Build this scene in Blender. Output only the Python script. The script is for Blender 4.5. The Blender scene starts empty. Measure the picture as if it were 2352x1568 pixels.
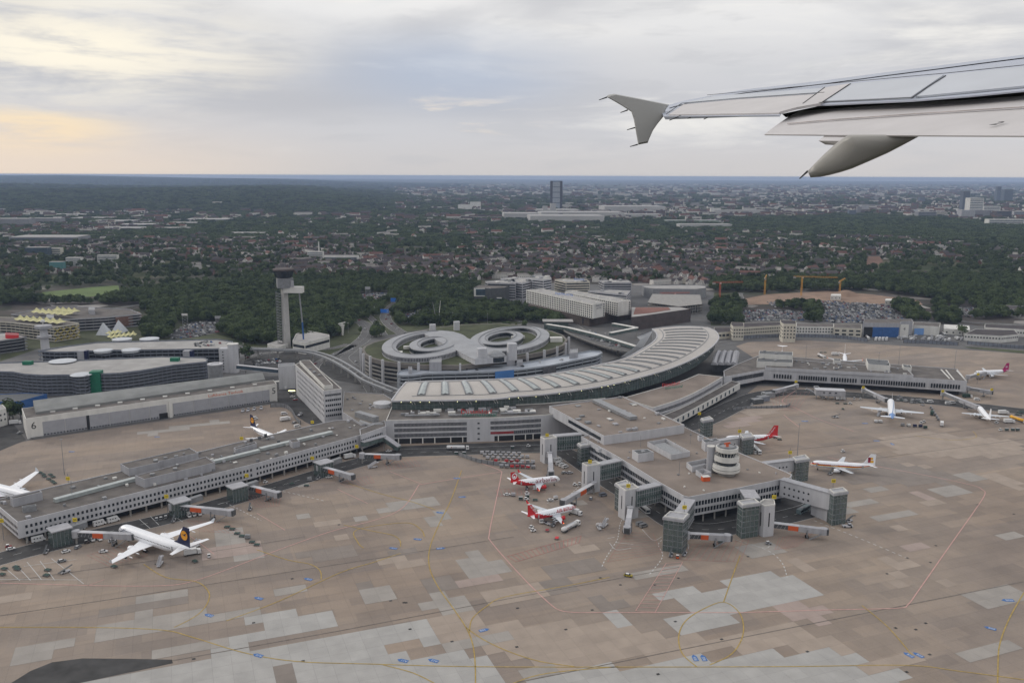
import bpy, math, random
from mathutils import Vector, Matrix
R = math.radians
scene = bpy.context.scene
COL = scene.collection
# ------------------------------------------------------------------ camera
H = 192.0                      # eye height above the apron, metres
FPX, CX, CY = 2000.0, 1176.0, 784.0
PITCH, ROLL = math.atan(380 / FPX), R(0.22)
_f = Vector((0, math.cos(PITCH), -math.sin(PITCH)))
_r0 = Vector((1, 0, 0)); _u0 = _r0.cross(_f)
_r = _r0 * math.cos(ROLL) + _u0 * math.sin(ROLL)
_u = _u0 * math.cos(ROLL) - _r0 * math.sin(ROLL)
EYE = Vector((0, 0, H))
cam = bpy.data.cameras.new('camera'); camo = bpy.data.objects.new('camera', cam); COL.objects.link(camo)
cam.lens = 36 * FPX / 2352; cam.sensor_width = 36; cam.clip_start = 0.1; cam.clip_end = 120000
camo.matrix_world = Matrix(((_r.x, _u.x, -_f.x, 0), (_r.y, _u.y, -_f.y, 0), (_r.z, _u.z, -_f.z, H), (0, 0, 0, 1)))
scene.camera = camo

def ray(x, y):
    return _f + _r * ((x - CX) / FPX) - _u * ((y - CY) / FPX)
def G(x, y, z=0.0):
    "survey reading (2352 px wide frame) -> world point on the level z"
    d = ray(x, y)
    if d.z > -1e-4: d.z = -1e-4
    t = (z - H) / d.z
    p = EYE + d * t; p.z = z
    return p
def PX(p):
    d = Vector(p) - EYE
    w = d.dot(_f)
    if w <= 0.1: return (-9999, -9999)
    return (CX + FPX * d.dot(_r) / w, CY - FPX * d.dot(_u) / w)

# ------------------------------------------------------------------ sky, sun
SUN_EL, SUN_AZ = R(24), R(-62)         # the bright gap in the clouds, left of the view
world = bpy.data.worlds.new('World'); scene.world = world; world.use_nodes = True
nt = world.node_tree; N = nt.nodes; L = nt.links
for n in list(N): N.remove(n)
def nd(t, **k):
    n = N.new(t)
    for a, b in k.items(): setattr(n, a, b)
    return n
def mth(op, a, b=None, c=None, clamp=False):
    n = nd('ShaderNodeMath', operation=op, use_clamp=clamp)
    for i, v in enumerate((a, b, c)):
        if v is None: continue
        if isinstance(v, (int, float)): n.inputs[i].default_value = v
        else: L.new(v, n.inputs[i])
    return n.outputs[0]
def mixc(f, a, b):
    n = nd('ShaderNodeMix', data_type='RGBA')
    for i, v in ((0, f), (6, a), (7, b)):
        if isinstance(v, (int, float)): n.inputs[i].default_value = v
        elif isinstance(v, tuple): n.inputs[i].default_value = (*v, 1)
        else: L.new(v, n.inputs[i])
    return n.outputs[2]
out = nd('ShaderNodeOutputWorld'); bg = nd('ShaderNodeBackground')
sky = nd('ShaderNodeTexSky', sky_type='NISHITA', sun_disc=False)
sky.sun_elevation = SUN_EL; sky.sun_rotation = SUN_AZ; sky.altitude = 200; sky.dust_density = 3
tc = nd('ShaderNodeTexCoord'); sep = nd('ShaderNodeSeparateXYZ'); L.new(tc.outputs['Generated'], sep.inputs[0])
el = mth('MAXIMUM', sep.outputs[2], 0.0)
def noise(sx, sy, sz, scale, detail, off=0.0, rough=.55, dist=0.0):
    m = nd('ShaderNodeMapping'); m.inputs['Scale'].default_value = (sx, sy, sz); m.inputs['Location'].default_value = (off, off * .7, off * .3)
    L.new(tc.outputs['Generated'], m.inputs[0])
    n = nd('ShaderNodeTexNoise'); n.inputs['Scale'].default_value = scale; n.inputs['Detail'].default_value = detail
    n.inputs['Roughness'].default_value = rough; n.inputs['Distortion'].default_value = dist
    L.new(m.outputs[0], n.inputs['Vector']); return n.outputs[0]
def ramp(v, a, b, lo=0.0, hi=1.0):
    n = nd('ShaderNodeMapRange', interpolation_type='SMOOTHSTEP')
    for i, q in ((1, a), (2, b), (3, lo), (4, hi)): n.inputs[i].default_value = q
    L.new(v, n.inputs[0]); return n.outputs[0]
big = noise(1, 1, 3.6, 2.3, 6, 3.1, .5, .6)
streak = noise(1, 1, 8, 3.4, 8, 7.7, .6, .5)
fine = noise(1, 1, 5, 9.0, 6, 1.3, .6, .3)
h1 = ramp(el, 0.0, 0.06); h2 = ramp(el, 0.09, 0.19); h3 = ramp(el, .25, .8)
c = mixc(h1, (0.62, 0.60, 0.60), (0.63, 0.635, 0.665))
c = mixc(h2, c, (0.86, 0.855, 0.85))
cb = mth('MULTIPLY', ramp(big, .42, .66), ramp(el, .02, .08))
c = mixc(mth('MULTIPLY', cb, .66), c, (0.49, 0.50, 0.54))
cs = mth('MULTIPLY', ramp(streak, .50, .72), ramp(el, .012, .06))
c = mixc(mth('MULTIPLY', cs, .75), c, (0.92, 0.90, 0.86))
c = mixc(mth('MULTIPLY', ramp(fine, .50, .34), .30), c, (0.53, 0.54, 0.57))
def blob(x, y, r0, r1):
    d = ray(x, y).normalized()
    vm = nd('ShaderNodeVectorMath', operation='SUBTRACT'); L.new(tc.outputs['Generated'], vm.inputs[0]); vm.inputs[1].default_value = d
    s = nd('ShaderNodeVectorMath', operation='MULTIPLY'); L.new(vm.outputs[0], s.inputs[0]); s.inputs[1].default_value = (1, 1, 3.6)
    ln = nd('ShaderNodeVectorMath', operation='LENGTH'); L.new(s.outputs[0], ln.inputs[0])
    return ramp(ln.outputs['Value'], r0, r1, 1.0, 0.0)
bb_ = mth('MULTIPLY', blob(1040, 165, .03, .22), ramp(big, .30, .55)); c = mixc(mth('MULTIPLY', bb_, .7), c, (0.46, 0.53, 0.66))
g1 = mth('MULTIPLY', blob(150, 110, .0, .30), ramp(mth('ADD', streak, mth('MULTIPLY', fine, .5)), .54, .80))
c = mixc(mth('MULTIPLY', g1, 1.0, clamp=True), c, (1.02, .95, .80))
g2 = mth('MULTIPLY', blob(70, 296, .01, .13), ramp(streak, .40, .58))
c = mixc(mth('MULTIPLY', g2, .9), c, (1.0, .80, .52))
g3 = mth('MULTIPLY', blob(980, 285, .01, .17), ramp(streak, .50, .62))
c = mixc(mth('MULTIPLY', g3, .8), c, (.93, .79, .64))
# warm glow low at the left, where the evening sun stands behind the cloud
warm = mth('MULTIPLY', ramp(sep.outputs[0], -.12, -.52), ramp(el, .0, .085, 1, 0))
c = mixc(mth('MULTIPLY', warm, .72), c, (0.93, 0.76, 0.60))
gap = mth('MULTIPLY', ramp(big, .30, .42, 1, 0), ramp(el, .06, .14))
skyc = nd('ShaderNodeMix', data_type='RGBA', blend_type='MULTIPLY'); skyc.inputs[0].default_value = 1
L.new(sky.outputs[0], skyc.inputs[6]); skyc.inputs[7].default_value = (.12, .12, .12, 1)
c = mixc(mth('MULTIPLY', gap, .35), c, skyc.outputs[2])
c = mixc(h3, c, (0.90, 0.90, 0.92))
L.new(c, bg.inputs[0]); bg.inputs[1].default_value = 1.0
L.new(bg.outputs[0], out.inputs[0])
sun = bpy.data.lights.new('sun', 'SUN'); suno = bpy.data.objects.new('sun', sun); COL.objects.link(suno)
sun.energy = 1.2; sun.angle = R(11); sun.color = (1, .93, .83)
sd = Vector((math.sin(SUN_AZ) * math.cos(SUN_EL), math.cos(SUN_AZ) * math.cos(SUN_EL), math.sin(SUN_EL)))
suno.rotation_mode = 'QUATERNION'; suno.rotation_quaternion = sd.to_track_quat('Z', 'Y')
scene.view_settings.view_transform = 'Standard'; scene.view_settings.look = 'None'
scene.view_settings.gamma = 1; scene.view_settings.exposure = 0.0
scene.cycles.max_bounces = 5; scene.cycles.diffuse_bounces = 2; scene.cycles.volume_bounces = 1; scene.cycles.transparent_max_bounces = 6

# ------------------------------------------------------------------ materials
MATS = {}
def mat(name, col, rough=.8, var=.12, scale=.35, metal=0.0, emit=None, spec=.3, streak=False, fine=0.0):
    if name in MATS: return MATS[name]
    m = bpy.data.materials.new(name); m.use_nodes = True; t = m.node_tree
    b = t.nodes['Principled BSDF']; b.inputs['Roughness'].default_value = rough; b.inputs['Metallic'].default_value = metal
    b.inputs['Specular IOR Level'].default_value = spec
    col = tuple(col)
    tcn = t.nodes.new('ShaderNodeTexCoord'); mp = t.nodes.new('ShaderNodeMapping')
    if streak: mp.inputs['Scale'].default_value = (1, 1, .15)
    n = t.nodes.new('ShaderNodeTexNoise'); n.inputs['Scale'].default_value = scale; n.inputs['Detail'].default_value = 6
    r = t.nodes.new('ShaderNodeValToRGB')
    r.color_ramp.elements[0].position = .32; r.color_ramp.elements[1].position = .68
    r.color_ramp.elements[0].color = (*[c * (1 - var) for c in col], 1); r.color_ramp.elements[1].color = (*[min(1, c * (1 + var)) for c in col], 1)
    t.links.new(tcn.outputs['Object'], mp.inputs[0]); t.links.new(mp.outputs[0], n.inputs['Vector'])
    t.links.new(n.outputs[0], r.inputs[0]); t.links.new(r.outputs[0], b.inputs['Base Color'])
    if emit: b.inputs['Emission Color'].default_value = (*emit[:3], 1); b.inputs['Emission Strength'].default_value = emit[3]
    MATS[name] = m; return m
WHITE = mat('white_cladding', (.46, .46, .48), .6, .10, .3, streak=True)
WHITE2 = mat('white_render', (.60, .59, .56), .7, .10, .2, streak=True)
PLANEW = mat('aircraft_white', (.80, .81, .84), .3, .03, .5, spec=.5)
WINGG = mat('aircraft_grey', (.52, .55, .59), .35, .05, .5, spec=.5)
CREAM = mat('cream_render', (.52, .49, .42), .8, .10, .3)
LGREY = mat('light_grey_panel', (.34, .34, .36), .6, .12, .4, streak=True)
MGREY = mat('mid_grey_panel', (.20, .205, .215), .6, .15, .4)
DGREY = mat('dark_grey_metal', (.075, .08, .085), .5, .2, .4)
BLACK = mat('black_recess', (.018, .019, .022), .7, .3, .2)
RUBBER = mat('black_rubber', (.02, .02, .02), .8, .2, 1)
GLASS = mat('dark_glass', (.022, .028, .036), .12, .4, .25, spec=.6)
GLASSB = mat('blue_grey_glass', (.05, .075, .10), .15, .3, .2, spec=.6)
GLASSG = mat('green_glass', (.085, .115, .11), .2, .35, .35, spec=.6)
SKYL = mat('skylight_glass', (.33, .36, .355), .15, .15, .3, spec=.6)
ROOFG = mat('gravel_roof', (.125, .113, .105), .95, .25, .12)
ROOFB = mat('brown_roof', (.215, .178, .152), .95, .16, .06)
ROOFL = mat('pale_roof', (.33, .32, .31), .9, .14, .08)
HALLR = mat('hall_roof_sheet', (.43, .40, .37), .5, .07, .05)
METAL = mat('grey_metal', (.26, .265, .275), .45, .15, .6, metal=.3)
CONC = mat('bare_concrete', (.28, .27, .255), .9, .18, .25)
YEL = mat('yellow_sign', (.62, .47, .03), .6, .05)
ORANGE = mat('orange_panel', (.55, .10, .03), .5, .08)
RED = mat('red_paint', (.52, .025, .03), .4, .06)
REDD = mat('dark_red_paint', (.26, .035, .04), .5, .15)
BLUE = mat('blue_paint', (.03, .10, .28), .5, .12)
BLUES = mat('blue_road_sign', (.03, .17, .60), .5, .05)
NAVY = mat('navy_paint', (.012, .016, .06), .4, .05)
GOLD = mat('gold_paint', (.75, .33, .02), .5, .05)
GREEN = mat('green_panel', (.01, .14, .08), .5, .12)
DKGREEN = mat('dark_green_cover', (.03, .06, .05), .8, .2, 1)
TENT = mat('yellow_canvas', (.58, .55, .30), .8, .06)
WCANV = mat('white_canvas', (.50, .52, .55), .8, .06)
MAGENTA = mat('magenta_paint', (.36, .02, .13), .4, .05)
LBLUE = mat('light_blue_paint', (.16, .30, .58), .4, .05)
BROWNF = mat('brown_facade', (.075, .06, .058), .7, .2, .15)
BRICK = mat('red_brick', (.15, .085, .065), .9, .2, .3)
TILER = mat('red_roof_tiles', (.13, .065, .052), .9, .22, .2)
TILED = mat('dark_roof_tiles', (.058, .050, .052), .9, .25, .2)
TILEB = mat('brown_roof_tiles', (.075, .054, .048), .9, .22, .2)
CRANEY = mat('crane_yellow', (.55, .28, .04), .5, .1)
CRANER = mat('crane_red', (.45, .09, .05), .5, .1)
BARK = mat('bark', (.06, .05, .04), .9, .2, 1)
LAMPW = mat('lit_lamp', (.9, .9, .6), .5, 0, emit=(1, .95, .45, 3))

# ------------------------------------------------------------------ mesh tools
BASE = {}
def base_of(o):
    while o is not None and o.parent is not None: o = o.parent
    return BASE.get(o.name, Vector((0, 0, 0))) if o else Vector((0, 0, 0))
class MB:
    def __init__(s): s.v = []; s.f = []; s.m = []
    def add(s, vs, fs, mi=0):
        k = len(s.v); s.v += [tuple(v) for v in vs]
        s.f += [tuple(i + k for i in f) for f in fs]; s.m += [mi] * len(fs); return s
    def quad(s, a, b, c, d, mi=0): return s.add([a, b, c, d], [(0, 1, 2, 3)], mi)
    def poly(s, pts, z, mi=0, flip=False):
        n = len(pts); idx = tuple(range(n))
        if area(pts) < 0: idx = idx[::-1]
        return s.add([(p[0], p[1], z) for p in pts], [idx], mi)
    def box(s, c, d, rz=0.0, mi=0, ry=0.0):
        m = Matrix.Rotation(rz, 3, 'Z') @ Matrix.Rotation(ry, 3, 'Y'); c = Vector(c)
        vs = [c + m @ Vector((x * d[0] / 2, y * d[1] / 2, z * d[2] / 2)) for z in (-1, 1) for y in (-1, 1) for x in (-1, 1)]
        return s.add(vs, [(0, 2, 3, 1), (4, 5, 7, 6), (0, 1, 5, 4), (2, 6, 7, 3), (0, 4, 6, 2), (1, 3, 7, 5)], mi)
    def beam(s, a, b, w, h, mi=0):
        a, b = Vector(a), Vector(b); x = (b - a).normalized()
        y = Vector((0, 0, 1)).cross(x)
        if y.length < 1e-3: y = Vector((0, 1, 0))
        y.normalize(); z = x.cross(y)
        vs = [p + y * (i * w / 2) + z * (j * h / 2) for p in (a, b) for j in (-1, 1) for i in (-1, 1)]
        return s.add(vs, [(0, 2, 3, 1), (4, 5, 7, 6), (0, 1, 5, 4), (2, 6, 7, 3), (0, 4, 6, 2), (1, 3, 7, 5)], mi)
    def prism(s, pts, z0, z1, mi=0, top=None, bottom=True):
        pts = [tuple(p[:2]) for p in pts]
        if area(pts) < 0: pts = pts[::-1]
        n = len(pts)
        s.add([(p[0], p[1], z0) for p in pts] + [(p[0], p[1], z1) for p in pts], [(i, (i + 1) % n, n + (i + 1) % n, n + i) for i in range(n)], mi)
        s.add([(p[0], p[1], z1) for p in pts], [tuple(range(n))], mi if top is None else top)
        if bottom: s.add([(p[0], p[1], z0) for p in pts], [tuple(range(n))[::-1]], mi)
        return s
    def rim(s, pts, z0, z1, w, mi=0):
        pts = [tuple(p[:2]) for p in pts]
        if area(pts) < 0: pts = pts[::-1]
        q = inset(pts, w); n = len(pts)
        v = [(p[0], p[1], z) for (P, z) in ((pts, z0), (pts, z1), (q, z1), (q, z0)) for p in P]
        fs = []
        for i in range(n):
            j = (i + 1) % n
            fs += [(i, j, n + j, n + i), (n + i, n + j, 2 * n + j, 2 * n + i), (2 * n + i, 2 * n + j, 3 * n + j, 3 * n + i)]
        return s.add(v, fs, mi)
    def lathe(s, c, prof, seg=20, mi=0, axis='z', rx=1.0):
        c = Vector(c); vs = []
        for (r, h) in prof:
            for k in range(seg):
                a = 2 * math.pi * k / seg
                p = Vector((r * math.cos(a) * rx, r * math.sin(a), h)) if axis == 'z' else (Vector((h, r * math.cos(a), r * math.sin(a))) if axis == 'x' else Vector((r * math.sin(a), h, r * math.cos(a))))
                vs.append(c + p)
        n = len(prof); fs = [(i * seg + k, i * seg + (k + 1) % seg, (i + 1) * seg + (k + 1) % seg, (i + 1) * seg + k) for i in range(n - 1) for k in range(seg)]
        fs += [tuple(range(seg))[::-1], tuple((n - 1) * seg + k for k in range(seg))]
        return s.add(vs, fs, mi)
    def tube(s, pts, r, seg=6, mi=0):
        pts = [Vector(p) for p in pts]; vs = []
        for i, p in enumerate(pts):
            d = (pts[min(i + 1, len(pts) - 1)] - pts[max(i - 1, 0)]).normalized()
            a = d.cross(Vector((0, 0, 1)));
            if a.length < 1e-3: a = Vector((1, 0, 0))
            a.normalize(); b = d.cross(a); rr = r[i] if isinstance(r, (list, tuple)) else r
            vs += [p + a * rr * math.cos(2 * math.pi * k / seg) + b * rr * math.sin(2 * math.pi * k / seg) for k in range(seg)]
        n = len(pts)
        return s.add(vs, [(i * seg + k, i * seg + (k + 1) % seg, (i + 1) * seg + (k + 1) % seg, (i + 1) * seg + k) for i in range(n - 1) for k in range(seg)] + [tuple(range(seg)), tuple((n - 1) * seg + k for k in range(seg))][0:2], mi)
    def build(s, name, mats, parent=None, smooth=False):
        me = bpy.data.meshes.new(name); off = base_of(parent)
        me.from_pydata([(v[0] - off.x, v[1] - off.y, v[2] - off.z) for v in s.v], [], s.f)
        if not isinstance(mats, (list, tuple)): mats = [mats]
        for m in mats: me.materials.append(m)
        if len(mats) > 1: me.polygons.foreach_set('material_index', s.m)
        if smooth: me.shade_smooth()
        me.update()
        o = bpy.data.objects.new(name, me); COL.objects.link(o)
        if parent: o.parent = parent
        return o
def area(p):
    return sum(p[i][0] * p[(i + 1) % len(p)][1] - p[(i + 1) % len(p)][0] * p[i][1] for i in range(len(p))) / 2
def inset(pts, w):
    n = len(pts); out = []
    for i in range(n):
        a, b, c = Vector(pts[i - 1][:2]), Vector(pts[i][:2]), Vector(pts[(i + 1) % n][:2])
        d1, d2 = (b - a).normalized(), (c - b).normalized()
        n1, n2 = Vector((-d1.y, d1.x)), Vector((-d2.y, d2.x))
        m = n1 + n2
        if m.length < 1e-6: m = n1
        m.normalize(); k = min(2.5, 1 / max(.2, m.dot(n1)))
        out.append(tuple(b + m * w * k))
    return out
def inpoly(x, y, P):
    c = False; n = len(P); j = n - 1
    for i in range(n):
        if (P[i][1] > y) != (P[j][1] > y) and x < (P[j][0] - P[i][0]) * (y - P[i][1]) / (P[j][1] - P[i][1]) + P[i][0]: c = not c
        j = i
    return c
def tag(o, label, cat, group=None, kind=None):
    if label: o['label'] = label
    if cat: o['category'] = cat
    if group: o['group'] = group
    if kind: o['kind'] = kind
    return o
def thing(name, label, cat, loc=(0, 0, 0), rz=0.0, group=None):
    o = bpy.data.objects.new(name, None); COL.objects.link(o); o.location = loc; o.rotation_euler = (0, 0, rz); o.empty_display_size = 1
    BASE[o.name] = Vector(loc) if rz == 0 else Vector((0, 0, 0))
    return tag(o, label, cat, group)
def copy_thing(src, loc, rz, label=None, group=None, mats=None):
    def cp(o, par):
        c = o.copy(); COL.objects.link(c)
        if par: c.parent = par
        for ch in o.children: cp(ch, c)
        return c
    c = cp(src, None); c.location = loc; c.rotation_euler = (0, 0, rz)
    if label: c['label'] = label
    if group: c['group'] = group
    if mats:
        for ch in c.children:
            for (nm, m) in mats:
                if ch.name.split('.')[0] == nm:
                    ch.material_slots[0].link = 'OBJECT'; ch.material_slots[0].material = m
    return c
def struct(o): o['kind'] = 'structure'; return o
def P2(pxs, z=0.0): return [G(x, y, z) for x, y in pxs]
def cen(P, z=0): return Vector((sum(p[0] for p in P) / len(P), sum(p[1] for p in P) / len(P), z))
def text(parent, s, p, xd, up, size, m, name='lettering', ext=.03, align='CENTER', sx=1.0):
    cu = bpy.data.curves.new(name, 'FONT'); cu.body = s; cu.size = size; cu.extrude = ext; cu.align_x = align; cu.align_y = 'CENTER'
    cu.materials.append(m); cu.resolution_u = 2
    o = bpy.data.objects.new(name, cu); COL.objects.link(o)
    xd = Vector(xd).normalized(); up = Vector(up); up = (up - xd * up.dot(xd)).normalized(); z = xd.cross(up)
    p = Vector(p) - base_of(parent)
    if parent: o.parent = parent
    o.matrix_local = Matrix(((xd.x * sx, up.x, z.x, p.x), (xd.y * sx, up.y, z.y, p.y), (xd.z * sx, up.z, z.z, p.z), (0, 0, 0, 1)))
    return o
def rep(parent, name, mesh, places, most=100, stuffname=None, near=None):
    "the same part many times: up to `most` own objects (nearest first), the rest one stuff part"
    off = base_of(parent)
    places = sorted(places, key=lambda q: (Vector(q[0]) - EYE).length)
    for (p, rz) in places[:most]:
        o = bpy.data.objects.new(name, mesh); COL.objects.link(o); o.parent = parent
        o.location = Vector(p) - off; o.rotation_euler = (0, 0, rz)
    rest = places[most:]
    if rest:
        b = MB(); vs = [v.co.copy() for v in mesh.vertices]; fs = [tuple(f.vertices) for f in mesh.polygons]
        for (p, rz) in rest:
            m = Matrix.Rotation(rz, 3, 'Z'); b.add([m @ v + Vector(p) for v in vs], fs)
        o = b.build(stuffname or name + '_rows', list(mesh.materials), parent); o['kind'] = 'stuff'
def boxmesh(name, d, m, z0=None):
    b = MB().box((0, 0, 0 if z0 is None else z0), d); me = bpy.data.meshes.new(name); me.from_pydata(b.v, [], b.f); me.materials.append(m); return me
EXC = []      # ground polygons (survey px) kept free of trees and houses
def road(name, pxs, w, z=.02, m=None, z0=0.0):
    pts = [G(x, y, 0) for x, y in pxs]; pts = smooth_path(pts, 4)
    b = MB(); lr = []
    for i, p in enumerate(pts):
        d = (pts[min(i + 1, len(pts) - 1)] - pts[max(i - 1, 0)]).normalized(); n = Vector((-d.y, d.x, 0))
        lr.append((p + n * w / 2, p - n * w / 2))
    for i in range(len(lr) - 1):
        b.quad((*lr[i][1][:2], z), (*lr[i + 1][1][:2], z), (*lr[i + 1][0][:2], z), (*lr[i][0][:2], z))
    EXC.append([PX((*p[0][:2], 0)) for p in lr] + [PX((*p[1][:2], 0)) for p in lr[::-1]])
    return b, lr, pts
def smooth_path(pts, n=4):
    if len(pts) < 3: return pts
    o = []
    for i in range(len(pts) - 1):
        p0, p1, p2, p3 = pts[max(i - 1, 0)], pts[i], pts[i + 1], pts[min(i + 2, len(pts) - 1)]
        for k in range(n):
            t = k / n
            o.append(.5 * ((2 * p1) + (p2 - p0) * t + (2 * p0 - 5 * p1 + 4 * p2 - p3) * t * t + (3 * p1 - p0 - 3 * p2 + p3) * t ** 3))
    o.append(pts[-1]); return o
def strip(b, pts, w, z, mi=0, dash=None):
    acc = 0.0
    for i in range(len(pts) - 1):
        a, c = Vector(pts[i]), Vector(pts[i + 1]); a.z = c.z = 0
        L_ = (c - a).length
        if L_ < 1e-4: continue
        d = (c - a) / L_; n = Vector((-d.y, d.x, 0)) * w / 2
        if not dash:
            b.quad((*(a - n)[:2], z), (*(c - n)[:2], z), (*(c + n)[:2], z), (*(a + n)[:2], z), mi)
        else:
            s = 0.0
            while s < L_:
                ph = (acc + s) % (dash[0] + dash[1])
                if ph < dash[0]:
                    e = min(L_, s + dash[0] - ph); p, q = a + d * s, a + d * e
                    b.quad((*(p - n)[:2], z), (*(q - n)[:2], z), (*(q + n)[:2], z), (*(p + n)[:2], z), mi); s = e + 1e-4
                else: s += dash[0] + dash[1] - ph + 1e-4
            acc += L_
def resample(pts, n):
    pts = [Vector(p) for p in pts]; d = [0]
    for i in range(1, len(pts)): d.append(d[-1] + (pts[i] - pts[i - 1]).length)
    o = []; j = 0
    for k in range(n):
        t = d[-1] * k / (n - 1)
        while j < len(pts) - 2 and d[j + 1] < t: j += 1
        s = (t - d[j]) / max(1e-9, d[j + 1] - d[j]); o.append(pts[j].lerp(pts[j + 1], s))
    return o

# ------------------------------------------------------------------ generic building
def wins(places, A, B, z, w, sp, ccw=1, off=.06, s0=None, s1=None, n=None):
    "window centres along wall A-B (outward = right of A->B for ccw footprints)"
    A = Vector((A[0], A[1], 0)); B = Vector((B[0], B[1], 0)); d = B - A; Ln = d.length; d /= Ln
    nrm = Vector((d.y, -d.x, 0)); a = sp * .6 if s0 is None else s0 * Ln; b_ = Ln - sp * .6 if s1 is None else s1 * Ln
    k = max(1, int((b_ - a) / sp)) if n is None else n
    for i in range(k + 1):
        p = A + d * (a + (b_ - a) * (i / k)) + nrm * off
        places.append(((p.x, p.y, z), math.atan2(d.y, d.x)))
def bldg(name, label, cat, pxs, z1, z0=0.0, wall=WHITE, roof=ROOFG, parapet=.6, group=None, rows=(), edges=None, win=(1.2, 1.4), sp=2.4, glass=GLASS, most=100, bands=False, exc=True, open_ground=0.0, trim=None, wname='window'):
    P = [tuple(p[:2]) for p in P2(pxs, z1)]
    if area(P) < 0: P = P[::-1]
    c = cen(P, z0); t = thing(name, label, cat, c, 0, group)
    zb = z0 + open_ground
    b = MB().prism(P, zb, z1 - .02); b.build('wall', wall, t)
    if open_ground:
        q = inset(P, 3.0); MB().prism(q, z0, zb - .02).build('ground_floor', BLACK, t)
    r = MB(); r.poly(inset(P, .35), z1 + .01); ro = r.build('roof', roof, t)
    if parapet: MB().rim(P, z1 - .02, z1 + parapet, .4).build('parapet', trim or wall, ro)
    if rows:
        es = range(len(P)) if edges is None else edges
        if bands:
            for (za, zc) in rows:
                bb = MB()
                for e in es:
                    A, B = Vector(P[e]), Vector(P[(e + 1) % len(P)]); d = (B - A).normalized(); nn = Vector((d.y, -d.x)) * .08
                    if (B - A).length < 3: continue
                    a2, b2 = A + d * .8 + nn, B - d * .8 + nn; a1, b1 = a2 - nn * 1.5, b2 - nn * 1.5
                    bb.prism([a1, a2, b2, b1], za, zc)
                if bb.v: bb.build('window_band', glass, t)
        else:
            me = boxmesh('window', (win[0], .12, win[1]), glass); pl = []
            for zc in rows:
                for e in es:
                    A, B = P[e], P[(e + 1) % len(P)]
                    mid = ((A[0] + B[0]) / 2, (A[1] + B[1]) / 2); d = Vector((B[0] - A[0], B[1] - A[1]))
                    if d.length < sp * 1.3: continue
                    if Vector((d.y, -d.x)).dot(Vector(mid)) > 0 : continue      # faces away from every view over the field
                    wins(pl, A, B, zc, win[0], sp)
            rep(t, wname, me, pl, most)
    if exc: EXC.append([PX((*p, 0)) for p in P] )
    return t, P
def roof_units(t, P, z, n, seed=0, m=None, big=2.6, small=.8, hmax=1.6):
    rnd = random.Random(seed); xs = [p[0] for p in P]; ys = [p[1] for p in P]; k = 0; q = inset(P, 1.5); tries = 0
    rot = math.atan2(P[1][1] - P[0][1], P[1][0] - P[0][0])
    while k < n and tries < n * 30:
        tries += 1
        x, y = rnd.uniform(min(xs), max(xs)), rnd.uniform(min(ys), max(ys))
        if not inpoly(x, y, q): continue
        a, b_, h = rnd.uniform(small, big), rnd.uniform(small, big), rnd.uniform(.4, hmax)
        MB().box((x, y, z + h / 2 + .03), (a, b_, h), rot).build('roof_vent', m or rnd.choice([LGREY, METAL, WHITE2, MGREY]), t); k += 1
# ================================================================== GROUND
def ground_mat():
    m = bpy.data.materials.new('country_ground'); m.use_nodes = True; t = m.node_tree; b = t.nodes['Principled BSDF']; b.inputs['Roughness'].default_value = .95
    b.inputs['Specular IOR Level'].default_value = .1
    geo = t.nodes.new('ShaderNodeNewGeometry')
    def ns(sc, det, ro=.6):
        n = t.nodes.new('ShaderNodeTexNoise'); n.inputs['Scale'].default_value = sc; n.inputs['Detail'].default_value = det; n.inputs['Roughness'].default_value = ro
        t.links.new(geo.outputs['Position'], n.inputs['Vector']); return n.outputs[0]
    def rp(v, els):
        r = t.nodes.new('ShaderNodeValToRGB'); t.links.new(v, r.inputs[0]); e = r.color_ramp.elements
        while len(e) < len(els): e.new(.5)
        for q, (p, c) in zip(e, els): q.position = p; q.color = (*c, 1)
        return r.outputs[0]
    def mx(f, a, b_, mode='MIX'):
        n = t.nodes.new('ShaderNodeMix'); n.data_type = 'RGBA'; n.blend_type = mode
        for i, v in ((0, f), (6, a), (7, b_)):
            if isinstance(v, (int, float)): n.inputs[i].default_value = v
            elif isinstance(v, tuple): n.inputs[i].default_value = (*v, 1)
            else: t.links.new(v, n.inputs[i])
        return n.outputs[2]
    veg = rp(ns(.02, 8), [(.3, (.018, .030, .012)), (.5, (.030, .043, .018)), (.7, (.055, .062, .028))])
    fields = rp(ns(.0011, 5), [(.44, (0, 0, 0)), (.60, (1, 1, 1))])
    fcol = rp(ns(.004, 2), [(.4, (.05, .062, .03)), (.55, (.12, .11, .06)), (.62, (.05, .07, .03))])
    v = t.nodes.new('ShaderNodeTexVoronoi'); v.inputs['Scale'].default_value = .035; t.links.new(geo.outputs['Position'], v.inputs['Vector'])
    town = rp(v.outputs['Color'], [(.0, (.04, .045, .035)), (.45, (.07, .06, .055)), (.72, (.10, .09, .085)), (.9, (.34, .32, .30))])
    tmask = rp(ns(.0009, 4, .7), [(.46, (0, 0, 0)), (.53, (1, 1, 1))])
    c = mx(fields, veg, fcol); c = mx(tmask, c, town)
    t.links.new(c, b.inputs['Base Color']); return m
b = MB(); rings = [0, 400, 1500, 5000, 14000, 50000]; seg = 64
vs = [(0, 0, -.25)]; fs = []
for r in rings[1:]: vs += [(r * math.sin(2 * math.pi * k / seg), r * math.cos(2 * math.pi * k / seg), -.25) for k in range(seg)]
fs += [(0, 1 + (k + 1) % seg, 1 + k) for k in range(seg)]
for i in range(len(rings) - 2):
    a = 1 + i * seg; c_ = a + seg; fs += [(a + k, a + (k + 1) % seg, c_ + (k + 1) % seg, c_ + k) for k in range(seg)]
b.add(vs, fs); struct(b.build('ground', ground_mat()))

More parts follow.
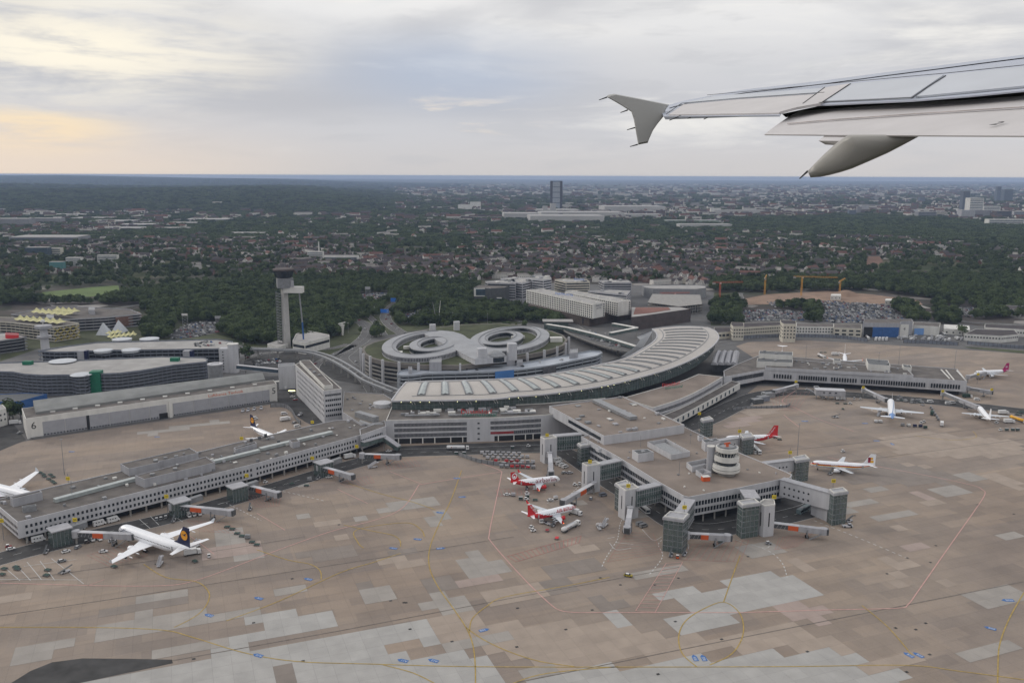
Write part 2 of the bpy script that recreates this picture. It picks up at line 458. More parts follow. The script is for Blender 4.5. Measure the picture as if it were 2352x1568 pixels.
# apron direction: along the slot drains
_a, _b = G(333.6, 1364), G(784, 1294); APR = math.atan2(_b.y - _a.y, _b.x - _a.x)
def apron_mat():
    m = bpy.data.materials.new('apron_concrete'); m.use_nodes = True; t = m.node_tree; b = t.nodes['Principled BSDF']; b.inputs['Roughness'].default_value = .8
    b.inputs['Specular IOR Level'].default_value = .25
    geo = t.nodes.new('ShaderNodeNewGeometry'); mp = t.nodes.new('ShaderNodeMapping'); mp.inputs['Rotation'].default_value = (0, 0, -APR)
    t.links.new(geo.outputs['Position'], mp.inputs[0])
    def brick(w, h, off, c1, c2, mort, ms, loc=(0, 0)):
        mm = t.nodes.new('ShaderNodeMapping'); mm.inputs['Location'].default_value = (*loc, 0); t.links.new(mp.outputs[0], mm.inputs[0])
        n = t.nodes.new('ShaderNodeTexBrick'); n.offset = off; n.inputs['Scale'].default_value = 1; n.inputs['Brick Width'].default_value = w; n.inputs['Row Height'].default_value = h
        n.inputs['Mortar Size'].default_value = ms; n.inputs['Mortar Smooth'].default_value = .3; n.inputs['Bias'].default_value = 0
        n.inputs['Color1'].default_value = (*c1, 1); n.inputs['Color2'].default_value = (*c2, 1); n.inputs['Mortar'].default_value = (*mort, 1)
        t.links.new(mm.outputs[0], n.inputs[0]); return n.outputs[0]
    def mx(f, a, b_, mode='MIX'):
        n = t.nodes.new('ShaderNodeMix'); n.data_type = 'RGBA'; n.blend_type = mode
        for i, v in ((0, f), (6, a), (7, b_)):
            if isinstance(v, (int, float)): n.inputs[i].default_value = v
            elif isinstance(v, tuple): n.inputs[i].default_value = (*v, 1)
            else: t.links.new(v, n.inputs[i])
        return n.outputs[2]
    def ns(sc, det, lo, hi, src=None, ro=.6, vscale=None):
        s = src or geo.outputs['Position']
        if vscale:
            q = t.nodes.new('ShaderNodeMapping'); q.inputs['Scale'].default_value = vscale; t.links.new(mp.outputs[0], q.inputs[0]); s = q.outputs[0]
        n = t.nodes.new('ShaderNodeTexNoise'); n.inputs['Scale'].default_value = sc; n.inputs['Detail'].default_value = det; n.inputs['Roughness'].default_value = ro
        t.links.new(s, n.inputs['Vector']); r = t.nodes.new('ShaderNodeMapRange')
        r.inputs[1].default_value = lo; r.inputs[2].default_value = hi; t.links.new(n.outputs[0], r.inputs[0]); return r.outputs[0]
    base = mx(ns(.008, 3, .4, .6), (.242, .199, .167), (.283, .236, .196))
    bk = brick(22, 7.5, .37, (.88, .88, .89), (1.13, 1.11, 1.08), (.98, .97, .96), .12)
    c = mx(.85, base, bk, 'MULTIPLY')
    bk2 = brick(61, 22.5, .31, (.90, .92, .96), (1.10, 1.07, 1.02), (1, 1, 1), 0, (13, 5))
    c = mx(.8, c, bk2, 'MULTIPLY')
    bk3 = brick(7.5, 7.5, 0, (.97, .97, .97), (1.03, 1.03, 1.03), (.74, .74, .74), .09, (3, 1))
    c = mx(.75, c, bk3, 'MULTIPLY')
    st = ns(.03, 8, .35, .75, ro=.7); c = mx(.6, c, mx(st, (.72, .72, .74), (1.18, 1.16, 1.14)), 'MULTIPLY')
    st2 = ns(.05, 5, .30, .55, vscale=(.12, 1.6, 1)); c = mx(.25, c, mx(st2, (.70, .69, .69), (1.05, 1.05, 1.05)), 'MULTIPLY')
    fn = ns(1.3, 4, .3, .7); c = mx(.22, c, mx(fn, (.8, .8, .8), (1.2, 1.2, 1.2)), 'MULTIPLY')
    t.links.new(c, b.inputs['Base Color']); return m
APRON = apron_mat()
def slab(name, col, var=.1):
    m = bpy.data.materials.new(name); m.use_nodes = True; t = m.node_tree; b = t.nodes['Principled BSDF']; b.inputs['Roughness'].default_value = .85
    geo = t.nodes.new('ShaderNodeNewGeometry'); mp = t.nodes.new('ShaderNodeMapping'); mp.inputs['Rotation'].default_value = (0, 0, -APR); mp.inputs['Location'].default_value = (3, 1, 0)
    t.links.new(geo.outputs['Position'], mp.inputs[0])
    n = t.nodes.new('ShaderNodeTexBrick'); n.offset = 0; n.inputs['Scale'].default_value = 1; n.inputs['Brick Width'].default_value = 7.5; n.inputs['Row Height'].default_value = 7.5
    n.inputs['Mortar Size'].default_value = .09; n.inputs['Mortar Smooth'].default_value = .3
    n.inputs['Color1'].default_value = (*[c * .95 for c in col], 1); n.inputs['Color2'].default_value = (*[c * 1.05 for c in col], 1); n.inputs['Mortar'].default_value = (*[c * .8 for c in col], 1)
    t.links.new(mp.outputs[0], n.inputs[0])
    q = t.nodes.new('ShaderNodeTexNoise'); q.inputs['Scale'].default_value = .12; q.inputs['Detail'].default_value = 8; t.links.new(geo.outputs['Position'], q.inputs['Vector'])
    r = t.nodes.new('ShaderNodeMapRange'); r.inputs[1].default_value = .3; r.inputs[2].default_value = .7; r.inputs[3].default_value = 1 - var; r.inputs[4].default_value = 1 + var; t.links.new(q.outputs[0], r.inputs[0])
    x = t.nodes.new('ShaderNodeMix'); x.data_type = 'RGBA'; x.blend_type = 'MULTIPLY'; x.inputs[0].default_value = 1
    t.links.new(n.outputs[0], x.inputs[6]); t.links.new(r.outputs[0], x.inputs[7]); t.links.new(x.outputs[2], b.inputs['Base Color']); return m
S_LIGHT = slab('fresh_grey_concrete', (.335, .325, .31)); S_TAN = slab('tan_concrete', (.305, .25, .205)); S_GREY = slab('greyish_concrete', (.285, .262, .238))
S_DARK = slab('old_dark_concrete', (.205, .175, .153)); S_PINK = slab('pinkish_concrete', (.315, .25, .22))
ASPH = mat('asphalt', (.052, .051, .051), .9, .34, .12)
ASPH2 = mat('worn_asphalt', (.115, .113, .112), .9, .18, .05)
GRASS = mat('mown_grass', (.055, .085, .028), .95, .25, .03)
GRASS2 = mat('rough_grass', (.058, .066, .032), .95, .35, .05)
SOIL = mat('bare_soil', (.24, .165, .12), .95, .2, .05)
SOILR = mat('brown_field', (.15, .085, .06), .95, .12, .02)
def sheet(name, pxs, m, z, exc=False):
    P = P2(pxs, 0); o = MB().poly(P, z).build(name, m); struct(o)
    if exc: EXC.append(list(pxs))
    return o
# airport land: a pale worn asphalt sheet, and the concrete apron on it
AIR = [(-500, 1030), (-300, 760), (0, 735), (320, 742), (540, 790), (600, 800), (690, 800), (850, 740), (1130, 700), (1190, 650), (1470, 655), (1640, 670), (1700, 720), (2160, 735), (2260, 750), (2500, 790), (3200, 860), (3600, 1700), (-900, 1700)]
sheet('airport_ground', AIR, ASPH2, -.05); EXC.append([(-500, 1030), (-300, 900), (0, 800), (90, 775), (540, 782), (545, 830), (640, 860), (700, 820), (830, 850), (880, 820), (1300, 780), (1300, 742), (1640, 745), (2160, 775), (2500, 800), (3600, 860), (3600, 1700), (-900, 1700)])
sheet('apron', [(-400, 1120), (-100, 1050), (62, 1012), (637, 926), (672, 936), (760, 952), (900, 960), (1250, 960), (1500, 985), (1640, 1020), (1600, 985), (1690, 925), (1740, 885), (2220, 905), (2210, 860), (1760, 840), (1690, 795), (1720, 785), (1850, 781), (2130, 797), (2352, 812), (3400, 860), (4200, 1700), (-1500, 1700)], APRON, -.02)
sheet('grass_verge', [(2170, 785), (2352, 797), (3000, 830), (3000, 850), (2352, 812), (2230, 800)], GRASS2, 0.0)
PATCH = [
 ('L', [(397, 1517), (553, 1484), (784, 1447), (994, 1406), (1018, 1471), (981, 1482), (966, 1457), (881, 1474), (888, 1494), (952, 1500), (1060, 1493), (1130, 1492), (1175, 1568), (1240, 1700), (-400, 1700), (150, 1577), (397, 1530)]),
 ('L', [(553, 1464), (640, 1447), (635, 1427), (610, 1433), (592, 1416), (684, 1397), (784, 1408), (810, 1430), (784, 1440), (556, 1481)]),
 ('L', [(1576, 1340), (1605, 1333), (1627, 1348), (1660, 1340), (1640, 1325), (1788, 1306), (1808, 1324), (1850, 1318), (1912, 1368), (1788, 1388), (1568, 1455), (1540, 1408), (1590, 1396), (1530, 1362)]),
 ('L', [(1388, 1407), (1423, 1399), (1462, 1437), (1428, 1445)]),
 ('L', [(1240, 1545), (1420, 1525), (1568, 1500), (1720, 1500), (1800, 1485), (1840, 1500), (1905, 1485), (1930, 1508), (1990, 1492), (2025, 1515), (2070, 1505), (2098, 1545), (2080, 1568), (2050, 1640), (1240, 1640)]),
 ('G', [(1560, 1475), (1640, 1462), (1680, 1480), (1640, 1500), (1560, 1500)]),
 ('T', [(994, 1406), (1095, 1385), (1135, 1420), (1162, 1430), (1290, 1420), (1420, 1432), (1560, 1462), (1560, 1500), (1300, 1530), (1130, 1490), (1025, 1486), (1018, 1471)]),
 ('G', [(969, 1386), (1090, 1363), (1104, 1388), (1000, 1402), (980, 1400)]),
 ('T', [(890, 1286), (866, 1280), (940, 1266), (975, 1285), (982, 1287), (983, 1292), (920, 1300)]),
 ('G', [(1080, 1258), (1120, 1250), (1137, 1285), (1195, 1294), (1193, 1301), (1160, 1306), (1174, 1322), (1145, 1330), (1098, 1320), (1065, 1277)]),
 ('G', [(975, 1325), (1015, 1318), (1044, 1368), (1010, 1372)]),
 ('T', [(1305, 1246), (1330, 1240), (1354, 1257), (1380, 1248), (1391, 1259), (1330, 1273), (1318, 1262)]),
 ('G', [(830, 1190), (928, 1143), (1020, 1140), (1025, 1150), (940, 1164)]),
 ('G', [(1008, 1168), (1040, 1160), (1052, 1182), (1018, 1192), (1030, 1203), (1002, 1206), (992, 1185)]),
 ('G', [(985, 1165), (1000, 1161), (1022, 1180), (1003, 1184)]),
 ('T', [(1824, 1279), (1846, 1276), (1890, 1304), (1858, 1310)]),
 ('T', [(2009, 1276), (2034, 1268), (2060, 1282), (2078, 1276), (2120, 1298), (2080, 1318), (2055, 1315), (2062, 1305)]),
 ('T', [(2045, 1337), (2085, 1326), (2112, 1336), (2098, 1345), (2072, 1353), (2060, 1345)]),
 ('T', [(2150, 1334), (2160, 1325), (2196, 1335), (2185, 1346)]),
 ('P', [(1808, 1383), (1892, 1382), (1912, 1400), (1828, 1422), (1790, 1412)]),
 ('P', [(1860, 1412), (1900, 1402), (1912, 1425), (1880, 1434)]),
 ('T', [(1568, 1460), (1700, 1445), (1820, 1428), (1850, 1445), (1900, 1455), (1960, 1490), (1800, 1478), (1720, 1490), (1568, 1495)]),
 ('T', [(2135, 1085), (2180, 1078), (2184, 1088), (2140, 1093)]),
 ('T', [(2070, 1066), (2090, 1062), (2145, 1070), (2110, 1080)]),
 ('T', [(2050, 1083), (2068, 1079), (2085, 1086), (2066, 1090)]),
 ('G', [(1985, 1122), (2030, 1114), (2044, 1124), (1999, 1132)]),
 ('P', [(2097, 1130), (2110, 1124), (2150, 1146), (2132, 1148)]),
 ('T', [(2125, 1155), (2165, 1148), (2184, 1157), (2132, 1164)]),
 ('T', [(2057, 1207), (2083, 1200), (2098, 1209), (2072, 1216)]),
 ('P', [(2088, 1256), (2130, 1243), (2135, 1246), (2095, 1259)]),
 ('T', [(2238, 1238), (2250, 1231), (2272, 1240), (2255, 1248)]),
 ('G', [(2300, 1225), (2352, 1215), (2352, 1230), (2310, 1232)]),
 ('T', [(2130, 1388), (2150, 1382), (2180, 1395), (2160, 1405)]),
 ('T', [(2250, 1090), (2290, 1083), (2352, 1105), (2352, 1120), (2300, 1110)]),
 ('G', [(2196, 1090), (2225, 1083), (2280, 1098), (2230, 1108)]),
 ('G', [(1425, 1315), (1568, 1290), (1600, 1300), (1480, 1330)]),
 ('T', [(1700, 935), (1790, 918), (1830, 930), (1742, 960)]),
 ('P', [(1670, 965), (1745, 955), (1760, 965), (1680, 985)]),
 ('T', [(1960, 924), (1995, 917), (2092, 1160 - 214), (2040, 958)]),
 ('T', [(2020, 1002), (2120, 985), (2220, 1000), (2352, 1010), (2352, 1045), (2160, 1050), (2060, 1035)]),
 ('D', [(1900, 1080), (2040, 1060), (2200, 1085), (2180, 1110), (1960, 1110)]),
 ('D', [(700, 1265), (830, 1240), (850, 1262), (730, 1290)]),
 ('D', [(250, 1395), (460, 1358), (470, 1378), (270, 1418)]),
 ('D', [(1140, 1345), (1290, 1320), (1330, 1345), (1230, 1380)]),
 ('G', [(330, 1358), (430, 1342), (445, 1366), (345, 1382)]),
 ('G', [(285, 1430), (480, 1398), (490, 1420), (300, 1450)]),
 ('G', [(50, 1490), (210, 1462), (220, 1480), (60, 1512)]),
 ('G', [(530, 1270), (620, 1255), (640, 1278), (550, 1292)]),
 ('G', [(640, 1345), (700, 1335), (712, 1352), (652, 1362)]),
 ('G', [(510, 1218), (560, 1206), (580, 1240), (540, 1250), (520, 1246)]),
 ('D', [(850, 1345), (905, 1335), (915, 1352), (860, 1362)]),
 ('D', [(1360, 1375), (1440, 1362), (1470, 1385), (1400, 1398)]),
 ('D', [(828, 1333), (858, 1328), (862, 1345), (840, 1350)]),
 ('D', [(1250, 1300), (1380, 1280), (1420, 1300), (1290, 1330)]),
 ('G', [(330, 990), (520, 962), (530, 968), (345, 1000)]),
 ('P', [(1540, 1180), (1545, 1178), (1560, 1188), (1550, 1190)]),
]
PM = {'L': S_LIGHT, 'T': S_TAN, 'G': S_GREY, 'D': S_DARK, 'P': S_PINK}
ca, sa = math.cos(APR), math.sin(APR)
def slabs(pxs, m, z, g=7.5):
    P = [tuple(p[:2]) for p in P2(pxs)]; Q = [(x * ca + y * sa, -x * sa + y * ca) for x, y in P]; b = MB()
    i0, i1, j0, j1 = int(min(q[0] for q in Q) // g) - 1, int(max(q[0] for q in Q) // g) + 1, int(min(q[1] for q in Q) // g) - 1, int(max(q[1] for q in Q) // g) + 1
    for j in range(j0, j1 + 1):
        run = None
        for i in range(i0, i1 + 2):
            s = inpoly((i + .5) * g, (j + .5) * g, Q)
            if s and run is None: run = i
            if not s and run is not None:
                u0, u1, v0, v1 = run * g - 3, i * g - 3, j * g - 1, (j + 1) * g - 1
                b.quad(*[(a * ca - c * sa, a * sa + c * ca, z) for a, c in ((u0, v0), (u1, v0), (u1, v1), (u0, v1))]); run = None
    if b.v: struct(b.build('apron_patch', m))
for i, (k, p) in enumerate(PATCH): slabs(p, PM[k], .004 + .0006 * i)
rnd = random.Random(11)      # smaller mended slabs, squared to the slab grid
ca, sa = math.cos(APR), math.sin(APR)
for i in range(34):
    q = G(rnd.uniform(0, 2352), 1120 + 440 * rnd.random() ** 1.1)
    u, v = q.x * ca + q.y * sa, -q.x * sa + q.y * ca; u, v = round(u / 7.5) * 7.5 - 3, round(v / 7.5) * 7.5 - 1
    w, h = rnd.choice([7.5, 15, 15, 22.5, 30]), rnd.choice([7.5, 7.5, 15])
    P = [(a * ca - b_ * sa, a * sa + b_ * ca, 0) for a, b_ in ((u, v), (u + w, v), (u + w, v + h), (u, v + h))]
    struct(MB().poly(P, .036 + .0002 * i).build('apron_patch', rnd.choice([S_TAN, S_GREY, S_DARK, S_GREY, S_PINK, S_GREY]) if q.y > 150 else S_GREY))
sheet('asphalt_shoulder', [(395, 1514), (300, 1512), (190, 1511), (120, 1520), (70, 1540), (25, 1568), (-120, 1700), (-100, 1700), (140, 1577), (397, 1522)], ASPH, .05)
# service roads
def rd(name, pxs, w, dash=True, m=ASPH, edge=.25, z=.06):
    b, lr, pts = road(name, pxs, w, z); struct(b.build(name, m))
    k = MB(); strip(k, [p[0] for p in lr], edge, z + .004); strip(k, [p[1] for p in lr], edge, z + .004)
    if dash: strip(k, pts, .22, z + .004, dash=(4, 5))
    struct(k.build('lane_marking', WHITEP))
WHITEP = mat('white_road_paint', (.50, .50, .49), .8, .15, 1); PINKP = mat('faded_red_paint', (.48, .29, .26), .8, .15, .6); YELP = mat('faded_yellow_paint', (.36, .255, .075), .8, .25, .5)
REDP = mat('red_ground_paint', (.36, .16, .14), .85, .3, .6); BLUEP = mat('blue_ground_paint', (.055, .145, .36), .8, .12, 1); DARKP = mat('drain_slot', (.15, .13, .115), .9, .3, .5)
rd('service_road', [(-60, 1300), (60, 1266), (200, 1232), (400, 1186), (600, 1128), (720, 1092), (830, 1060), (900, 1042), (1060, 1036), (1240, 1030), (1300, 1040), (1390, 1100), (1500, 1168), (1560, 1205), (1640, 1216), (1740, 1200), (1810, 1185), (1870, 1168), (1890, 1150)], 17)
rd('service_road', [(1500, 1000), (1610, 968), (1690, 930), (1760, 905), (1860, 901), (2100, 918), (2352, 945), (2500, 968)], 22, m=ASPH)
rd('perimeter_road', [(1600, 800), (1700, 782), (1850, 776), (2100, 786), (2400, 806)], 14, m=ASPH2, dash=False)
sheet('yard_asphalt', [(640, 925), (700, 968), (735, 985), (790, 985), (790, 925), (740, 900), (690, 860), (600, 865), (560, 870)], ASPH, .03)
sheet('yard_asphalt', [(900, 1025), (1240, 1012), (1245, 1040), (905, 1040)], ASPH, .035)
sheet('yard_asphalt', [(1555, 1200), (1600, 1165), (1880, 1120), (1900, 1165), (1820, 1195), (1700, 1215), (1600, 1222)], ASPH, .035)
sheet('yard_asphalt', [(1640, 770), (1700, 755), (2160, 765), (2352, 785), (2352, 795), (2150, 790), (1850, 774), (1700, 780)], ASPH2, .03)
sheet('parking_asphalt', [(-60, 1060), (40, 1018), (60, 1010), (20, 960), (-60, 970)], ASPH, .03)
sheet('forecourt_asphalt', [(560, 800), (700, 800), (880, 870), (920, 900), (700, 860), (560, 850)], ASPH, .02)
sheet('forecourt_asphalt', [(1300, 745), (1460, 770), (1440, 840), (1390, 850), (1300, 800)], ASPH2, .02)
# painted lines
def lines(name, pl, w, m, dash=None, z=.075):
    b = MB()
    for p in pl: strip(b, smooth_path(P2(p), 5), w, z, dash=dash)
    struct(b.build(name, m))
lines('stand_boundary_line', [
 [(-40, 1337), (100, 1341), (260, 1345), (380, 1344), (440, 1335), (520, 1308), (640, 1262), (760, 1220), (850, 1197), (905, 1178), (935, 1155), (962, 1113)], [(962, 1113), (1040, 1100), (1152, 1083)],
 [(1060, 1045), (1110, 1065), (1148, 1080), (1151, 1092), (1137, 1160), (1124, 1225), (1130, 1246), (1200, 1325), (1262, 1385), (1290, 1402), (1330, 1406)], [(1330, 1406), (1500, 1406), (1700, 1406)], [(1700, 1406), (1900, 1400), (2060, 1396), (2085, 1388), (2110, 1355), (2180, 1255), (2240, 1170), (2262, 1135), (2256, 1124), (2230, 1113), (2120, 1090), (2000, 1068), (1900, 1050)],
 [(1835, 980), (1812, 962), (1800, 952)], [(1960, 990), (1880, 962), (1830, 938), (1800, 925), (1800, 915), (1830, 895)]], .55, PINKP)
lines('taxi_line', [
 [(1090, 1640), (1092, 1540), (1086, 1480), (1070, 1440), (1040, 1395), (1005, 1345), (986, 1300), (988, 1255), (1010, 1200), (1035, 1150), (1060, 1080)],
 [(1070, 1440), (1110, 1468), (1170, 1496), (1240, 1518), (1320, 1530)], [(1078, 1452), (1085, 1420), (1120, 1390), (1160, 1370), (1300, 1345), (1400, 1325)],
 [(-50, 1440), (200, 1440), (370, 1446), (440, 1462), (560, 1498), (680, 1518), (850, 1524), (1080, 1530), (1400, 1531), (1800, 1530), (2080, 1527), (2200, 1540), (2352, 1560)],
 [(880, 1526), (950, 1545), (1010, 1575)], [(1420, 1530), (1260, 1545), (1180, 1568), (1120, 1600)],
 [(1600, 1530), (1567, 1500), (1559, 1460), (1575, 1425), (1615, 1398), (1662, 1382), (1697, 1405), (1708, 1440), (1700, 1475), (1675, 1505), (1630, 1526)], [(1662, 1382), (1680, 1330), (1700, 1275)],
 [(2290, 1640), (2292, 1540), (2296, 1480), (2318, 1420), (2352, 1360)], [(1980, 1390), (2040, 1440), (2100, 1510)],
 [(400, 1440), (440, 1420), (466, 1400), (480, 1375), (477, 1355), (450, 1335), (380, 1325), (330, 1295)], [(520, 1425), (640, 1380), (780, 1315), (860, 1290), (920, 1270)],
 [(738, 1330), (735, 1310), (712, 1295), (660, 1285), (590, 1262)], [(920, 1255), (918, 1240), (900, 1228), (850, 1218), (790, 1205)], [(1000, 1170), (940, 1150), (880, 1135), (800, 1110)], [(975, 1232), (966, 1215), (930, 1200), (820, 1216), (822, 1245), (835, 1258)],
 [(2100, 1000), (2180, 1010), (2240, 1005), (2235, 990)]], .5, YELP, z=.082)
lines('edge_line', [[(55, 1300), (175, 1284)], [(62, 1290), (95, 1330)], [(36, 1296), (70, 1332)], [(10, 1302), (46, 1333)], [(92, 1288), (126, 1332)], [(118, 1282), (192, 1340)], [(0, 1330), (190, 1331)],
 [(320, 1192), (345, 1213)], [(345, 1185), (365, 1205)], [(390, 1178), (420, 1198)], [(1545, 1204), (1610, 1240)], [(1565, 1250), (1580, 1248), (1580, 1262), (1566, 1262), (1565, 1250)],
 [(1400, 1246), (1416, 1262), (1450, 1258)], [(1415, 1245), (1455, 1250)], [(1395, 1236), (1412, 1233)], [(1475, 1215), (1500, 1240), (1520, 1232)], [(1690, 1240), (1760, 1258), (1765, 1240)],
 [(2050, 902), (2048, 935)], [(500, 1158), (560, 1142)]], .3, WHITEP)
lines('dashed_line', [[(1383, 1300), (1392, 1280), (1500, 1270), (1510, 1240), (1523, 1190)][0:2] + [(1410, 1252), (1419, 1235), (1424, 1205), (1432, 1185)], [(1492, 1318), (1515, 1290), (1522, 1272), (1512, 1250), (1526, 1235)],
 [(1690, 1240), (1760, 1262), (1795, 1290), (1808, 1325)], [(1870, 1195), (1960, 1230), (2080, 1280)], [(1256, 1155), (1305, 1138), (1340, 1105)], [(560, 1112), (660, 1130), (745, 1150)], [(520, 1155), (600, 1195)]], .45, WHITEP, dash=(2.0, 1.8))
lines('guide_line', [[(240, 1330), (200, 1345)], [(590, 1178), (655, 1217)], [(775, 1123), (845, 1156)], [(895, 1082), (970, 1112)], [(436, 1230), (492, 1272)]], .4, PINKP)
def hatch(name, quad, n, m, w=.3):
    A, B, C, D = P2(quad); b = MB()
    for i in range(n + 1):
        t = i / n; strip(b, [A.lerp(B, t), D.lerp(C, t)], w, .078)
    strip(b, [A, B], w, .078); strip(b, [D, C], w, .078); struct(b.build(name, m))
hatch('hatched_marking', [(1460, 1402), (1530, 1293), (1568, 1290), (1505, 1405)], 14, PINKP)
hatch('hatched_marking', [(1165, 1277), (1335, 1230), (1330, 1246), (1185, 1290)], 16, REDP)
hatch('hatched_marking', [(1140, 1124), (1250, 1118), (1252, 1130), (1145, 1140)], 12, REDP, .2)
for q in [[(200, 1275), (300, 1245), (340, 1275), (250, 1300)], [(1395, 1290), (1440, 1222), (1500, 1225), (1520, 1270)], [(1590, 1250), (1720, 1240), (1700, 1290), (1560, 1285)], [(1790, 1235), (1870, 1222), (1830, 1255), (1780, 1262)], [(560, 1135), (645, 1142), (640, 1162), (590, 1165)], [(780, 1108), (850, 1092), (860, 1108), (800, 1120)], [(880, 1058), (950, 1052), (965, 1070), (890, 1078)], [(1770, 905), (1860, 900), (1830, 945), (1780, 940)], [(430, 1195), (520, 1200), (560, 1225), (460, 1220)]]:
    hatch('no_parking_marking', q, 9, REDP, .16)
b = MB()      # slot drains across the apron
for p in [[(-60, 1422), (333, 1364), (784, 1294), (1180, 1232)], [(397, 1516), (784, 1447), (1180, 1372), (1560, 1302)], [(1180, 1568), (1568, 1490), (2100, 1385), (2352, 1335)], [(-60, 1345), (400, 1280), (700, 1232)], [(1700, 1046), (2000, 1014), (2352, 972)], [(1800, 1080), (2352, 1008)]]: strip(b, P2(p), .55, .05)
struct(b.build('slot_drain', DARKP))
for i in range(46):
    q = G(rnd.uniform(60, 2330), 1150 + 400 * rnd.random()); struct(MB().box((q.x, q.y, .06), (1.3, 1.1, .04), APR).build('drain_cover', ASPH))
# blue stand signs painted on the ground
XA, YA = Vector((1, 0, 0)), Vector((0, 1, 0))
def standmark(s, x, y, dirp=1, flip=False, k=1.0, ang=0.0):
    p = G(x, y); a = R(ang) + (math.pi if flip else 0); xd = Vector((math.cos(a), math.sin(a), 0)); yd = Vector((-xd.y, xd.x, 0)); k *= .52; w, h = 3.3 * k, 2.0 * k
    pts = [p - xd * w - yd * h, p + xd * w - yd * h, p + xd * w + yd * h, p - xd * w + yd * h]
    tip = p + xd * dirp * (w + 2.6 * k)
    P = [pts[0], pts[1], tip, pts[2], pts[3]] if dirp > 0 else [pts[0], pts[1], pts[2], pts[3], tip]
    o = MB().poly(P, .09).build('stand_marking', BLUEP); struct(o)
    t = text(o, s, (p.x, p.y, .10), xd, yd, 3.5 * k, WHITEP, 'stand_number', .002, sx=.95)
for a in [('A10', 482, 1413, -1, 0, 1, -25), ('A11', 596, 1374, -1, 0, 1, -25), ('A12', 710, 1330, -1, 0, 1, -25), ('A13', 905, 1259, -1, 0, 1, -20), ('A14', 961, 1238, -1, 0, 1, -12), ('A15', 1012, 1177, -1, 0, 1, -20),
          ('B02', 1010, 1259, 1, 0, 1, 15), ('B01', 1060, 1141, 1, 0, 1, 8), ('B03', 1109, 1447, 1, 0, 1, 28), ('A10', 595, 1505, 1, 1, 1, -25), ('A11', 928, 1517, 1, 1, 1, -22), ('A12', 998, 1517, 1, 1, 1, -25),
          ('B04', 1597, 1512, 1, 0, 1, 95), ('B05', 1617, 1512, 1, 0, 1, 95), ('B10', 2090, 1505, -1, 0, 1, -60), ('B09', 2112, 1505, -1, 0, 1, -60), ('B06', 2318, 1378, -1, 0, 1.2, 0), ('B08', 2278, 1443, -1, 0, 1, -35),
          ('A15', 1051, 1098, -1, 0, 1, 0), ('C08', 1847, 967, 1, 0, 1.2, 0), ('C07', 1988, 861 + 111, -1, 0, 1, 0), ('B07', 2012, 1012, 1, 0, 1, 0), ('B06', 2050, 1020, 1, 0, 1, 90), ('A02', 605, 1098, -1, 0, 1, 0), ('A03', 362, 1003, -1, 0, .9, 0), ('A04', 166, 1037, -1, 0, .9, 0)]:
    standmark(*a)
# ================================================================== TERMINAL BUILDINGS
UP = Vector((0, 0, 1))
def wall_frame(P, e):
    A, B = Vector((*P[e][:2], 0)), Vector((*P[(e + 1) % len(P)][:2], 0)); d = (B - A).normalized(); return A, B, d, Vector((d.y, -d.x, 0))
# ---- left pier
PA = [(39.8, 1200.4), (100, 1186), (340, 1127), (585, 1066), (700, 1036.5), (823, 1001), (880, 985), (886, 966), (768, 960), (620, 992), (455.6, 1036), (276, 1083), (0, 1144), (-60, 1158), (-60, 1180)]
PA = [(39.8, 1200.4), (585, 1066), (823, 1001), (886, 985), (884, 960), (768, 966), (526.8, 1021), (276, 1083), (0, 1146), (-20, 1150)]
pierA, P = bldg('airport_pier', 'long grey concrete pier with two rows of windows on the left apron', 'airport pier', PA, 13, 4.2, WHITE, ROOFG, .5, exc=True)
me = boxmesh('window', (1.15, .14, 1.6), GLASS); pl = []
F0, F1, F2 = G(39.8, 1200.4, 13), G(585, 1066, 13), G(823, 1001, 13)
for zc in (9.9, 6.5):
    wins(pl, F0, F1, zc, 1.15, 2.3, s0=.03, s1=.98); wins(pl, F1, F2, zc, 1.15, 2.3, s0=.02, s1=.97)
wins(pl, G(-20, 1150, 13), F0, 9.9, 1.15, 2.3); wins(pl, G(-20, 1150, 13), F0, 6.5, 1.15, 2.3)
rep(pierA, 'window', me, pl, 100)
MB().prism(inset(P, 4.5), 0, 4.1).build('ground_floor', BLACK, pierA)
cl = boxmesh('pillar', (.8, .8, 4.1), CONC); pc = []
for a, c_ in ((F0, F1), (F1, F2)):
    d = (c_ - a).normalized(); nn = Vector((d.y, -d.x, 0)); n = int((c_ - a).length / 9)
    for k in range(n): q = a + d * (4 + k * 9) - nn * 1.2; pc.append(((q.x, q.y, 2.05), 0))
rep(pierA, 'pillar', cl, pc, 60)
q0, q1 = G(125, 1150, 14), G(312, 1100, 14); b = MB(); b.beam(q0 + UP * .3, q1 + UP * .3, 3.4, 2.0); b.build('skylight', SKYL, pierA)
q0, q1 = G(490, 1061, 14), G(595, 1035, 14); MB().beam(q0 + UP * .2, q1 + UP * .2, 3.4, 1.8).build('skylight', SKYL, pierA)
q0, q1 = G(597, 1032, 14), G(762, 993, 14); MB().beam(q0 + UP * .2, q1 + UP * .2, 3.6, 1.8).build('skylight', SKYL, pierA)
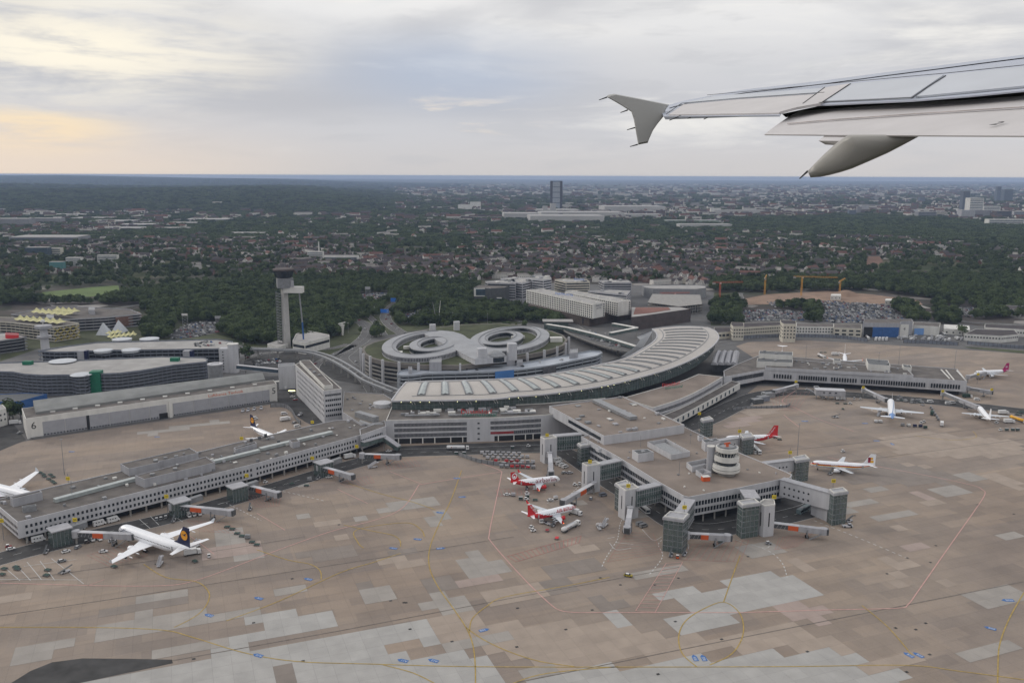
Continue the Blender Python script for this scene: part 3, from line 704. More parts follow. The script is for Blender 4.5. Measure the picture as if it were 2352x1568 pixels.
def block(name, label, pxs, z0, z1, wall=LGREY, roof=ROOFG, parent=None, par=.5, seed=0, units=2):
    Pb = [tuple(p[:2]) for p in P2(pxs, z1)]
    if area(Pb) < 0: Pb = Pb[::-1]
    o = MB().prism(Pb, z0, z1 - .02, 0, 1).build(name, [wall, roof], parent)
    MB().rim(Pb, z1 - .02, z1 + par, .35).build('parapet', wall, o)
    if units:
        rnd = random.Random(seed); k = 0
        for _ in range(40):
            if k >= units: break
            c = cen(Pb); q = (c.x + rnd.uniform(-1, 1) * 12, c.y + rnd.uniform(-1, 1) * 12)
            if inpoly(*q, inset(Pb, 1.5)): MB().box((*q, z1 + .6), (rnd.uniform(1, 3), rnd.uniform(1, 3), 1.0), APR).build('roof_vent', METAL, o); k += 1
    return Pb, o
block('plant_room', '', [(310, 1093), (331, 1102), (494, 1063), (473, 1049.5)], 13, 17.8, parent=pierA, seed=1, units=3)
block('plant_room', '', [(276, 1066), (296, 1078), (365, 1063), (366, 1060), (456, 1041), (436, 1029.5)], 13, 17.2, parent=pierA, seed=2, units=4)
block('plant_room', '', [(23, 1143), (29, 1147), (97, 1131), (91, 1126.5)], 13, 17.3, parent=pierA, seed=3, units=0)
block('plant_room', '', [(50, 1164), (52, 1167), (84, 1162), (82, 1159)], 13, 15.6, METAL, METAL, parent=pierA, seed=4, units=0)
block('plant_room', '', [(537, 1029), (541, 1033), (590, 1019), (586, 1015)], 13, 16, parent=pierA, seed=5, units=1)
block('plant_room', '', [(664, 1012), (672, 1018), (689, 1014), (681, 1008)], 13, 16.5, parent=pierA, seed=6, units=0)
roof_units(pierA, P, 13.1, 64, 5)
b = MB(); b.beam(G(821, 950, 16), G(864, 963, 16), 5, 4.2); b.build('air_duct', METAL, pierA); MB().tube([G(828, 968, 14), G(850, 976, 14), G(880, 975, 14)], 1.4, 8).build('air_duct', METAL, pierA)
for x, y in ((640, 1014), (596, 1005), (577, 1010), (610, 999)): MB().box(G(x, y, 14.4), (2, 1.6, 1.8), .3).build('roof_vent', DGREY, pierA)
# link from the pier to the main building, with the sloping glazed stair
t, P = bldg('link_building', 'white link wing with one window row between the left pier and the main terminal', 'link building', [(828, 1000), (887, 979), (884, 966), (826, 986)], 14.5, 4.5, WHITE, ROOFG, .4, rows=(10.5,), sp=1.7, win=(1, 1.6))
t = thing('covered_stair', 'grey covered stairway sloping down beside the link wing', 'stairway', G(880, 1030))
a0, a1, a2 = G(832, 1020, 8.5), G(882, 1006, 8.5), G(917, 1030, 2.5)
MB().beam(a0, a1, 4, 3).beam(a1, a2, 4, 3).build('glazed_side', GLASSG, t); MB().beam(a0 + UP * 1.8, a1 + UP * 1.8, 4.6, .5).beam(a1 + UP * 1.8, a2 + UP * 1.8, 4.6, .5).build('roof', LGREY, t)
for p_ in (a0, a1): MB().box((p_.x, p_.y, 3.4), (.6, .6, 6.8)).build('pillar', CONC, t)

# ---- main building, apron side
MP = [(886.7, 966.3), (961, 964.5), (1069.7, 962), (1165, 959), (1251, 954), (1400, 935), (1390, 915), (1250, 927), (1100, 934), (900, 935)]
mainb, P = bldg('terminal_building', 'wide pale terminal building with three ribbon windows under the curved hall', 'terminal', MP, 17.5, 0.0, WHITE, ROOFG, .6, trim=WHITE2)
FL = [G(x, y, 17.5) for x, y in MP[:5]]
def ribbon(parent, pts, s0, s1, z0, z1, m, off=.10, name='window_band', mull=None):
    full = resample(pts, 41); i0, i1 = int(s0 * 40), int(s1 * 40); b = MB(); mm = MB()
    for i in range(i0, i1):
        p, q = full[i], full[i + 1]; d = (q - p).normalized(); n = Vector((d.y, -d.x, 0)) * off
        b.quad((*(p + n)[:2], z0), (*(q + n)[:2], z0), (*(q + n)[:2], z1), (*(p + n)[:2], z1))
        if mull:
            for k in range(mull):
                r_ = p.lerp(q, k / mull) + n * 1.8; mm.box((r_.x, r_.y, (z0 + z1) / 2), (.18, .18, z1 - z0), math.atan2(d.y, d.x))
            for k in (1, 2): zz = z0 + (z1 - z0) * k / 3; mm.beam((*(p + n * 1.8)[:2], zz), (*(q + n * 1.8)[:2], zz), .12, .12)
    o = b.build(name, m, parent)
    if mull: mm.build('mullion', LGREY, o)
    return o
for za, zb_ in ((12.9, 15.2), (9.0, 11.4), (5.0, 7.4)): ribbon(mainb, FL, .05, .51, za, zb_, GLASS, mull=3)
ribbon(mainb, FL, .655, .985, 12.9, 15.2, GLASS, mull=3); ribbon(mainb, FL, .655, .985, 9.0, 11.4, GLASS, mull=3)
ribbon(mainb, FL, .655, .80, 5.3, 7.2, REDD, name='red_panel'); ribbon(mainb, FL, .80, .985, 5.0, 7.4, GLASS, mull=2)
ribbon(mainb, FL, .055, .50, 0.05, 3.9, BLACK, name='loading_bay'); ribbon(mainb, FL, .68, .985, .05, 3.9, BLACK, name='loading_bay')
full = resample(FL, 41)
for s in (.08, .16, .24, .32, .41, .48, .72, .80, .88, .94):
    p_ = full[int(s * 40)]; MB().box((p_.x, p_.y - .5, 2), (.7, .7, 4)).build('pillar', WHITE2, mainb)
for zc in (14, 10.2, 6.2, 2.2): p_ = full[int(.585 * 40)]; MB().box((p_.x, p_.y - .15, zc), (1.6, .3, 1.0)).build('window', GLASS, mainb)
roof_units(mainb, [tuple(p[:2]) for p in P2([(900, 960), (1240, 950), (1240, 934), (1100, 938), (905, 945)], 17.5)], 17.6, 46, 8, big=6, hmax=2)
for x0, x1, y in ((930, 1010, 954), (1030, 1140, 953), (1150, 1230, 949)): MB().tube([G(x0, y, 18.7), G(x1, y - 2, 18.7)], .7, 6).build('air_duct', METAL, mainb)
sg = thing('roof_sign', 'red and green airport name lettering standing on the terminal roof', 'sign', G(1090, 948, 17.5)); q = G(1096, 945, 21.4)
for k in range(8): MB().box((q.x - 16 + k * 4.4, q.y + .4, 19.6), (.15, .15, 4.6)).build('sign_frame', METAL, sg)
text(sg, 'Düsseldorf', G(1094, 945.5, 21.6), XA, UP, 5.2, RED, ext=.08); text(sg, 'international', G(1101, 951.5, 20.5), XA, UP, 5.0, mat('green_letters', (.05, .19, .14), .6), ext=.08)
# ---- curved hall
FE = [(899, 921.5), (930, 921.3), (995, 921.2), (1060, 920), (1134.5, 918), (1184, 911.8), (1240, 908), (1294, 901.5), (1350, 893.5), (1418, 881), (1493, 861.5), (1540, 847), (1580, 831), (1610, 815.5), (1634.6, 798), (1648, 783), (1651, 773), (1644, 762), (1635, 757), (1622.7, 752.5)]
BE = [(932.8, 877.9), (995, 876.5), (1060, 875), (1120, 873), (1194, 869), (1260, 861), (1318.7, 850.5), (1370, 840), (1418, 829.3), (1445, 820), (1468, 807), (1490, 794), (1505, 782), (1509, 772), (1506, 764), (1498, 757)]
NS = 72; Fp = resample(smooth_path([G(x, y, 25) for x, y in FE], 3), NS); Bp = resample(smooth_path([G(x, y, 30) for x, y in BE], 3), NS)
Fp = [Vector((p.x, p.y, 25)) for p in Fp]; Bp = [Vector((p.x, p.y, 30)) for p in Bp]
hall = thing('terminal_hall', 'long banana shaped terminal hall with pale curved roof and many cross skylights', 'terminal hall', cen(Fp))
K = 14
def roofpt(i, s, lift=0.0):
    i = max(0, min(NS - 1.001, i)); j = int(i); f = i - j
    a = Fp[j].lerp(Fp[j + 1], f); c_ = Bp[j].lerp(Bp[j + 1], f); p = a.lerp(c_, s)
    e = min(1.0, .35 + i / 5.0); p.z += 2.6 * e * math.sin(math.pi * min(1, s * .92 + .04)) ** .8 + lift; return p
b = MB(); vs = [roofpt(i, k / K) for i in range(NS) for k in range(K + 1)]
b.add(vs, [(i * (K + 1) + k, (i + 1) * (K + 1) + k, (i + 1) * (K + 1) + k + 1, i * (K + 1) + k + 1) for i in range(NS - 1) for k in range(K)])
b.add([v - UP * .7 for v in vs], [(i * (K + 1) + k + 1, (i + 1) * (K + 1) + k + 1, (i + 1) * (K + 1) + k, i * (K + 1) + k) for i in range(NS - 1) for k in range(K)])
roofo = b.build('roof', HALLR, hall, smooth=True)
e = MB(); per = [roofpt(i, 0) for i in range(NS)] + [roofpt(NS - 1, k / K) for k in range(K + 1)] + [roofpt(i, 1) for i in range(NS - 1, -1, -1)] + [roofpt(0, 1 - k / K) for k in range(K + 1)]
for i in range(len(per) - 1):
    if (per[i + 1] - per[i]).length > .05: e.beam(per[i], per[i + 1], .9, 1.1)
e.build('eave', WHITE, roofo)
for s in (.17, .9):
    e = MB()
    for i in range(2, NS - 2): e.beam(roofpt(i, s, .12), roofpt(i + 1, s, .12), .7, .3)
    e.build('roof_seam', MGREY, roofo)
for n_ in range(25):
    i = 3.0 + n_ * 2.72; w = .42 if n_ < 12 else .26; lf = 1.2 if n_ < 12 else .5; g = MB(); fr = MB()
    for k in range(10):
        s0, s1 = .2 + .66 * k / 10, .2 + .66 * (k + 1) / 10; sl = -.0
        a, c_, d, f_ = roofpt(i - w, s0, .35), roofpt(i + w, s0, .35), roofpt(i + w, s1, .35), roofpt(i - w, s1, .35); m0, m1 = roofpt(i, s0, lf), roofpt(i, s1, lf)
        g.quad(a, m0, m1, f_); g.quad(m0, c_, d, m1)
        for (u_, v_) in ((a, f_), (c_, d)): fr.beam(u_, v_, .8 if n_ < 12 else .55, .7)
        if k in (0, 9): fr.beam(a if k == 0 else f_, c_ if k == 0 else d, .5, .6)
    o = g.build('skylight', SKYL if n_ < 12 else METAL, hall); fr.build('skylight_frame', MGREY if n_ < 12 else METAL, o)
gl = MB(); mu = MB(); lam = []
ins = [(Fp[i] - Vector(((Fp[min(i + 1, NS - 1)] - Fp[max(i - 1, 0)]).y, -(Fp[min(i + 1, NS - 1)] - Fp[max(i - 1, 0)]).x, 0)).normalized() * 4.0) for i in range(NS)]
for i in range(NS - 1):
    p_, q_ = ins[i], ins[i + 1]
    gl.quad((*p_[:2], 14), (*q_[:2], 14), (*q_[:2], 25), (*p_[:2], 25))
    for k in range(2):
        r_ = p_.lerp(q_, k / 2); d = (q_ - p_).normalized(); n = Vector((d.y, -d.x, 0)) * .12; mu.box((*(r_ + n)[:2], 19.5), (.16, .16, 11), math.atan2(d.y, d.x))
    for zz in (19, 21, 23): d = (q_ - p_).normalized(); n = Vector((d.y, -d.x, 0)) * .12; mu.beam((*(p_ + n)[:2], zz), (*(q_ + n)[:2], zz), .1, .12)
gl.quad((*ins[0][:2], 14), (*Bp[0][:2], 14), (*Bp[0][:2], 29), (*ins[0][:2], 25))
g = gl.build('glass_wall', GLASSG, hall); mu.build('mullion', MGREY, g)
for i in range(1, NS - 18, 1):
    if random.Random(i * 7).random() < .5:
        p_ = ins[i] + Vector((0, -1.2, 0)); MB().lathe((p_.x, p_.y, 23.6), [(.05, -.25), (.24, -.1), (.24, .1), (.05, .25)], 6).build('ceiling_lamp', LAMPW, hall)
for i in range(2, NS - 6, 3): p_ = ins[i]; MB().beam(p_ + Vector((0, 0, -1)), p_ + Vector((1.5, -2.2, -3)), .35, .35).beam(p_ + Vector((2, 0, -1)), p_ + Vector((3.5, -2.2, -3)), .35, .35).build('strut', WHITE2, hall)
bk = MB()
for i in range(NS - 1): bk.quad((*Bp[i + 1][:2], 0), (*Bp[i][:2], 0), (*Bp[i][:2], 29), (*Bp[i + 1][:2], 29))
bk.build('rear_wall', MGREY, hall)
EXC.append([PX((*p[:2], 0)) for p in Fp] + [PX((*p[:2], 0)) for p in Bp[::-1]])
# drop-off canopy behind the hall
can = thing('entrance_canopy', 'pale curved entrance canopy on the inner side of the terminal hall', 'canopy', G(1480, 780))
ca_ = [G(x, y, 15) for x, y in [(1415, 832), (1450, 818), (1475, 800), (1487, 782), (1496, 766), (1502, 758)]]; cb_ = [G(x, y, 20) for x, y in [(1360, 842), (1425, 820), (1460, 795), (1470, 780), (1462, 773), (1478, 764)]]
b = MB()
for i in range(5): b.quad(cb_[i], cb_[i + 1], ca_[i + 1], ca_[i])
b.build('canopy_roof', METAL, can)
# ---- middle pier (diagonal) with brown roof
PB = [(1335, 1003), (1418.5, 1049.8), (1515.6, 1109.5), (1570, 1140), (1582, 1142.5), (1694.9, 1122), (1792, 1102), (1815, 1098), (1819, 1091), (1805, 1084), (1690, 1037), (1632.6, 1010), (1560, 975), (1440, 985)]
pierB, P = bldg('airport_pier', 'angular middle pier with brown flat roof and the round white tower on it', 'airport pier', PB, 16.5, 5.2, WHITE, ROOFB, .5)
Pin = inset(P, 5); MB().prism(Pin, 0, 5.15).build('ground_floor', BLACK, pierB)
mb = boxmesh('window', (1.5, .14, 2.5), GLASS); pl = []
cor = [G(x, y, 16.5) for x, y in [(1335, 1003), (1418.5, 1049.8), (1515.6, 1109.5), (1570, 1140), (1582, 1142.5), (1694.9, 1122), (1792, 1102)]]
for a, c_ in ((4, 5), (5, 6), (0, 1), (1, 2), (2, 3)):
    for zc in (12.2, 7.9): wins(pl, cor[a], cor[c_], zc, 1.5, 2.0, s0=.04, s1=.96)
rep(pierB, 'window', mb, pl, 100); pc = []
for a, c_ in ((0, 2), (2, 3), (4, 5)):
    A, B = cor[a], cor[c_]; d = (B - A).normalized(); nn = Vector((d.y, -d.x, 0)); n = int((B - A).length / 8)
    for k in range(n): q = A + d * (4 + k * 8) - nn * 2; pc.append(((q.x, q.y, 2.55), 0))
rep(pierB, 'pillar', boxmesh('pillar', (.8, .8, 5.1), CONC), pc, 60)
UPB = [(1261.4, 933.9), (1300, 955), (1387, 1003), (1480, 991), (1572, 977), (1500, 944), (1430.7, 911.5)]
Pb, ub = block('upper_storey', '', UPB, 15.5, 22, WHITE, ROOFB, pierB, .7, 7, 0)
bb = MB(); A, B = G(1300, 955, 22), G(1387, 1003, 22); A2, B2 = G(1387, 1003, 22), G(1572, 977, 22)
for (A_, B_) in ((A, B), (A2, B2)):
    d = (B_ - A_).normalized(); nn = Vector((d.y, -d.x, 0)) * .1
    A1, B1 = A_ + d * 4 + nn, B_ - d * 4 + nn; bb.quad((*A1[:2], 18.2), (*B1[:2], 18.2), (*B1[:2], 20.6), (*A1[:2], 20.6))
bb.build('window_band', GLASS, ub)
roof_units(ub, Pb, 22.1, 26, 9, big=4)
MB().beam(G(1369, 920, 23.5), G(1455, 960, 23.5), 6.5, 2.2).build('skylight', METAL, ub)
for pxs, z1 in (([(1452, 1035), (1466, 1044), (1502, 1039), (1487, 1032)], 21.5), ([(1612, 1011), (1620, 1018), (1655, 1013), (1645, 1007)], 22), ([(1602, 1001), (1606, 1005), (1617, 1003), (1612, 1000)], 19)): block('plant_room', '', pxs, 16.5, z1, WHITE, DGREY, pierB, .5, 1, 1)
def pen(pxs, z1):
    Pn = [tuple(p[:2]) for p in P2(pxs, z1)]
    if area(Pn) < 0: Pn = Pn[::-1]
    o = MB().rim(Pn, 16.55, z1, .3).build('plant_screen', WHITE, pierB); return Pn
pn = pen([(1487, 1014), (1542, 1044), (1585, 1036), (1530, 1006.5)], 20); c = cen(pn); MB().prism(inset(pn, 3), 16.6, 18.6).build('plant_unit', METAL, pierB)
pn = pen([(1577, 1061), (1590, 1072), (1636, 1062), (1622, 1052)], 20); MB().prism(inset(pn, 2.5), 16.6, 18.2).build('plant_unit', METAL, pierB)
pn = pen([(1598, 1079), (1612, 1088), (1634, 1083), (1616, 1075)], 19.5)
block('plant_room', '', [(1368, 1021 + 7), (1375, 1032), (1382, 1030), (1376, 1026)], 16.5, 18.5, WHITE, METAL, pierB, .2, 1, 0)
rb = thing('container', 'red and white plant container on the brown roof beside the round tower', 'container', G(1620, 1103, 16.5)); q = G(1620.5, 1098, 17.9)
MB().box((q.x, q.y, 17.85), (4.4, 3.2, 2.6), .2).build('body', ORANGE, rb); MB().box((q.x, q.y, 19.25), (4.5, 3.3, .2), .2).build('roof', WHITE2, rb)
roof_units(pierB, P, 16.6, 26, 77, big=1.4, small=.5, hmax=1.0)
for (x, y) in ((1471, 1027), (1560, 1088), (1586, 1018), (1352, 1020)):
    q = G(x, y, 16.6); MB().tube([q, q + UP * 8], .12, 5).build('antenna_mast', MGREY, pierB)
# the old round tower
q = G(1667, 1088, 16.5); tw = thing('round_tower', 'round white apron control tower with three stacked rings on the brown roof', 'tower', q)
def ring(prof, m, nm): return MB().lathe(q, prof, 36).build(nm, m, tw, smooth=False)
ring([(5.2, 0), (5.2, 2.0)], CONC, 'base')
ring([(6.4, 1.8), (8.1, 2.6), (8.2, 4.2)], WHITE2, 'lower_ring'); ring([(8.22, 4.2), (8.22, 4.45)], BLACK, 'lower_ring_joint'); ring([(8.2, 4.45), (8.0, 6.6), (7.4, 6.65)], WHITE2, 'lower_ring')
ring([(5.9, 6.6), (6.4, 9.0)], GLASS, 'window_ring'); ring([(7.0, 8.8), (7.4, 9.0), (7.35, 11.4), (6.8, 11.5)], WHITE2, 'middle_ring'); MB().rim([(q.x + 7.2 * math.cos(a * math.pi / 12), q.y + 7.2 * math.sin(a * math.pi / 12)) for a in range(24)], q.z + 11.5, q.z + 12.3, .2).build('railing', WHITE2, tw)
ring([(4.8, 11.4), (6.0, 14.6)], GLASS, 'cab_window'); fm = MB()
for k in range(18):
    a = k * math.pi / 9; fm.beam((q.x + 4.9 * math.cos(a), q.y + 4.9 * math.sin(a), q.z + 11.5), (q.x + 6.1 * math.cos(a), q.y + 6.1 * math.sin(a), q.z + 14.6), .22, .22)
fm.build('window_frame', WHITE2, tw); ring([(6.2, 14.4), (6.6, 14.7), (6.6, 17.2), (6.2, 17.25)], WHITE2, 'top_ring'); ring([(6.1, 17.25), (6.1, 17.3)], METAL, 'roof'); MB().rim([(q.x + 5.2 * math.cos(a * math.pi / 12), q.y + 5.2 * math.sin(a * math.pi / 12)) for a in range(24)], q.z + 17.3, q.z + 17.9, .4).build('railing', MGREY, tw)
ring([(1.0, 17.3), (.8, 18.6)], ORANGE, 'radar_mount'); MB().box((q.x, q.y, q.z + 19.2), (4.2, .5, .9), .4).build('radar_antenna', ORANGE, tw)
q2 = q + Vector((-8.8, 3.2, 0)); MB().lathe(q2, [(2.3, 0), (2.3, 16.2)], 20).build('stair_shaft', LGREY, tw); MB().lathe(q2 + UP * 16.2, [(2.35, 0), (2.35, .5), (1.9, .5), (1.9, .1)], 20).build('shaft_rim', WHITE2, tw)

# ---- towers and bridges on the middle pier
def tower(name, label, pxs, z1, wall, roofm=ROOFL, slots=True, frame=False):
    P = [tuple(p[:2]) for p in P2(pxs, 0)]
    if area(P) < 0: P = P[::-1]
    t = thing(name, label, 'stair tower', cen(P)); MB().prism(P, 0, z1, 0).build('wall', wall, t); o = MB().poly(inset(P, .3), z1 + .02).build('roof', roofm, t); MB().rim(P, z1, z1 + .7, .4).build('parapet', WHITE2, o)
    if slots:
        for e in range(len(P)):
            A, B, d, n = wall_frame(P, e)
            if n.dot((A + B) / 2) > 0 or (B - A).length < 3: continue
            c = (A + B) / 2 + n * .06; MB().box((c.x, c.y, z1 * .55), (.6, .12, z1 * .45), math.atan2(d.y, d.x)).build('slot_window', BLACK, t)
    if frame:
        m = MB()
        for e in range(len(P)):
            A, B, d, n = wall_frame(P, e)
            if n.dot((A + B) / 2) > 0: continue
            L_ = (B - A).length; k = max(2, int(L_ / 2.2))
            for i in range(k + 1): c = A + d * (L_ * i / k) + n * .05; m.box((c.x, c.y, z1 / 2), (.2, .15, z1), math.atan2(d.y, d.x))
            for i in range(1, 6): zz = z1 * i / 6; m.beam((*(A + n * .06)[:2], zz), (*(B + n * .06)[:2], zz), .14, .25)
        m.build('frame', MGREY, t); MB().prism(inset(P, -.5), z1 - 1.3, z1 + .1).build('cap', LGREY, t)
        sm = MB(); c = cen(P)
        for i in range(5):
            zz = z1 * (i + .2) / 6; sm.beam((c.x - 2.5, c.y, zz), (c.x + 2.5, c.y, zz + z1 / 12), 2, .25)
        MB().box((c.x, c.y, z1 / 2), (2.4, 2.4, z1 - 1.5), .4).build('lift_shaft', CONC, t); sm.build('stair_flight', MGREY, t)
    return P, t
GLT = bpy.data.materials.new('tinted_glass'); GLT.use_nodes = True; _b = GLT.node_tree.nodes['Principled BSDF']; _b.inputs['Base Color'].default_value = (.10, .135, .13, 1); _b.inputs['Roughness'].default_value = .12; _b.inputs['Alpha'].default_value = .72; _b.inputs['Specular IOR Level'].default_value = .6
tower('stair_tower', 'white stair tower of the middle pier standing nearest the baggage cart yard', [(1240.3, 1058.7), (1250.8, 1065), (1278.7, 1060.7), (1268, 1054)], 17, WHITE)
tower('stair_tower', 'white stair tower of the middle pier between its two neighbours, above the orange jet bridge', [(1335.4, 1126.4), (1347.4, 1133.4), (1377.8, 1128.4), (1366, 1121)], 17.5, WHITE)
tower('stair_tower', 'white stair tower of the middle pier beside the white apron bus, third from the yard', [(1419.6, 1184), (1434.4, 1195), (1465.8, 1188), (1452, 1177)], 17.5, WHITE)
tower('stair_tower', 'white stair tower with rounded corner right of the second glass tower', [(1738, 1226), (1752, 1233), (1776, 1230), (1774, 1218), (1750, 1216)], 17.5, WHITE)
gt = [('big glass stair tower at the front tip of the middle pier', [(1521.8, 1264), (1566, 1271), (1578, 1257), (1536, 1251)], 18.5), ('green glass stair tower between the front tip and the white rounded tower', [(1691, 1227), (1702, 1237), (1740, 1231), (1728, 1221)], 19),
      ('glass stair tower at the far right end of the round window wall', [(1899, 1198), (1910, 1207), (1941, 1202), (1930, 1193)], 19), ('glass stair tower beside the nose of the red striped airliner', [(1817, 1100), (1826, 1108), (1855, 1103), (1846, 1094)], 14.5),
      ('glass stair tower beside the red tailed airliner behind the round tower', [(1697, 1037), (1705, 1046), (1730, 1042), (1722, 1033)], 12.5), ('narrow glass stair tower hidden behind the first white stair tower', [(1326, 1066), (1334, 1072), (1358, 1068), (1350, 1061)], 14.5), ('narrow glass stair tower between the second and third white stair towers', [(1412, 1168), (1420, 1174), (1446, 1169), (1436, 1160)], 15.5),
      ('glass stair tower where the upper pier roof meets the rear apron', [(1608, 1000), (1614, 1005), (1636, 1001), (1628, 995)], 13)]
for l_, p_, z_ in gt: tower('glass_stair_tower', l_, p_, z_, GLT, ROOFL, False, True)
def bridge(label, a, b_, z0, z1, w, holes=False):
    A, B = G(*a, z1), G(*b_, z1); t = thing('connecting_bridge', label, 'bridge', (A + B) / 2)
    d = (B - A).normalized(); n = Vector((d.y, -d.x, 0))
    if n.dot(A) > 0: n = -n
    A2, B2 = A - n * w, B - n * w; P = [A, B, B2, A2]; MB().prism(P, z0, z1).build('wall', WHITE if holes else GLASSG, t); MB().prism(inset([tuple(p[:2]) for p in (P if area(P) > 0 else P[::-1])], -.3), z1, z1 + .7).build('roof', LGREY, t)
    if holes:
        for r_, zz in enumerate((z1 - 3.6, z1 - 7.8)):
            for k in range(6 if holes == 6 else 5): c = A.lerp(B, .12 + .13 * k) + n * .05; MB().lathe((0, 0, 0), [(.55, -.05), (.55, .05)], 12, axis='y')
        for zz in (z1 - 3.4, z1 - 7.4):
            for k in range(6):
                c = A.lerp(B, .10 + .095 * k * (1.3 if holes == 5 else 1)) + n * .04; m = MB(); R_ = .62; seg = 12
                m.add([c + d * R_ * math.cos(2 * math.pi * s / seg) + UP * (zz - c.z + R_ * math.sin(2 * math.pi * s / seg)) + n * .02 for s in range(seg)], [tuple(range(seg))]); m.build('porthole', BLACK, t)
    else:
        m = MB(); L_ = (B - A).length
        for k in range(int(L_ / 1.7) + 1): c = A + d * min(L_, k * 1.7) + n * .08; m.box((c.x, c.y, (z0 + z1) / 2), (.16, .16, z1 - z0), math.atan2(d.y, d.x))
        for k in range(5): zz = z0 + (z1 - z0) * k / 4; m.beam((*(A + n * .08)[:2], zz), (*(B + n * .08)[:2], zz), .14, .3 if k in (0, 4) else .16)
        m.build('frame', LGREY, t); MB().box(((A + B) / 2) + n * .12 + UP * ((z0 + z1) / 2 - z1), (L_, .1, 1.1), math.atan2(d.y, d.x)).build('spandrel', GLASSG, t)
    return t
bridge('glazed bridge from the pier to the first white stair tower by the cart yard', (1275, 1004), (1336, 999), 7, 16.5, 5)
bridge('glazed bridge from the pier to the middle one of the three white stair towers', (1377, 1070), (1428, 1059), 7, 16.5, 5)
bridge('glazed bridge from the pier to the white stair tower above the white apron bus', (1464, 1128), (1520, 1115), 7, 16.5, 5)
bridge('slanting glazed bridge joining the front glass tower to the pier corner', (1572, 1186), (1596, 1150), 6, 16.5, 6)
bridge('short bridge between the pier front and the green glass tower beside the rounded tower', (1712, 1145), (1700, 1126), 6, 16, 8)
bridge('white bridge wall with two rows of round portholes over the curved road', (1792, 1103), (1909, 1135), 7.5, 17, 5, holes=6)
MB().prism([G(1862, 1181, 0)[:2], G(1905, 1200, 0)[:2], (G(1905, 1200, 0) + Vector((2, 5, 0)))[:2], (G(1862, 1181, 0) + Vector((2, 5, 0)))[:2]], 0, 8).build('wall_foot', WHITE, bpy.data.objects[[o.name for o in bpy.data.objects if o.name.startswith('connecting_bridge')][-1]])
bridge('porthole bridge running back from the roof edge to the airliner with red and yellow stripes', (1760, 1066), (1826, 1058), 6.5, 13.5, 4, holes=5)
bridge('porthole bridge behind the round tower towards the red tailed airliner', (1655, 1014), (1700, 1007), 6, 11, 4, holes=5)
# ---- curved concourse on the right, behind the middle pier
def ringbld(name, label, front, back, z1, z0, wall, roof, bands, cat, gf=None, trimw=.5):
    f = smooth_path([G(x, y, z1) for x, y in front], 3); bk = smooth_path([G(x, y, z1) for x, y in back], 3); P = [tuple(p[:2]) for p in f + bk[::-1]]
    if area(P) < 0: P = P[::-1]
    t = thing(name, label, cat, cen(P)); MB().prism(P, z0, z1 - .02).build('wall', wall, t); o = MB().poly(inset(P, .3), z1 + .01).build('roof', roof, t); MB().rim(P, z1 - .02, z1 + .6, .4).build('parapet', WHITE2, o)
    for (s0, s1, za, zb_, m, mu_) in bands: ribbon(t, [Vector((p.x, p.y, 0)) for p in f], s0, s1, za, zb_, m, mull=mu_)
    if gf: MB().prism(inset(P, gf), 0, z0 - .02).build('ground_floor', BLACK, t)
    EXC.append([PX((*p, 0)) for p in P]); return t, P
ringbld('curved_concourse', 'curved white concourse with two ribbon windows right of the middle pier', [(1500, 937), (1560, 918), (1610, 895), (1660, 866)], [(1430, 915), (1500, 895), (1560, 878), (1604, 860)], 16.5, 0, WHITE, ROOFB, [(.02, .98, 11.5, 13.8, GLASS, 3), (.02, .98, 7.2, 9.6, GLASS, 3)], 'concourse')
t, P = ringbld('bus_gate_wing', 'low curved wing with square blue windows in front of the white curved concourse', [(1540, 968), (1580, 947), (1640, 914), (1694, 884), (1700, 880)], [(1520, 955), (1580, 930), (1640, 897), (1680, 875)], 9, 4, WHITE2, ROOFG, [], 'bus gate wing', 3)
f = resample(smooth_path([G(x, y, 9) for x, y in [(1545, 966), (1580, 947), (1640, 914), (1694, 884)]], 3), 15)
for i in range(14): p_, q_ = f[i], f[i + 1]; d = (q_ - p_).normalized(); c = p_ + Vector((d.y, -d.x, 0)) * .08; MB().box((c.x, c.y, 6.6), (2.8, .12, 3.2), math.atan2(d.y, d.x)).build('window', GLASSB, t)
sg = thing('roof_sign', 'small red and green airport lettering on the roof of the curved concourse', 'sign', G(1550, 885, 17)); text(sg, 'Düsseldorf', G(1541, 882, 20.6), Vector((1, .55, 0)), UP, 4.2, RED, ext=.08); text(sg, 'international', G(1548, 889, 19.4), Vector((1, .55, 0)), UP, 3.6, MATS['green_letters'], ext=.08)
for k in range(4): q = G(1528 + 9 * k, 891 - 3 * k, 18.6); MB().box(q, (.15, .15, 3)).build('sign_frame', METAL, sg)
# ---- right pier
PC = [(1757.4, 849), (1880, 853.5), (2000, 861), (2100, 869), (2221.3, 876), (2198, 847.5), (2090, 840), (1940, 829), (1822, 821), (1757, 818), (1690, 838), (1600, 868), (1586, 880), (1640, 872), (1690, 860)]
PC = [(1757.4, 849), (2000, 861.5), (2221.3, 876), (2198, 847.5), (1822, 821), (1745, 816), (1690, 838), (1662, 852), (1664, 866)]
pierC, P = bldg('airport_pier', 'long low grey pier with tall narrow windows on the far right apron', 'airport pier', PC, 14, 4.4, WHITE, ROOFG, .5)
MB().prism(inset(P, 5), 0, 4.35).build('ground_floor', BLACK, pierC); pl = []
A, B = G(1757.4, 849, 14), G(2221.3, 876, 14); A0 = G(1664, 866, 14)
for s0, s1 in ((.05, .135), (.18, .315), (.345, .465), (.495, .80), (.835, .965)): wins(pl, A, B, 8.6, 1, 2.1, s0=s0, s1=s1)
wins(pl, A0, A, 10.2, 1, 1.7, s0=.2, s1=.95)
rep(pierC, 'window', boxmesh('window', (1.4, .14, 3.8), GLASS), pl, 100)
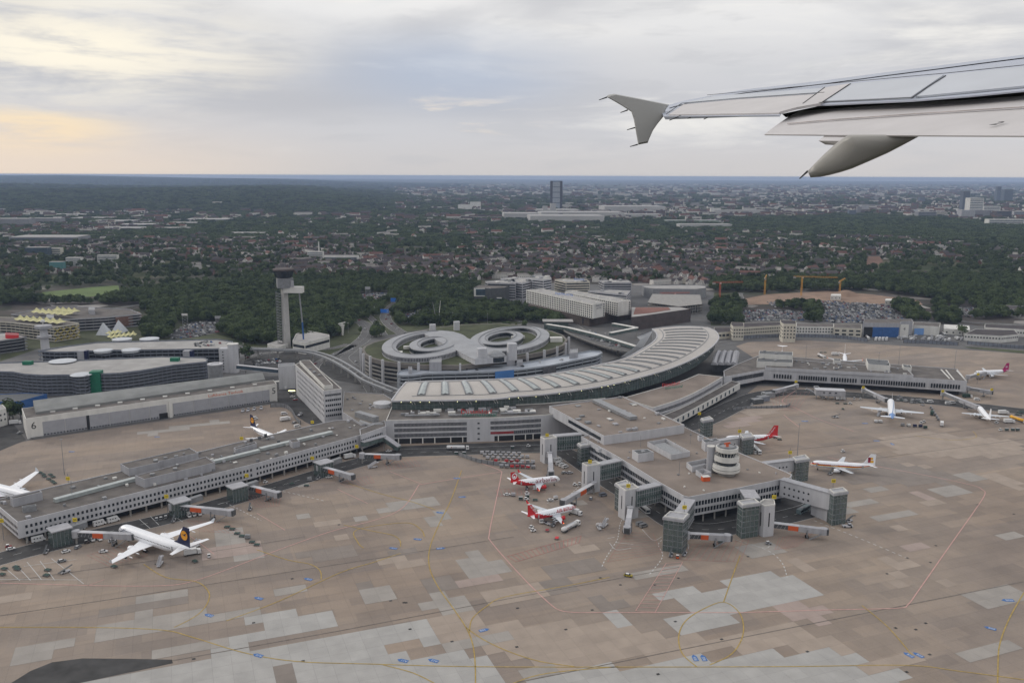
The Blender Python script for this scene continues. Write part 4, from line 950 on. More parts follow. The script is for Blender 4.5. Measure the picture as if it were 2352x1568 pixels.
pb2, o = block('upper_storey', '', [(1757.4, 844), (2098, 862), (2081, 846), (1822, 826), (1765, 826)], 13.9, 16.2, WHITE, ROOFG, pierC, .4, 1, 0); roof_units(o, pb2, 16.3, 40, 12, big=3.4)
for pxs, z1 in (([(1738, 831), (1821, 834), (1821, 826), (1740, 823)], 19.5), ([(1743, 813), (1821, 817), (1821, 809), (1744, 806)], 23), ([(1994, 837), (2045, 841), (2040, 828), (1989, 824)], 21.5), ([(2075, 843), (2094, 845), (2091, 839), (2072, 837)], 18.5), ([(1915, 828), (1932, 829), (1931, 825), (1914, 824)], 18)): block('plant_room', '', pxs, 14, z1, WHITE2, DGREY, pierC, .5, 1, 2)
for pxs in ([(2160, 848), (2163, 848), (2183, 869), (2180, 869)], [(2171, 849), (2174, 849), (2193, 872), (2190, 872)], [(2196, 850), (2199, 850), (2220, 873), (2217, 873)]): MB().prism([p[:2] for p in P2(pxs, 14.4)], 14.1, 14.5).build('roof_kerb', WHITE2, pierC)
t = thing('bus_gate', 'grey box building on stilts with outside stairs in front of the right pier', 'gate building', G(1900, 905)); q0, q1 = G(1872, 899, 6), G(1940, 902, 6)
MB().beam(q0, q1, 9, 4.6).build('wall', LGREY, t); MB().beam(q0 + UP * 2.5, q1 + UP * 2.5, 9.5, .4).build('roof', WHITE, t)
for k in range(6): c = q0.lerp(q1, k / 5) + Vector((0, -4, -4.2)); MB().box(c, (.5, .5, 4)).build('pillar', MGREY, t)
for k in range(3): c = q0.lerp(q1, .25 + .2 * k) + Vector((0, -4.6, .5)); MB().box(c, (2, .2, 1)).build('window', GLASS, t)
MB().beam(G(1858, 894, 6), G(1893, 914, 0), 2.4, .5).build('stair_flight', METAL, t)
for k in range(4):      # sound baffles
    t = thing('baffle_roof', 'pale domed ventilation roof, number %s from the hall in the row of four' % ['one', 'two', 'three', 'four'][k], 'ventilation roof', G(1645 + 15 * k, 840), group='domed ventilation roofs beside the hall')
    c0, c1 = G(1640 + 15 * k, 838, 12), G(1652 + 13 * k, 809, 12); b = MB(); d = (c1 - c0); n = Vector((d.y, -d.x, 0)).normalized() * 3.4; vs = []
    for i in range(7):
        f_ = i / 6; c = c0.lerp(c1, f_); hh = 6.5 * math.sin(math.pi * (.12 + .8 * f_)) ** .7
        vs += [c - n, c - n * .6 + UP * hh * .7, c + UP * hh, c + n * .6 + UP * hh * .7, c + n]
    b.add(vs, [(i * 5 + j, i * 5 + j + 1, i * 5 + j + 6, i * 5 + j + 5) for i in range(6) for j in range(4)] + [(0, 1, 2, 3, 4), (34, 33, 32, 31, 30)]); b.build('shell', LGREY, t, smooth=False)
    MB().box(((c0 + c1) / 2) - UP * 6, (7, 20, 12), math.atan2(d.y, d.x) - math.pi / 2).build('base', MGREY, t)
# ================================================================== HANGARS, CAR PARKS, OFFICES
hg, P = bldg('hangar', 'long white maintenance hangar with grey sliding doors on the left apron', 'hangar', [(58.5, 962), (635.5, 881.7), (629, 873.5), (50, 938)], 15.3, 0, WHITE2, ROOFG, .3)
A, B = G(58.5, 962, 15.3), G(635.5, 881.7, 15.3); A.z = B.z = 0; d = (B - A).normalized(); n = Vector((d.y, -d.x, 0)); Ln = (B - A).length
def onw(s, z, off=.1): p = A + d * (s * Ln) + n * off; return Vector((p.x, p.y, z))
secs = [(.055, .135), (.135, .212), (.222, .297), (.297, .374), (.374, .452), (.452, .520), (.545, .63), (.63, .70), (.70, .78), (.78, .856), (.856, .93), (.93, .965)]
DOORG = mat('door_grey', (.33, .335, .36), .5, .07, .2)
for s0, s1 in secs:
    c = onw((s0 + s1) / 2, 5.8, .16); o = MB().box(c, ((s1 - s0) * Ln - .35, .3, 11.2), math.atan2(d.y, d.x)).build('sliding_door', DOORG, hg)
    w = MB(); k = int((s1 - s0) * Ln / 2)
    for i in range(k): q = onw(s0 + (s1 - s0) * (i + .5) / k, 1.6, .34); w.box(q, (1.3, .08, .9), math.atan2(d.y, d.x))
    w.build('door_windows', GLASS, o)
MB().box(onw(.217, 5.8, .2), (1.9, .4, 11.2), math.atan2(d.y, d.x)).build('door_gap', BLACK, hg)
MB().box(onw(.505, 2.3, .4), (6.5, .4, 4.6), math.atan2(d.y, d.x)).build('dark_opening', BLACK, hg)
MB().box(onw(.535, 7, .45), (2.4, .8, 14), math.atan2(d.y, d.x)).build('white_pier', WHITE2, hg)
MB().box(onw(.5, .6, .3), (Ln * .98, .5, .25), math.atan2(d.y, d.x)).build('door_rail', DGREY, hg)
BL = mat('black_paint', (.03, .03, .03), .7, .05)
text(hg, '6', onw(.025, 9.3, .1), d, UP, 7.5, BL); text(hg, '5', onw(.985, 9.5, .1), d, UP, 7.5, BL); text(hg, 'Lufthansa Technik', onw(.77, 13.2, .1), d, UP, 3.2, ORANGE, sx=1.25)
mon = [G(82, 945.8, 17.2), G(609, 870, 17.2)]; mb_ = [G(76, 923.5, 19), G(603, 858.5, 19)]
m0, m1, m2, m3 = mon[0], mon[1], mb_[1], mb_[0]
b = MB(); b.add([(*m0[:2], 15.2), (*m1[:2], 15.2), (*m2[:2], 15.2), (*m3[:2], 15.2), (*m0[:2], 17.0), (*m1[:2], 17.0), (*m2[:2], 20.5), (*m3[:2], 20.5)], [(0, 1, 5, 4), (1, 2, 6, 5), (2, 3, 7, 6), (3, 0, 4, 7), (4, 5, 6, 7)]); b.build('roof_monitor', mat('monitor_sheet', (.20, .205, .20), .7, .15, .1, streak=True), hg)
for k in range(11): q = G(121 + 51.6 * k, 944.5 - 6.9 * k, 15.8); MB().box(q, (3.4, 2.0, .9), APR).build('roof_light', WHITE2, hg)
# garages
def garage(name, label, roofpx, z1, lv, face=MGREY, slab_=LGREY, roofm=ROOFL, colstep=5.0, inner=BLACK, par=1.2, smooth=True, z0=0.0, slabh=1.0, exc=True, most=100, colw=.35):
    pts = P2(roofpx, z1); P = [tuple(p[:2]) for p in pts]
    if area(P) < 0: P = P[::-1]
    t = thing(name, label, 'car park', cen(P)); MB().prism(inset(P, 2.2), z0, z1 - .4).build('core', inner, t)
    for k in range(lv):
        zz = z0 + (z1 - z0) * k / lv; MB().prism(P, zz + .3, zz + .3 + slabh).build('deck', slab_, t)
    o = MB().prism(P, z1 - .45, z1, 0, 1).build('roof_deck', [slab_, roofm], t); MB().rim(P, z1, z1 + par, .3).build('parapet', slab_, o)
    pl = []
    for e in range(len(P)):
        A_, B_, d_, n_ = wall_frame(P, e); L_ = (B_ - A_).length
        if n_.dot((A_ + B_) / 2) > 0: continue
        k = max(1, int(L_ / colstep))
        for i in range(k): q = A_ + d_ * (L_ * (i + .5) / k) + n_ * .12; pl.append(((q.x, q.y, (z0 + z1) / 2), math.atan2(d_.y, d_.x)))
    rep(t, 'column', boxmesh('column', (colw, .35, z1 - z0 + .6), face), pl, most)
    if exc: EXC.append([PX((*p, 0)) for p in P])
    return t, P
GBL = mat('blue_grey_steel', (.185, .20, .235), .5, .2, .3, metal=.2); GPALE = mat('pale_blue_parapet', (.31, .335, .37), .6, .08, .3)
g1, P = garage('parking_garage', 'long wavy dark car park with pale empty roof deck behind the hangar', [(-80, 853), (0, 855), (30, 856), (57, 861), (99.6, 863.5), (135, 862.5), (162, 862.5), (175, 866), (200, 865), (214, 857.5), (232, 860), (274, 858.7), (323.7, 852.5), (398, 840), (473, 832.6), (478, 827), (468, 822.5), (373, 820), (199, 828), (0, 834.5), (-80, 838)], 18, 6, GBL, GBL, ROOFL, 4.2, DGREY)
q = G(222, 905, 0); q = G(222, 853, 20); MB().box((q.x, q.y - 1, 10.4), (9, 9, 20.8), .1).build('green_stair_tower', GREEN, g1)
for k in range(5): q = G([33, 46, 58, 72, 84][k], [858, 859, 862, 863, 864][k], 14.5); MB().box((q.x, q.y - .8, 8.5), (2, 1.0, 15), .1).build('blue_strip', BLUE, g1)
q = G(187, 860, 18.6); MB().lathe((q.x, q.y, 18.4), [(9, 0), (9.4, .3), (8, .9), (3, 1.3)], 28).build('ramp_cover', WCANV, g1)
q = G(494, 838, 20); MB().lathe((q.x, q.y, 0), [(6.5, 0), (6.5, 20.5)], 24).build('ramp_drum', MGREY, g1); MB().lathe((q.x, q.y, 20.5), [(7, 0), (7, .9), (4, .9), (4, .2)], 24).build('drum_rim', WHITE, g1)
for x, y in ((64, 833), (402, 825)): q = G(x, y, 19.6); MB().box(q, (8, 5, 3.4)).build('stair_head', GREEN, g1)
q = G(144, 829, 19); MB().lathe(q, [(12, 0), (12, .3), (8, .8)], 24).build('ramp_cover', WCANV, g1)
rnd = random.Random(4)
g2, P = garage('parking_garage', 'pale roofed car park with white oval ramp covers and the tall white lift tower', [(87, 807.6), (130, 810), (179, 809), (212, 807), (240, 809), (262, 805.5), (275, 805.5), (300, 808), (325, 805), (420, 803.5), (498, 802.5), (527, 800), (535, 786), (500, 780.5), (380, 783.5), (224, 787.5), (150, 797)], 20, 5, GBL, GBL, ROOFL, 5, BLACK)
for x, y, r_ in ((237, 803.5, 9), (301, 802.5, 9), (280, 778, 10), (343, 777, 10)): q = G(x, y, 21); MB().lathe(q, [(r_ * .95, -2.2), (r_ * .95, -.6), (r_, -.5), (r_, 0), (r_ * .6, .5)], 28).build('ramp_cover', WCANV, g2)
for x in (188, 430): q = G(x, 806, 21); MB().box((q.x, q.y - .5, 11), (6.5, 6, 21.5)).build('stair_tower', LGREY, g2); MB().box((q.x + 4.5, q.y, 11), (2.6, 6, 21.2)).build('blue_stair_side', NAVY, g2)
q = G(535, 856, 0); MB().lathe((q.x, q.y + 4, 0), [(5.2, 0), (5.2, 28)], 28).build('lift_tower', WHITE, g2); MB().lathe((q.x, q.y + 4, 28), [(5.6, 0), (5.6, .7), (3.6, .7), (3.6, .2)], 28).build('tower_rim', WHITE2, g2); MB().box((q.x - 8, q.y + 5, 12), (10, 9, 24)).build('stair_block', WHITE, g2)
for k in range(7): MB().box((q.x - 9, q.y + .4, 3.5 + 2.9 * k), (1.2, .3, 1.0)).build('window', BLACK, g2)
g3, P = garage('parking_garage', 'car park with yellow cross braced front and a zigzag yellow tent roof', [(-60, 738), (20, 741), (120, 752), (124, 752.5), (182, 744), (150, 738), (60, 731), (-60, 728)], 17, 5, CREAM, CREAM, ROOFG, 7, BLACK)
A_, B_ = G(124, 752.5, 17), G(182, 744, 17); m = MB()
for k in range(4):
    p0, p1 = A_.lerp(B_, k / 4), A_.lerp(B_, (k + 1) / 4); o_ = Vector((0, -.4, 0))
    for zz in (0, 8): m.beam(p0 + o_ - UP * (16 - zz), p1 + o_ - UP * (9 - zz), .7, .6); m.beam(p1 + o_ - UP * (16 - zz), p0 + o_ - UP * (9 - zz), .7, .6)
m.build('cross_bracing', mat('ochre', (.42, .34, .08), .7), g3)
def tent(label, a, b_, n, z, w=10, h=6):
    A_, B_ = G(*a, z), G(*b_, z); t = thing('tent_roof', label, 'tent roof', (A_ + B_) / 2); d_ = (B_ - A_) / n; nn = Vector((-d_.y, d_.x, 0)).normalized() * w / 2
    m = MB()
    for k in range(n):
        c = A_ + d_ * (k + .5); x0, x1 = A_ + d_ * k, A_ + d_ * (k + 1); e0 = UP * 1.2
        ring_ = [x0 - nn + e0, (x0 + x1) / 2 - nn - UP * .4, x1 - nn + e0, x1 + nn + e0, (x0 + x1) / 2 + nn - UP * .4, x0 + nn + e0]; a1 = c + UP * h
        mid = [a1.lerp(r_, .45) - UP * h * .22 for r_ in ring_]; m.add([a1] + mid + ring_, [(0, 1 + i, 1 + (i + 1) % 6) for i in range(6)] + [(1 + i, 7 + i, 7 + (i + 1) % 6, 1 + (i + 1) % 6) for i in range(6)])
    m.build('canvas', TENT, t); p = MB()
    for k in range(n + 1): p.box(A_ + d_ * k - UP * 1.4, (.3, .3, 5))
    p.build('mast', METAL, t); return t
tent('longest zigzag yellow tent roof along the front of the yellow braced car park', (40, 733), (146, 742), 7, 19)
tent('yellow tent roof in the row behind, over the rear car park deck', (78, 716), (162, 723), 6, 19); tent('short yellow tent roof farthest back on the rear car park deck', (126, 713), (178, 717), 4, 19)
g4, P = garage('parking_garage', 'flat rear car park whose deck carries two yellow tent rows', [(25, 723), (150, 735), (240, 730), (325, 722), (300, 712), (200, 706), (110, 707)], 15, 4, METAL, LGREY, ROOFG, 8, BLACK)
for pxs, z1 in (([(106, 730), (124, 731), (123, 723), (107, 722)], 20), ([(203, 712), (218, 712), (217, 705), (204, 705)], 21)): block('stair_head', '', pxs, 15, z1, LGREY, METAL, g4, .3, 1, 0)
MB().prism([p[:2] for p in P2([(266, 731), (325, 722), (320, 716), (262, 722)], 14)], 2, 14.2).build('brick_wing', BRICK, g4)
g5, P = garage('parking_garage', 'low car park with dark decks and a red roof box at the left edge', [(-80, 795), (45, 778), (62, 775), (30, 765), (-80, 768)], 14, 4, DGREY, MGREY, ROOFL, 6, BLACK)
block('red_box', '', [(12, 769), (42, 770), (43, 765), (13, 764)], 14, 18, RED, REDD, g5, .2, 1, 0)
for i, (x, y, s_) in enumerate(((239, 768, 16), (274, 762, 16))):
    q = G(x, y); t = thing('pyramid_tent', ['left white pyramid tent among the trees', 'right white pyramid tent, standing farther back'][i], 'pyramid tent', q)
    m = MB(); w = s_ / 2; m.add([q + Vector((-w, -w * .6, 0)), q + Vector((w, -w, 0)), q + Vector((w, w, 0)), q + Vector((-w, w, 0)), q + UP * s_ * .95], [(0, 1, 4), (1, 2, 4), (2, 3, 4), (3, 0, 4)]); m.build('canvas', WCANV, t); MB().tube([q + UP * s_ * .95, q + UP * s_ * 1.0], .2, 5).build('tip', METAL, t)
tent('yellow tent canopy on the ground in front of the white pyramid tents', (248, 776), (312, 768), 6, 5, 8, 5); tent('small yellow tent canopy between the two white pyramids', (246, 768), (276, 762), 3, 5, 8, 4)
EXC.append([(215, 800), (320, 800), (320, 750), (215, 745)]); EXC.append([(20, 800), (330, 745), (325, 700), (20, 700), (-80, 730), (-80, 800)])
# white ramp tower
q = G(105, 808); t = thing('ramp_tower', 'small white mushroom shaped tower beside the yellow car park', 'tower', q); zt = 192 * (808 - 752) / (808 - 404)
MB().lathe(q, [(4.6, 0), (3.8, zt)], 16).build('shaft', WHITE, t); MB().lathe(q, [(7.5, zt * .62), (7.5, zt * .68)], 20).build('collar', LGREY, t); MB().lathe(q, [(5, zt - 1), (8.6, zt), (8.6, zt + 3)], 20).build('head', LGREY, t); MB().lathe(q + UP * (zt + 3), [(.5, 0), (.5, 3), (2.2, 3.5), (2.4, 5), (1, 6.5)], 12).build('radome', WHITE2, t)
# office slab
of, P = bldg('office_block', 'white seven storey office slab seen end on, between hangar and terminal', 'office block', [(678, 838), (682, 842), (743.4, 898), (784.5, 893), (712, 830.7), (690, 832)], 27, 0, WHITE, ROOFG, .6, trim=WHITE2)
pl = []; e0, e1 = G(743.4, 898, 27), G(784.5, 893, 27)
for zc in (23.2, 19.1, 15.0, 10.9, 6.8): wins(pl, e0, e1, zc, 1.3, 1.75, s0=.12, s1=.9, n=7)
s0_, s1_ = G(682, 842, 27), G(743.4, 898, 27)
for zc in (23.2, 19.1, 15.0, 10.9, 6.8): wins(pl, s0_, s1_, zc, 1.3, 4.2)
rep(of, 'window', boxmesh('window', (1.2, .14, 1.7), GLASS), pl, 100)
block('penthouse', '', [(688, 829.5), (740, 882), (745, 886.5), (765, 885), (712, 828), (698, 828)], 27, 29.6, WHITE2, ROOFG, of, .5, 1, 3)
t, P = bldg('service_block', 'windowless pale box joined to the rear end of the office slab', 'service block', [(638.8, 843), (677, 840), (676, 834), (640, 836)], 21, 0, WHITE, MGREY, .6); MB().box(G(670, 897, 1.5) , (6, .4, .7)).build('lit_window', LAMPW, t)
t = thing('footbridge', 'long pale enclosed footbridge from the car park lift tower to the service block', 'footbridge', G(590, 870)); q0, q1 = G(545, 842, 12), G(640, 852, 12); MB().beam(q0, q1, 3, 3).build('glazed_side', GLASSB, t); MB().beam(q0 + UP * 1.8, q1 + UP * 1.8, 3.6, .5).build('roof', WHITE, t); MB().beam(q0 - UP * 1.8, q1 - UP * 1.8, 3.4, .4).build('floor', WHITE, t)
for f_ in (.2, .6): c = q0.lerp(q1, f_); MB().box((c.x, c.y, 5), (.8, .8, 10)).build('pillar', CONC, t)
# low terraces left of the main hall
t, P = bldg('terrace_building', 'low building with wide brown gravel roof between office slab and curved hall', 'terminal wing', [(786, 947), (830, 975), (900, 968), (902, 918), (880, 905), (790, 900)], 14, 0, LGREY, mat('gravel_tan', (.19, .17, .15), .95, .15, .08), .5); roof_units(t, P, 14.1, 14, 31)
q = G(878, 930, 15); MB().lathe((q.x, q.y, 14.1), [(7, 0), (7, 3)], 20).build('round_plant_room', WHITE, t)
# front car park with curved ends
PK = [(911.6, 859), (914, 863), (925, 865), (950, 864), (980, 860), (1060, 858), (1134.5, 855.5), (1200, 850), (1260, 842), (1346, 824.4), (1372, 819), (1384, 812), (1378, 808), (1356, 806.9), (1270, 823), (1194, 836.8), (1100, 843), (970, 846.5), (935, 850), (918, 854)]
g6, P = garage('parking_garage', 'blue grey open car park with rounded ends directly behind the curved hall roof', PK, 15, 4, GPALE, GPALE, mat('wet_deck', (.36, .39, .44), .3, .12, .06), 9, BLACK, 1.3, slabh=1.5)
for pxs, z1 in (([(986, 850), (1014, 850), (1014, 838), (988, 838)], 23), ([(1164, 838), (1183, 837), (1183, 826), (1166, 826)], 27), ([(1187, 842), (1201, 840), (1200, 834), (1188, 835)], 19), ([(1308, 823), (1327, 821), (1327, 812), (1310, 813)], 20), ([(938, 858), (946, 858), (946, 850), (938, 850)], 18.5)): block('stair_tower', '', [(a, b_ - (z1 - 15) * 2.2) for a, b_ in pxs], 15, z1, LGREY, METAL, g6, .5, 1, 0)
A_, B_ = G(1134.5, 856, 15), G(1170, 852.5, 15); dd = (B_ - A_).normalized(); nn = Vector((dd.y, -dd.x, 0)); o = MB().box((A_ + dd * 15 * .5) + nn * .5 - UP * 4.2 + dd * 3, (19, .3, 10.5), math.atan2(dd.y, dd.x)).build('banner', mat('banner_blue', (.07, .20, .48), .6, .12, .12), g6)
A2 = G(1262, 842, 15); MB().box(A2 + nn * .4 - UP * 4, (16, .3, 9), math.atan2(dd.y, dd.x) + .2).build('banner', mat('banner_grey', (.10, .10, .11), .6, .4, .25), g6)

# ---- oval office rings on a green deck
DK = [(831, 803), (836, 812), (853, 822), (880.5, 829.4), (918, 834.4), (962.7, 838), (1057, 839.3), (1130, 830), (1208, 815), (1246.5, 808), (1276, 800), (1296, 792), (1303.7, 780), (1294, 769.6), (1269, 760), (1211, 748), (1150, 742), (1060, 745), (1000, 752), (947.7, 764.6), (900, 774.6), (855.6, 786), (835.7, 795)]
ov = [tuple(p[:2]) for p in P2(DK, 20)]
if area(ov) < 0: ov = ov[::-1]
og = thing('oval_office_complex', 'large oval car park with grassy deck carrying two round office rings', 'office complex', cen(ov)); EXC.append([PX((*p, 0)) for p in ov])
BRC = mat('brown_concrete', (.17, .155, .14), .9, .12, .2)
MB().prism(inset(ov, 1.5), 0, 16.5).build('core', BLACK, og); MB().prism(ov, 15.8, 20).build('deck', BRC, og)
for zz in (.4, 4.4, 8.2, 12): MB().prism(ov, zz, zz + 1.5).build('deck', CONC, og)
MB().poly(inset(ov, 2.5), 20.05).build('grass_deck', GRASS2, og)
for i, (x, y) in enumerate([(833, 806), (838, 818), (853.9, 824), (882, 832), (919, 837), (963, 840), (1057, 841), (1208, 817), (1246.5, 810), (1276, 802), (1296, 794), (1303, 780)]):
    q = G(x, y, 20); cq = cen(ov); v = (Vector((q.x, q.y, 0)) - cq).normalized(); q = q + v * 1.8; MB().box((q.x, q.y, 11.5), (2.2, 1.8, 23), math.atan2(v.y, v.x)).build('buttress', WHITE, og)
def ell(cx, cy, rx, ry, z, n=56, sh=0.0): return [tuple(G(cx + rx * math.cos(2 * math.pi * k / n) , cy - ry * math.sin(2 * math.pi * k / n) + sh * math.cos(2 * math.pi * k / n), z)[:2]) for k in range(n)]
ROOFZ = mat('zinc_roof', (.30, .305, .32), .5, .12, .08, metal=.2)
def annulus(cx, cy, rx, ry, w, z0, z1, ridge, sh):
    O = ell(cx, cy, rx, ry, z1, sh=sh)
    if area(O) < 0: O = O[::-1]
    I = inset(O, w); M_ = inset(O, w * .72); n = len(O); j = lambda i: (i + 1) % n
    b = MB(); 
    for i in range(n): b.quad((*O[i], z0), (*O[j(i)], z0), (*O[j(i)], z1), (*O[i], z1)); b.quad((*I[j(i)], z0), (*I[i], z0), (*I[i], z1), (*I[j(i)], z1))
    b.build('ring_wall', LGREY, og)
    b = MB(); w2 = MB()
    for i in range(n):
        b.quad((*O[i], z1), (*O[j(i)], z1), (*M_[j(i)], z1 + ridge), (*M_[i], z1 + ridge)); b.quad((*M_[i], z1 + ridge), (*M_[j(i)], z1 + ridge), (*I[j(i)], z1 + .1), (*I[i], z1 + .1))
        for k in range(3):
            p_ = Vector(O[i]).lerp(Vector(O[j(i)]), (k + .5) / 3); dv = (Vector(O[j(i)]) - Vector(O[i])).normalized(); w2.box((p_.x + dv.y * .05, p_.y - dv.x * .05, (z0 + z1) / 2 + .2), (.8, .12, z1 - z0 - 2), math.atan2(dv.y, dv.x))
            p_ = Vector(I[i]).lerp(Vector(I[j(i)]), (k + .5) / 3); w2.box((p_.x - dv.y * .05, p_.y + dv.x * .05, (z0 + z1) / 2 + .2), (.7, .12, z1 - z0 - 2), math.atan2(dv.y, dv.x))
    b.build('ring_roof', ROOFZ, og); w2.build('window_ring', GLASS, og)
    m = MB()
    for i in range(n): m.beam((*M_[i], z1 + ridge + .25), (*M_[j(i)], z1 + ridge + .2), .7, .5)
    m.build('roof_light_strip', MGREY, og)
annulus(976, 790, 99, 30.5, 14, 20, 25, 1.2, -8); annulus(1170, 777, 92, 28, 13, 20, 25, 1.2, -8)
annulus(992, 789, 52, 16, 11, 20, 25.5, 1.2, -4); annulus(1150, 775, 52, 15.5, 10, 20, 25.5, 1.2, -4)
r0, r1 = G(1012, 756, 30), G(1118, 806, 30); dd = (r1 - r0).normalized(); nn = Vector((-dd.y, dd.x, 0)); e0, e1 = r0 - dd * 6, r1 + dd * 10; W_ = 17
b = MB(); b.add([(*(e0 + nn * W_)[:2], 25.4), (*(e1 + nn * W_)[:2], 25.4), (*(e1 - nn * W_)[:2], 25.4), (*(e0 - nn * W_)[:2], 25.4), (*r0[:2], 28.6), (*r1[:2], 28.6)], [(0, 1, 5, 4), (2, 3, 4, 5), (3, 0, 4), (1, 2, 5)]); b.build('ridge_roof', ROOFZ, og)
MB().prism([(e0 + nn * (W_ - 1))[:2], (e1 + nn * (W_ - 1))[:2], (e1 - nn * (W_ - 1))[:2], (e0 - nn * (W_ - 1))[:2]], 20, 25.35).build('ridge_wall', WHITE, og)
q = G(1138, 815, 26); dz = [(9.5, -6), (9.5, 0), (9.8, .2), (8, 1.6), (7.6, 1.6), (6.4, 2.8), (6, 2.8), (4.4, 3.8), (4, 3.8), (1.6, 4.6)]; MB().lathe(q, dz, 28).build('round_pavilion', METAL, og); MB().lathe(q, [(9.7, -5), (9.7, -1)], 28).build('pavilion_window', GLASS, og)
for x, y, z1 in ((1107, 833, 34), (1176, 826, 36), (994, 765, 30), (1049, 758, 30)):
    q = G(x, y, 20); w_ = 8.5 if z1 > 31 else 6.5; MB().box((q.x, q.y, 10 + z1 / 2 - (0 if z1 > 31 else 0)), (w_, w_ * .8, z1 - 20 + .0), .2).build('lift_block', WHITE, og)
for x, y in ((1014, 818), (1287, 781), (1250, 792), (980, 798)): pass
for x, y in ((1014, 819), (1277, 783)): q = G(x - (90 if x < 1100 else 0), y, 20); q = G(1014 if x < 1100 else 1278, 820 if x < 1100 else 782, 20); 
for x, y in ((1015 - 106 + 0, 818), (1277, 784)): q = G(x, y, 20); MB().box((q.x, q.y, 22.3), (13, 7, 4.6), .1).build('stair_head', WHITE2, og)
for x, y in ((943, 797), (1190, 774)): q = G(x, y, 23); MB().box((q.x, q.y, 23), (14, 4, 2.6), .25).build('link_wing', WHITE2, og)

# ---- control tower
q = G(659, 802); ct = thing('control_tower', 'very tall slender airport control tower with dark glazed cab', 'control tower', q)
def at(h): return 192 * h / 398.0
b = MB(); 
hs = [(0, 3.4), (at(140), 3.0)]
b.lathe(q, [(3.6 * 1.3, 0), (3.0 * 1.3, at(142))], 4); b.build('shaft', mat('tower_concrete', (.42, .41, .395), .9, .08, .15), ct)
zc = at(149); MB().box((q.x + 1, q.y, at(156)), (17, 17, at(22)), R(20)).build('control_storey', MGREY, ct); MB().box((q.x + 9, q.y - 1.5, at(155)), (3, 14, at(14)), R(20)).build('side_panel', LGREY, ct)
MB().lathe((q.x, q.y, 0), [(9.0, at(168)), (9.2, at(170)), (11.5, at(183)), (11.8, at(184)), (11.8, at(187)), (11, at(187.5))], 12).build('cab', GLASS, ct); MB().lathe((q.x, q.y, 0), [(11.9, at(184)), (12.0, at(187)), (10.5, at(188.5))], 12).build('cab_roof', BROWNF, ct)
for a_, hh in ((.3, 6), (1.6, 8), (2.9, 5), (4.4, 7)): p_ = q + Vector((6 * math.cos(a_), 6 * math.sin(a_), at(188))); MB().tube([p_, p_ + UP * hh], .12, 4).build('antenna', MGREY, ct)
MB().box((q.x + 11, q.y - 2, at(140.5)), (21, 9, at(14)), R(-4)).build('restaurant_box', WHITE2, ct)
MB().tube([(q.x + 20, q.y - 2, 0), (q.x + 19, q.y - 2, at(65))], .9, 8).build('blue_mast', BLUE, ct); MB().tube([(q.x + 19, q.y - 2, at(65)), (q.x + 17, q.y - 2, at(134))], .9, 8).build('grey_mast', METAL, ct)
st = MB()
for k in range(20): zz = at(4) + at(128) * k / 20; st.beam((q.x - 9, q.y + 1, zz), (q.x - 3.5, q.y + 1, zz + 2.2), 3, .3); st.beam((q.x - 3.5, q.y - 2, zz + 2.2), (q.x - 9, q.y - 2, zz + at(128) / 20), 3, .3)
st.box((q.x - 9.6, q.y - 1, at(68)), (.35, .35, at(134))); st.box((q.x - 9.6, q.y + 3, at(68)), (.35, .35, at(134))); st.build('outside_stair', MGREY, ct)
t, P = bldg('office_building', 'flat roofed pale building at the foot of the tall control tower', 'office building', [(672, 784), (700, 789), (757, 774), (756, 770), (705, 760), (680, 768)], 12, 0, WHITE2, ROOFL, 1.0, rows=((6.5, 9.5),), bands=True)
t, P = bldg('office_building', 'low white annexe left of the control tower foot', 'office building', [(614, 790), (640, 797), (662, 790), (640, 782)], 7, 0, WHITE2, ROOFL, .5, rows=(3.5,), sp=5)

# ---- hotel and offices behind the hall
BASEB = mat('brown_stone_base', (.085, .066, .058), .8, .2, .2)
ht = thing('hotel', 'white gridded hotel with two long slabs on a dark brown base', 'hotel', G(1330, 745))
def slabh_(pxs, z0, z1, seed, front, side, m=WHITE2):
    Pb = [tuple(p[:2]) for p in P2(pxs, z1)]
    if area(Pb) < 0: Pb = Pb[::-1]
    o = MB().prism(Pb, z0, z1 - .02, 0).build('wall', m, ht); r_ = MB().poly(inset(Pb, .4), z1 + .02).build('roof', ROOFL, o); MB().rim(Pb, z1 - .02, z1 + .8, .5).build('parapet', m, r_)
    roof_units(r_, Pb, z1 + .03, 14, seed, WHITE2, big=3, hmax=1.4)
    return Pb, o
HS1 = [(1208.6, 666.2), (1362, 699.8), (1389.6, 694.9), (1300, 676), (1246, 664)]
HS2 = [(1297.5, 671), (1312, 667), (1448.6, 691), (1419.5, 694.5)]
Pb, o1 = slabh_(HS1, 13, 31, 3, 0, 1); Pb2, o2 = slabh_(HS2, 12, 30, 4, 0, 1)
wl = []; rails = MB()
for (a, c_, z1) in (((1208.6, 666.2), (1362, 699.8), 31), ((1300, 672), (1419.5, 694.5), 30)):
    A_, B_ = G(*a, z1), G(*c_, z1)
    for k in range(6): wins(wl, A_, B_, z1 - 1.9 - 2.9 * k, 1.4, 4.3, s0=.02, s1=.985)
rep(ht, 'window', boxmesh('window', (2.3, .16, 1.75), GLASS), wl, 100)
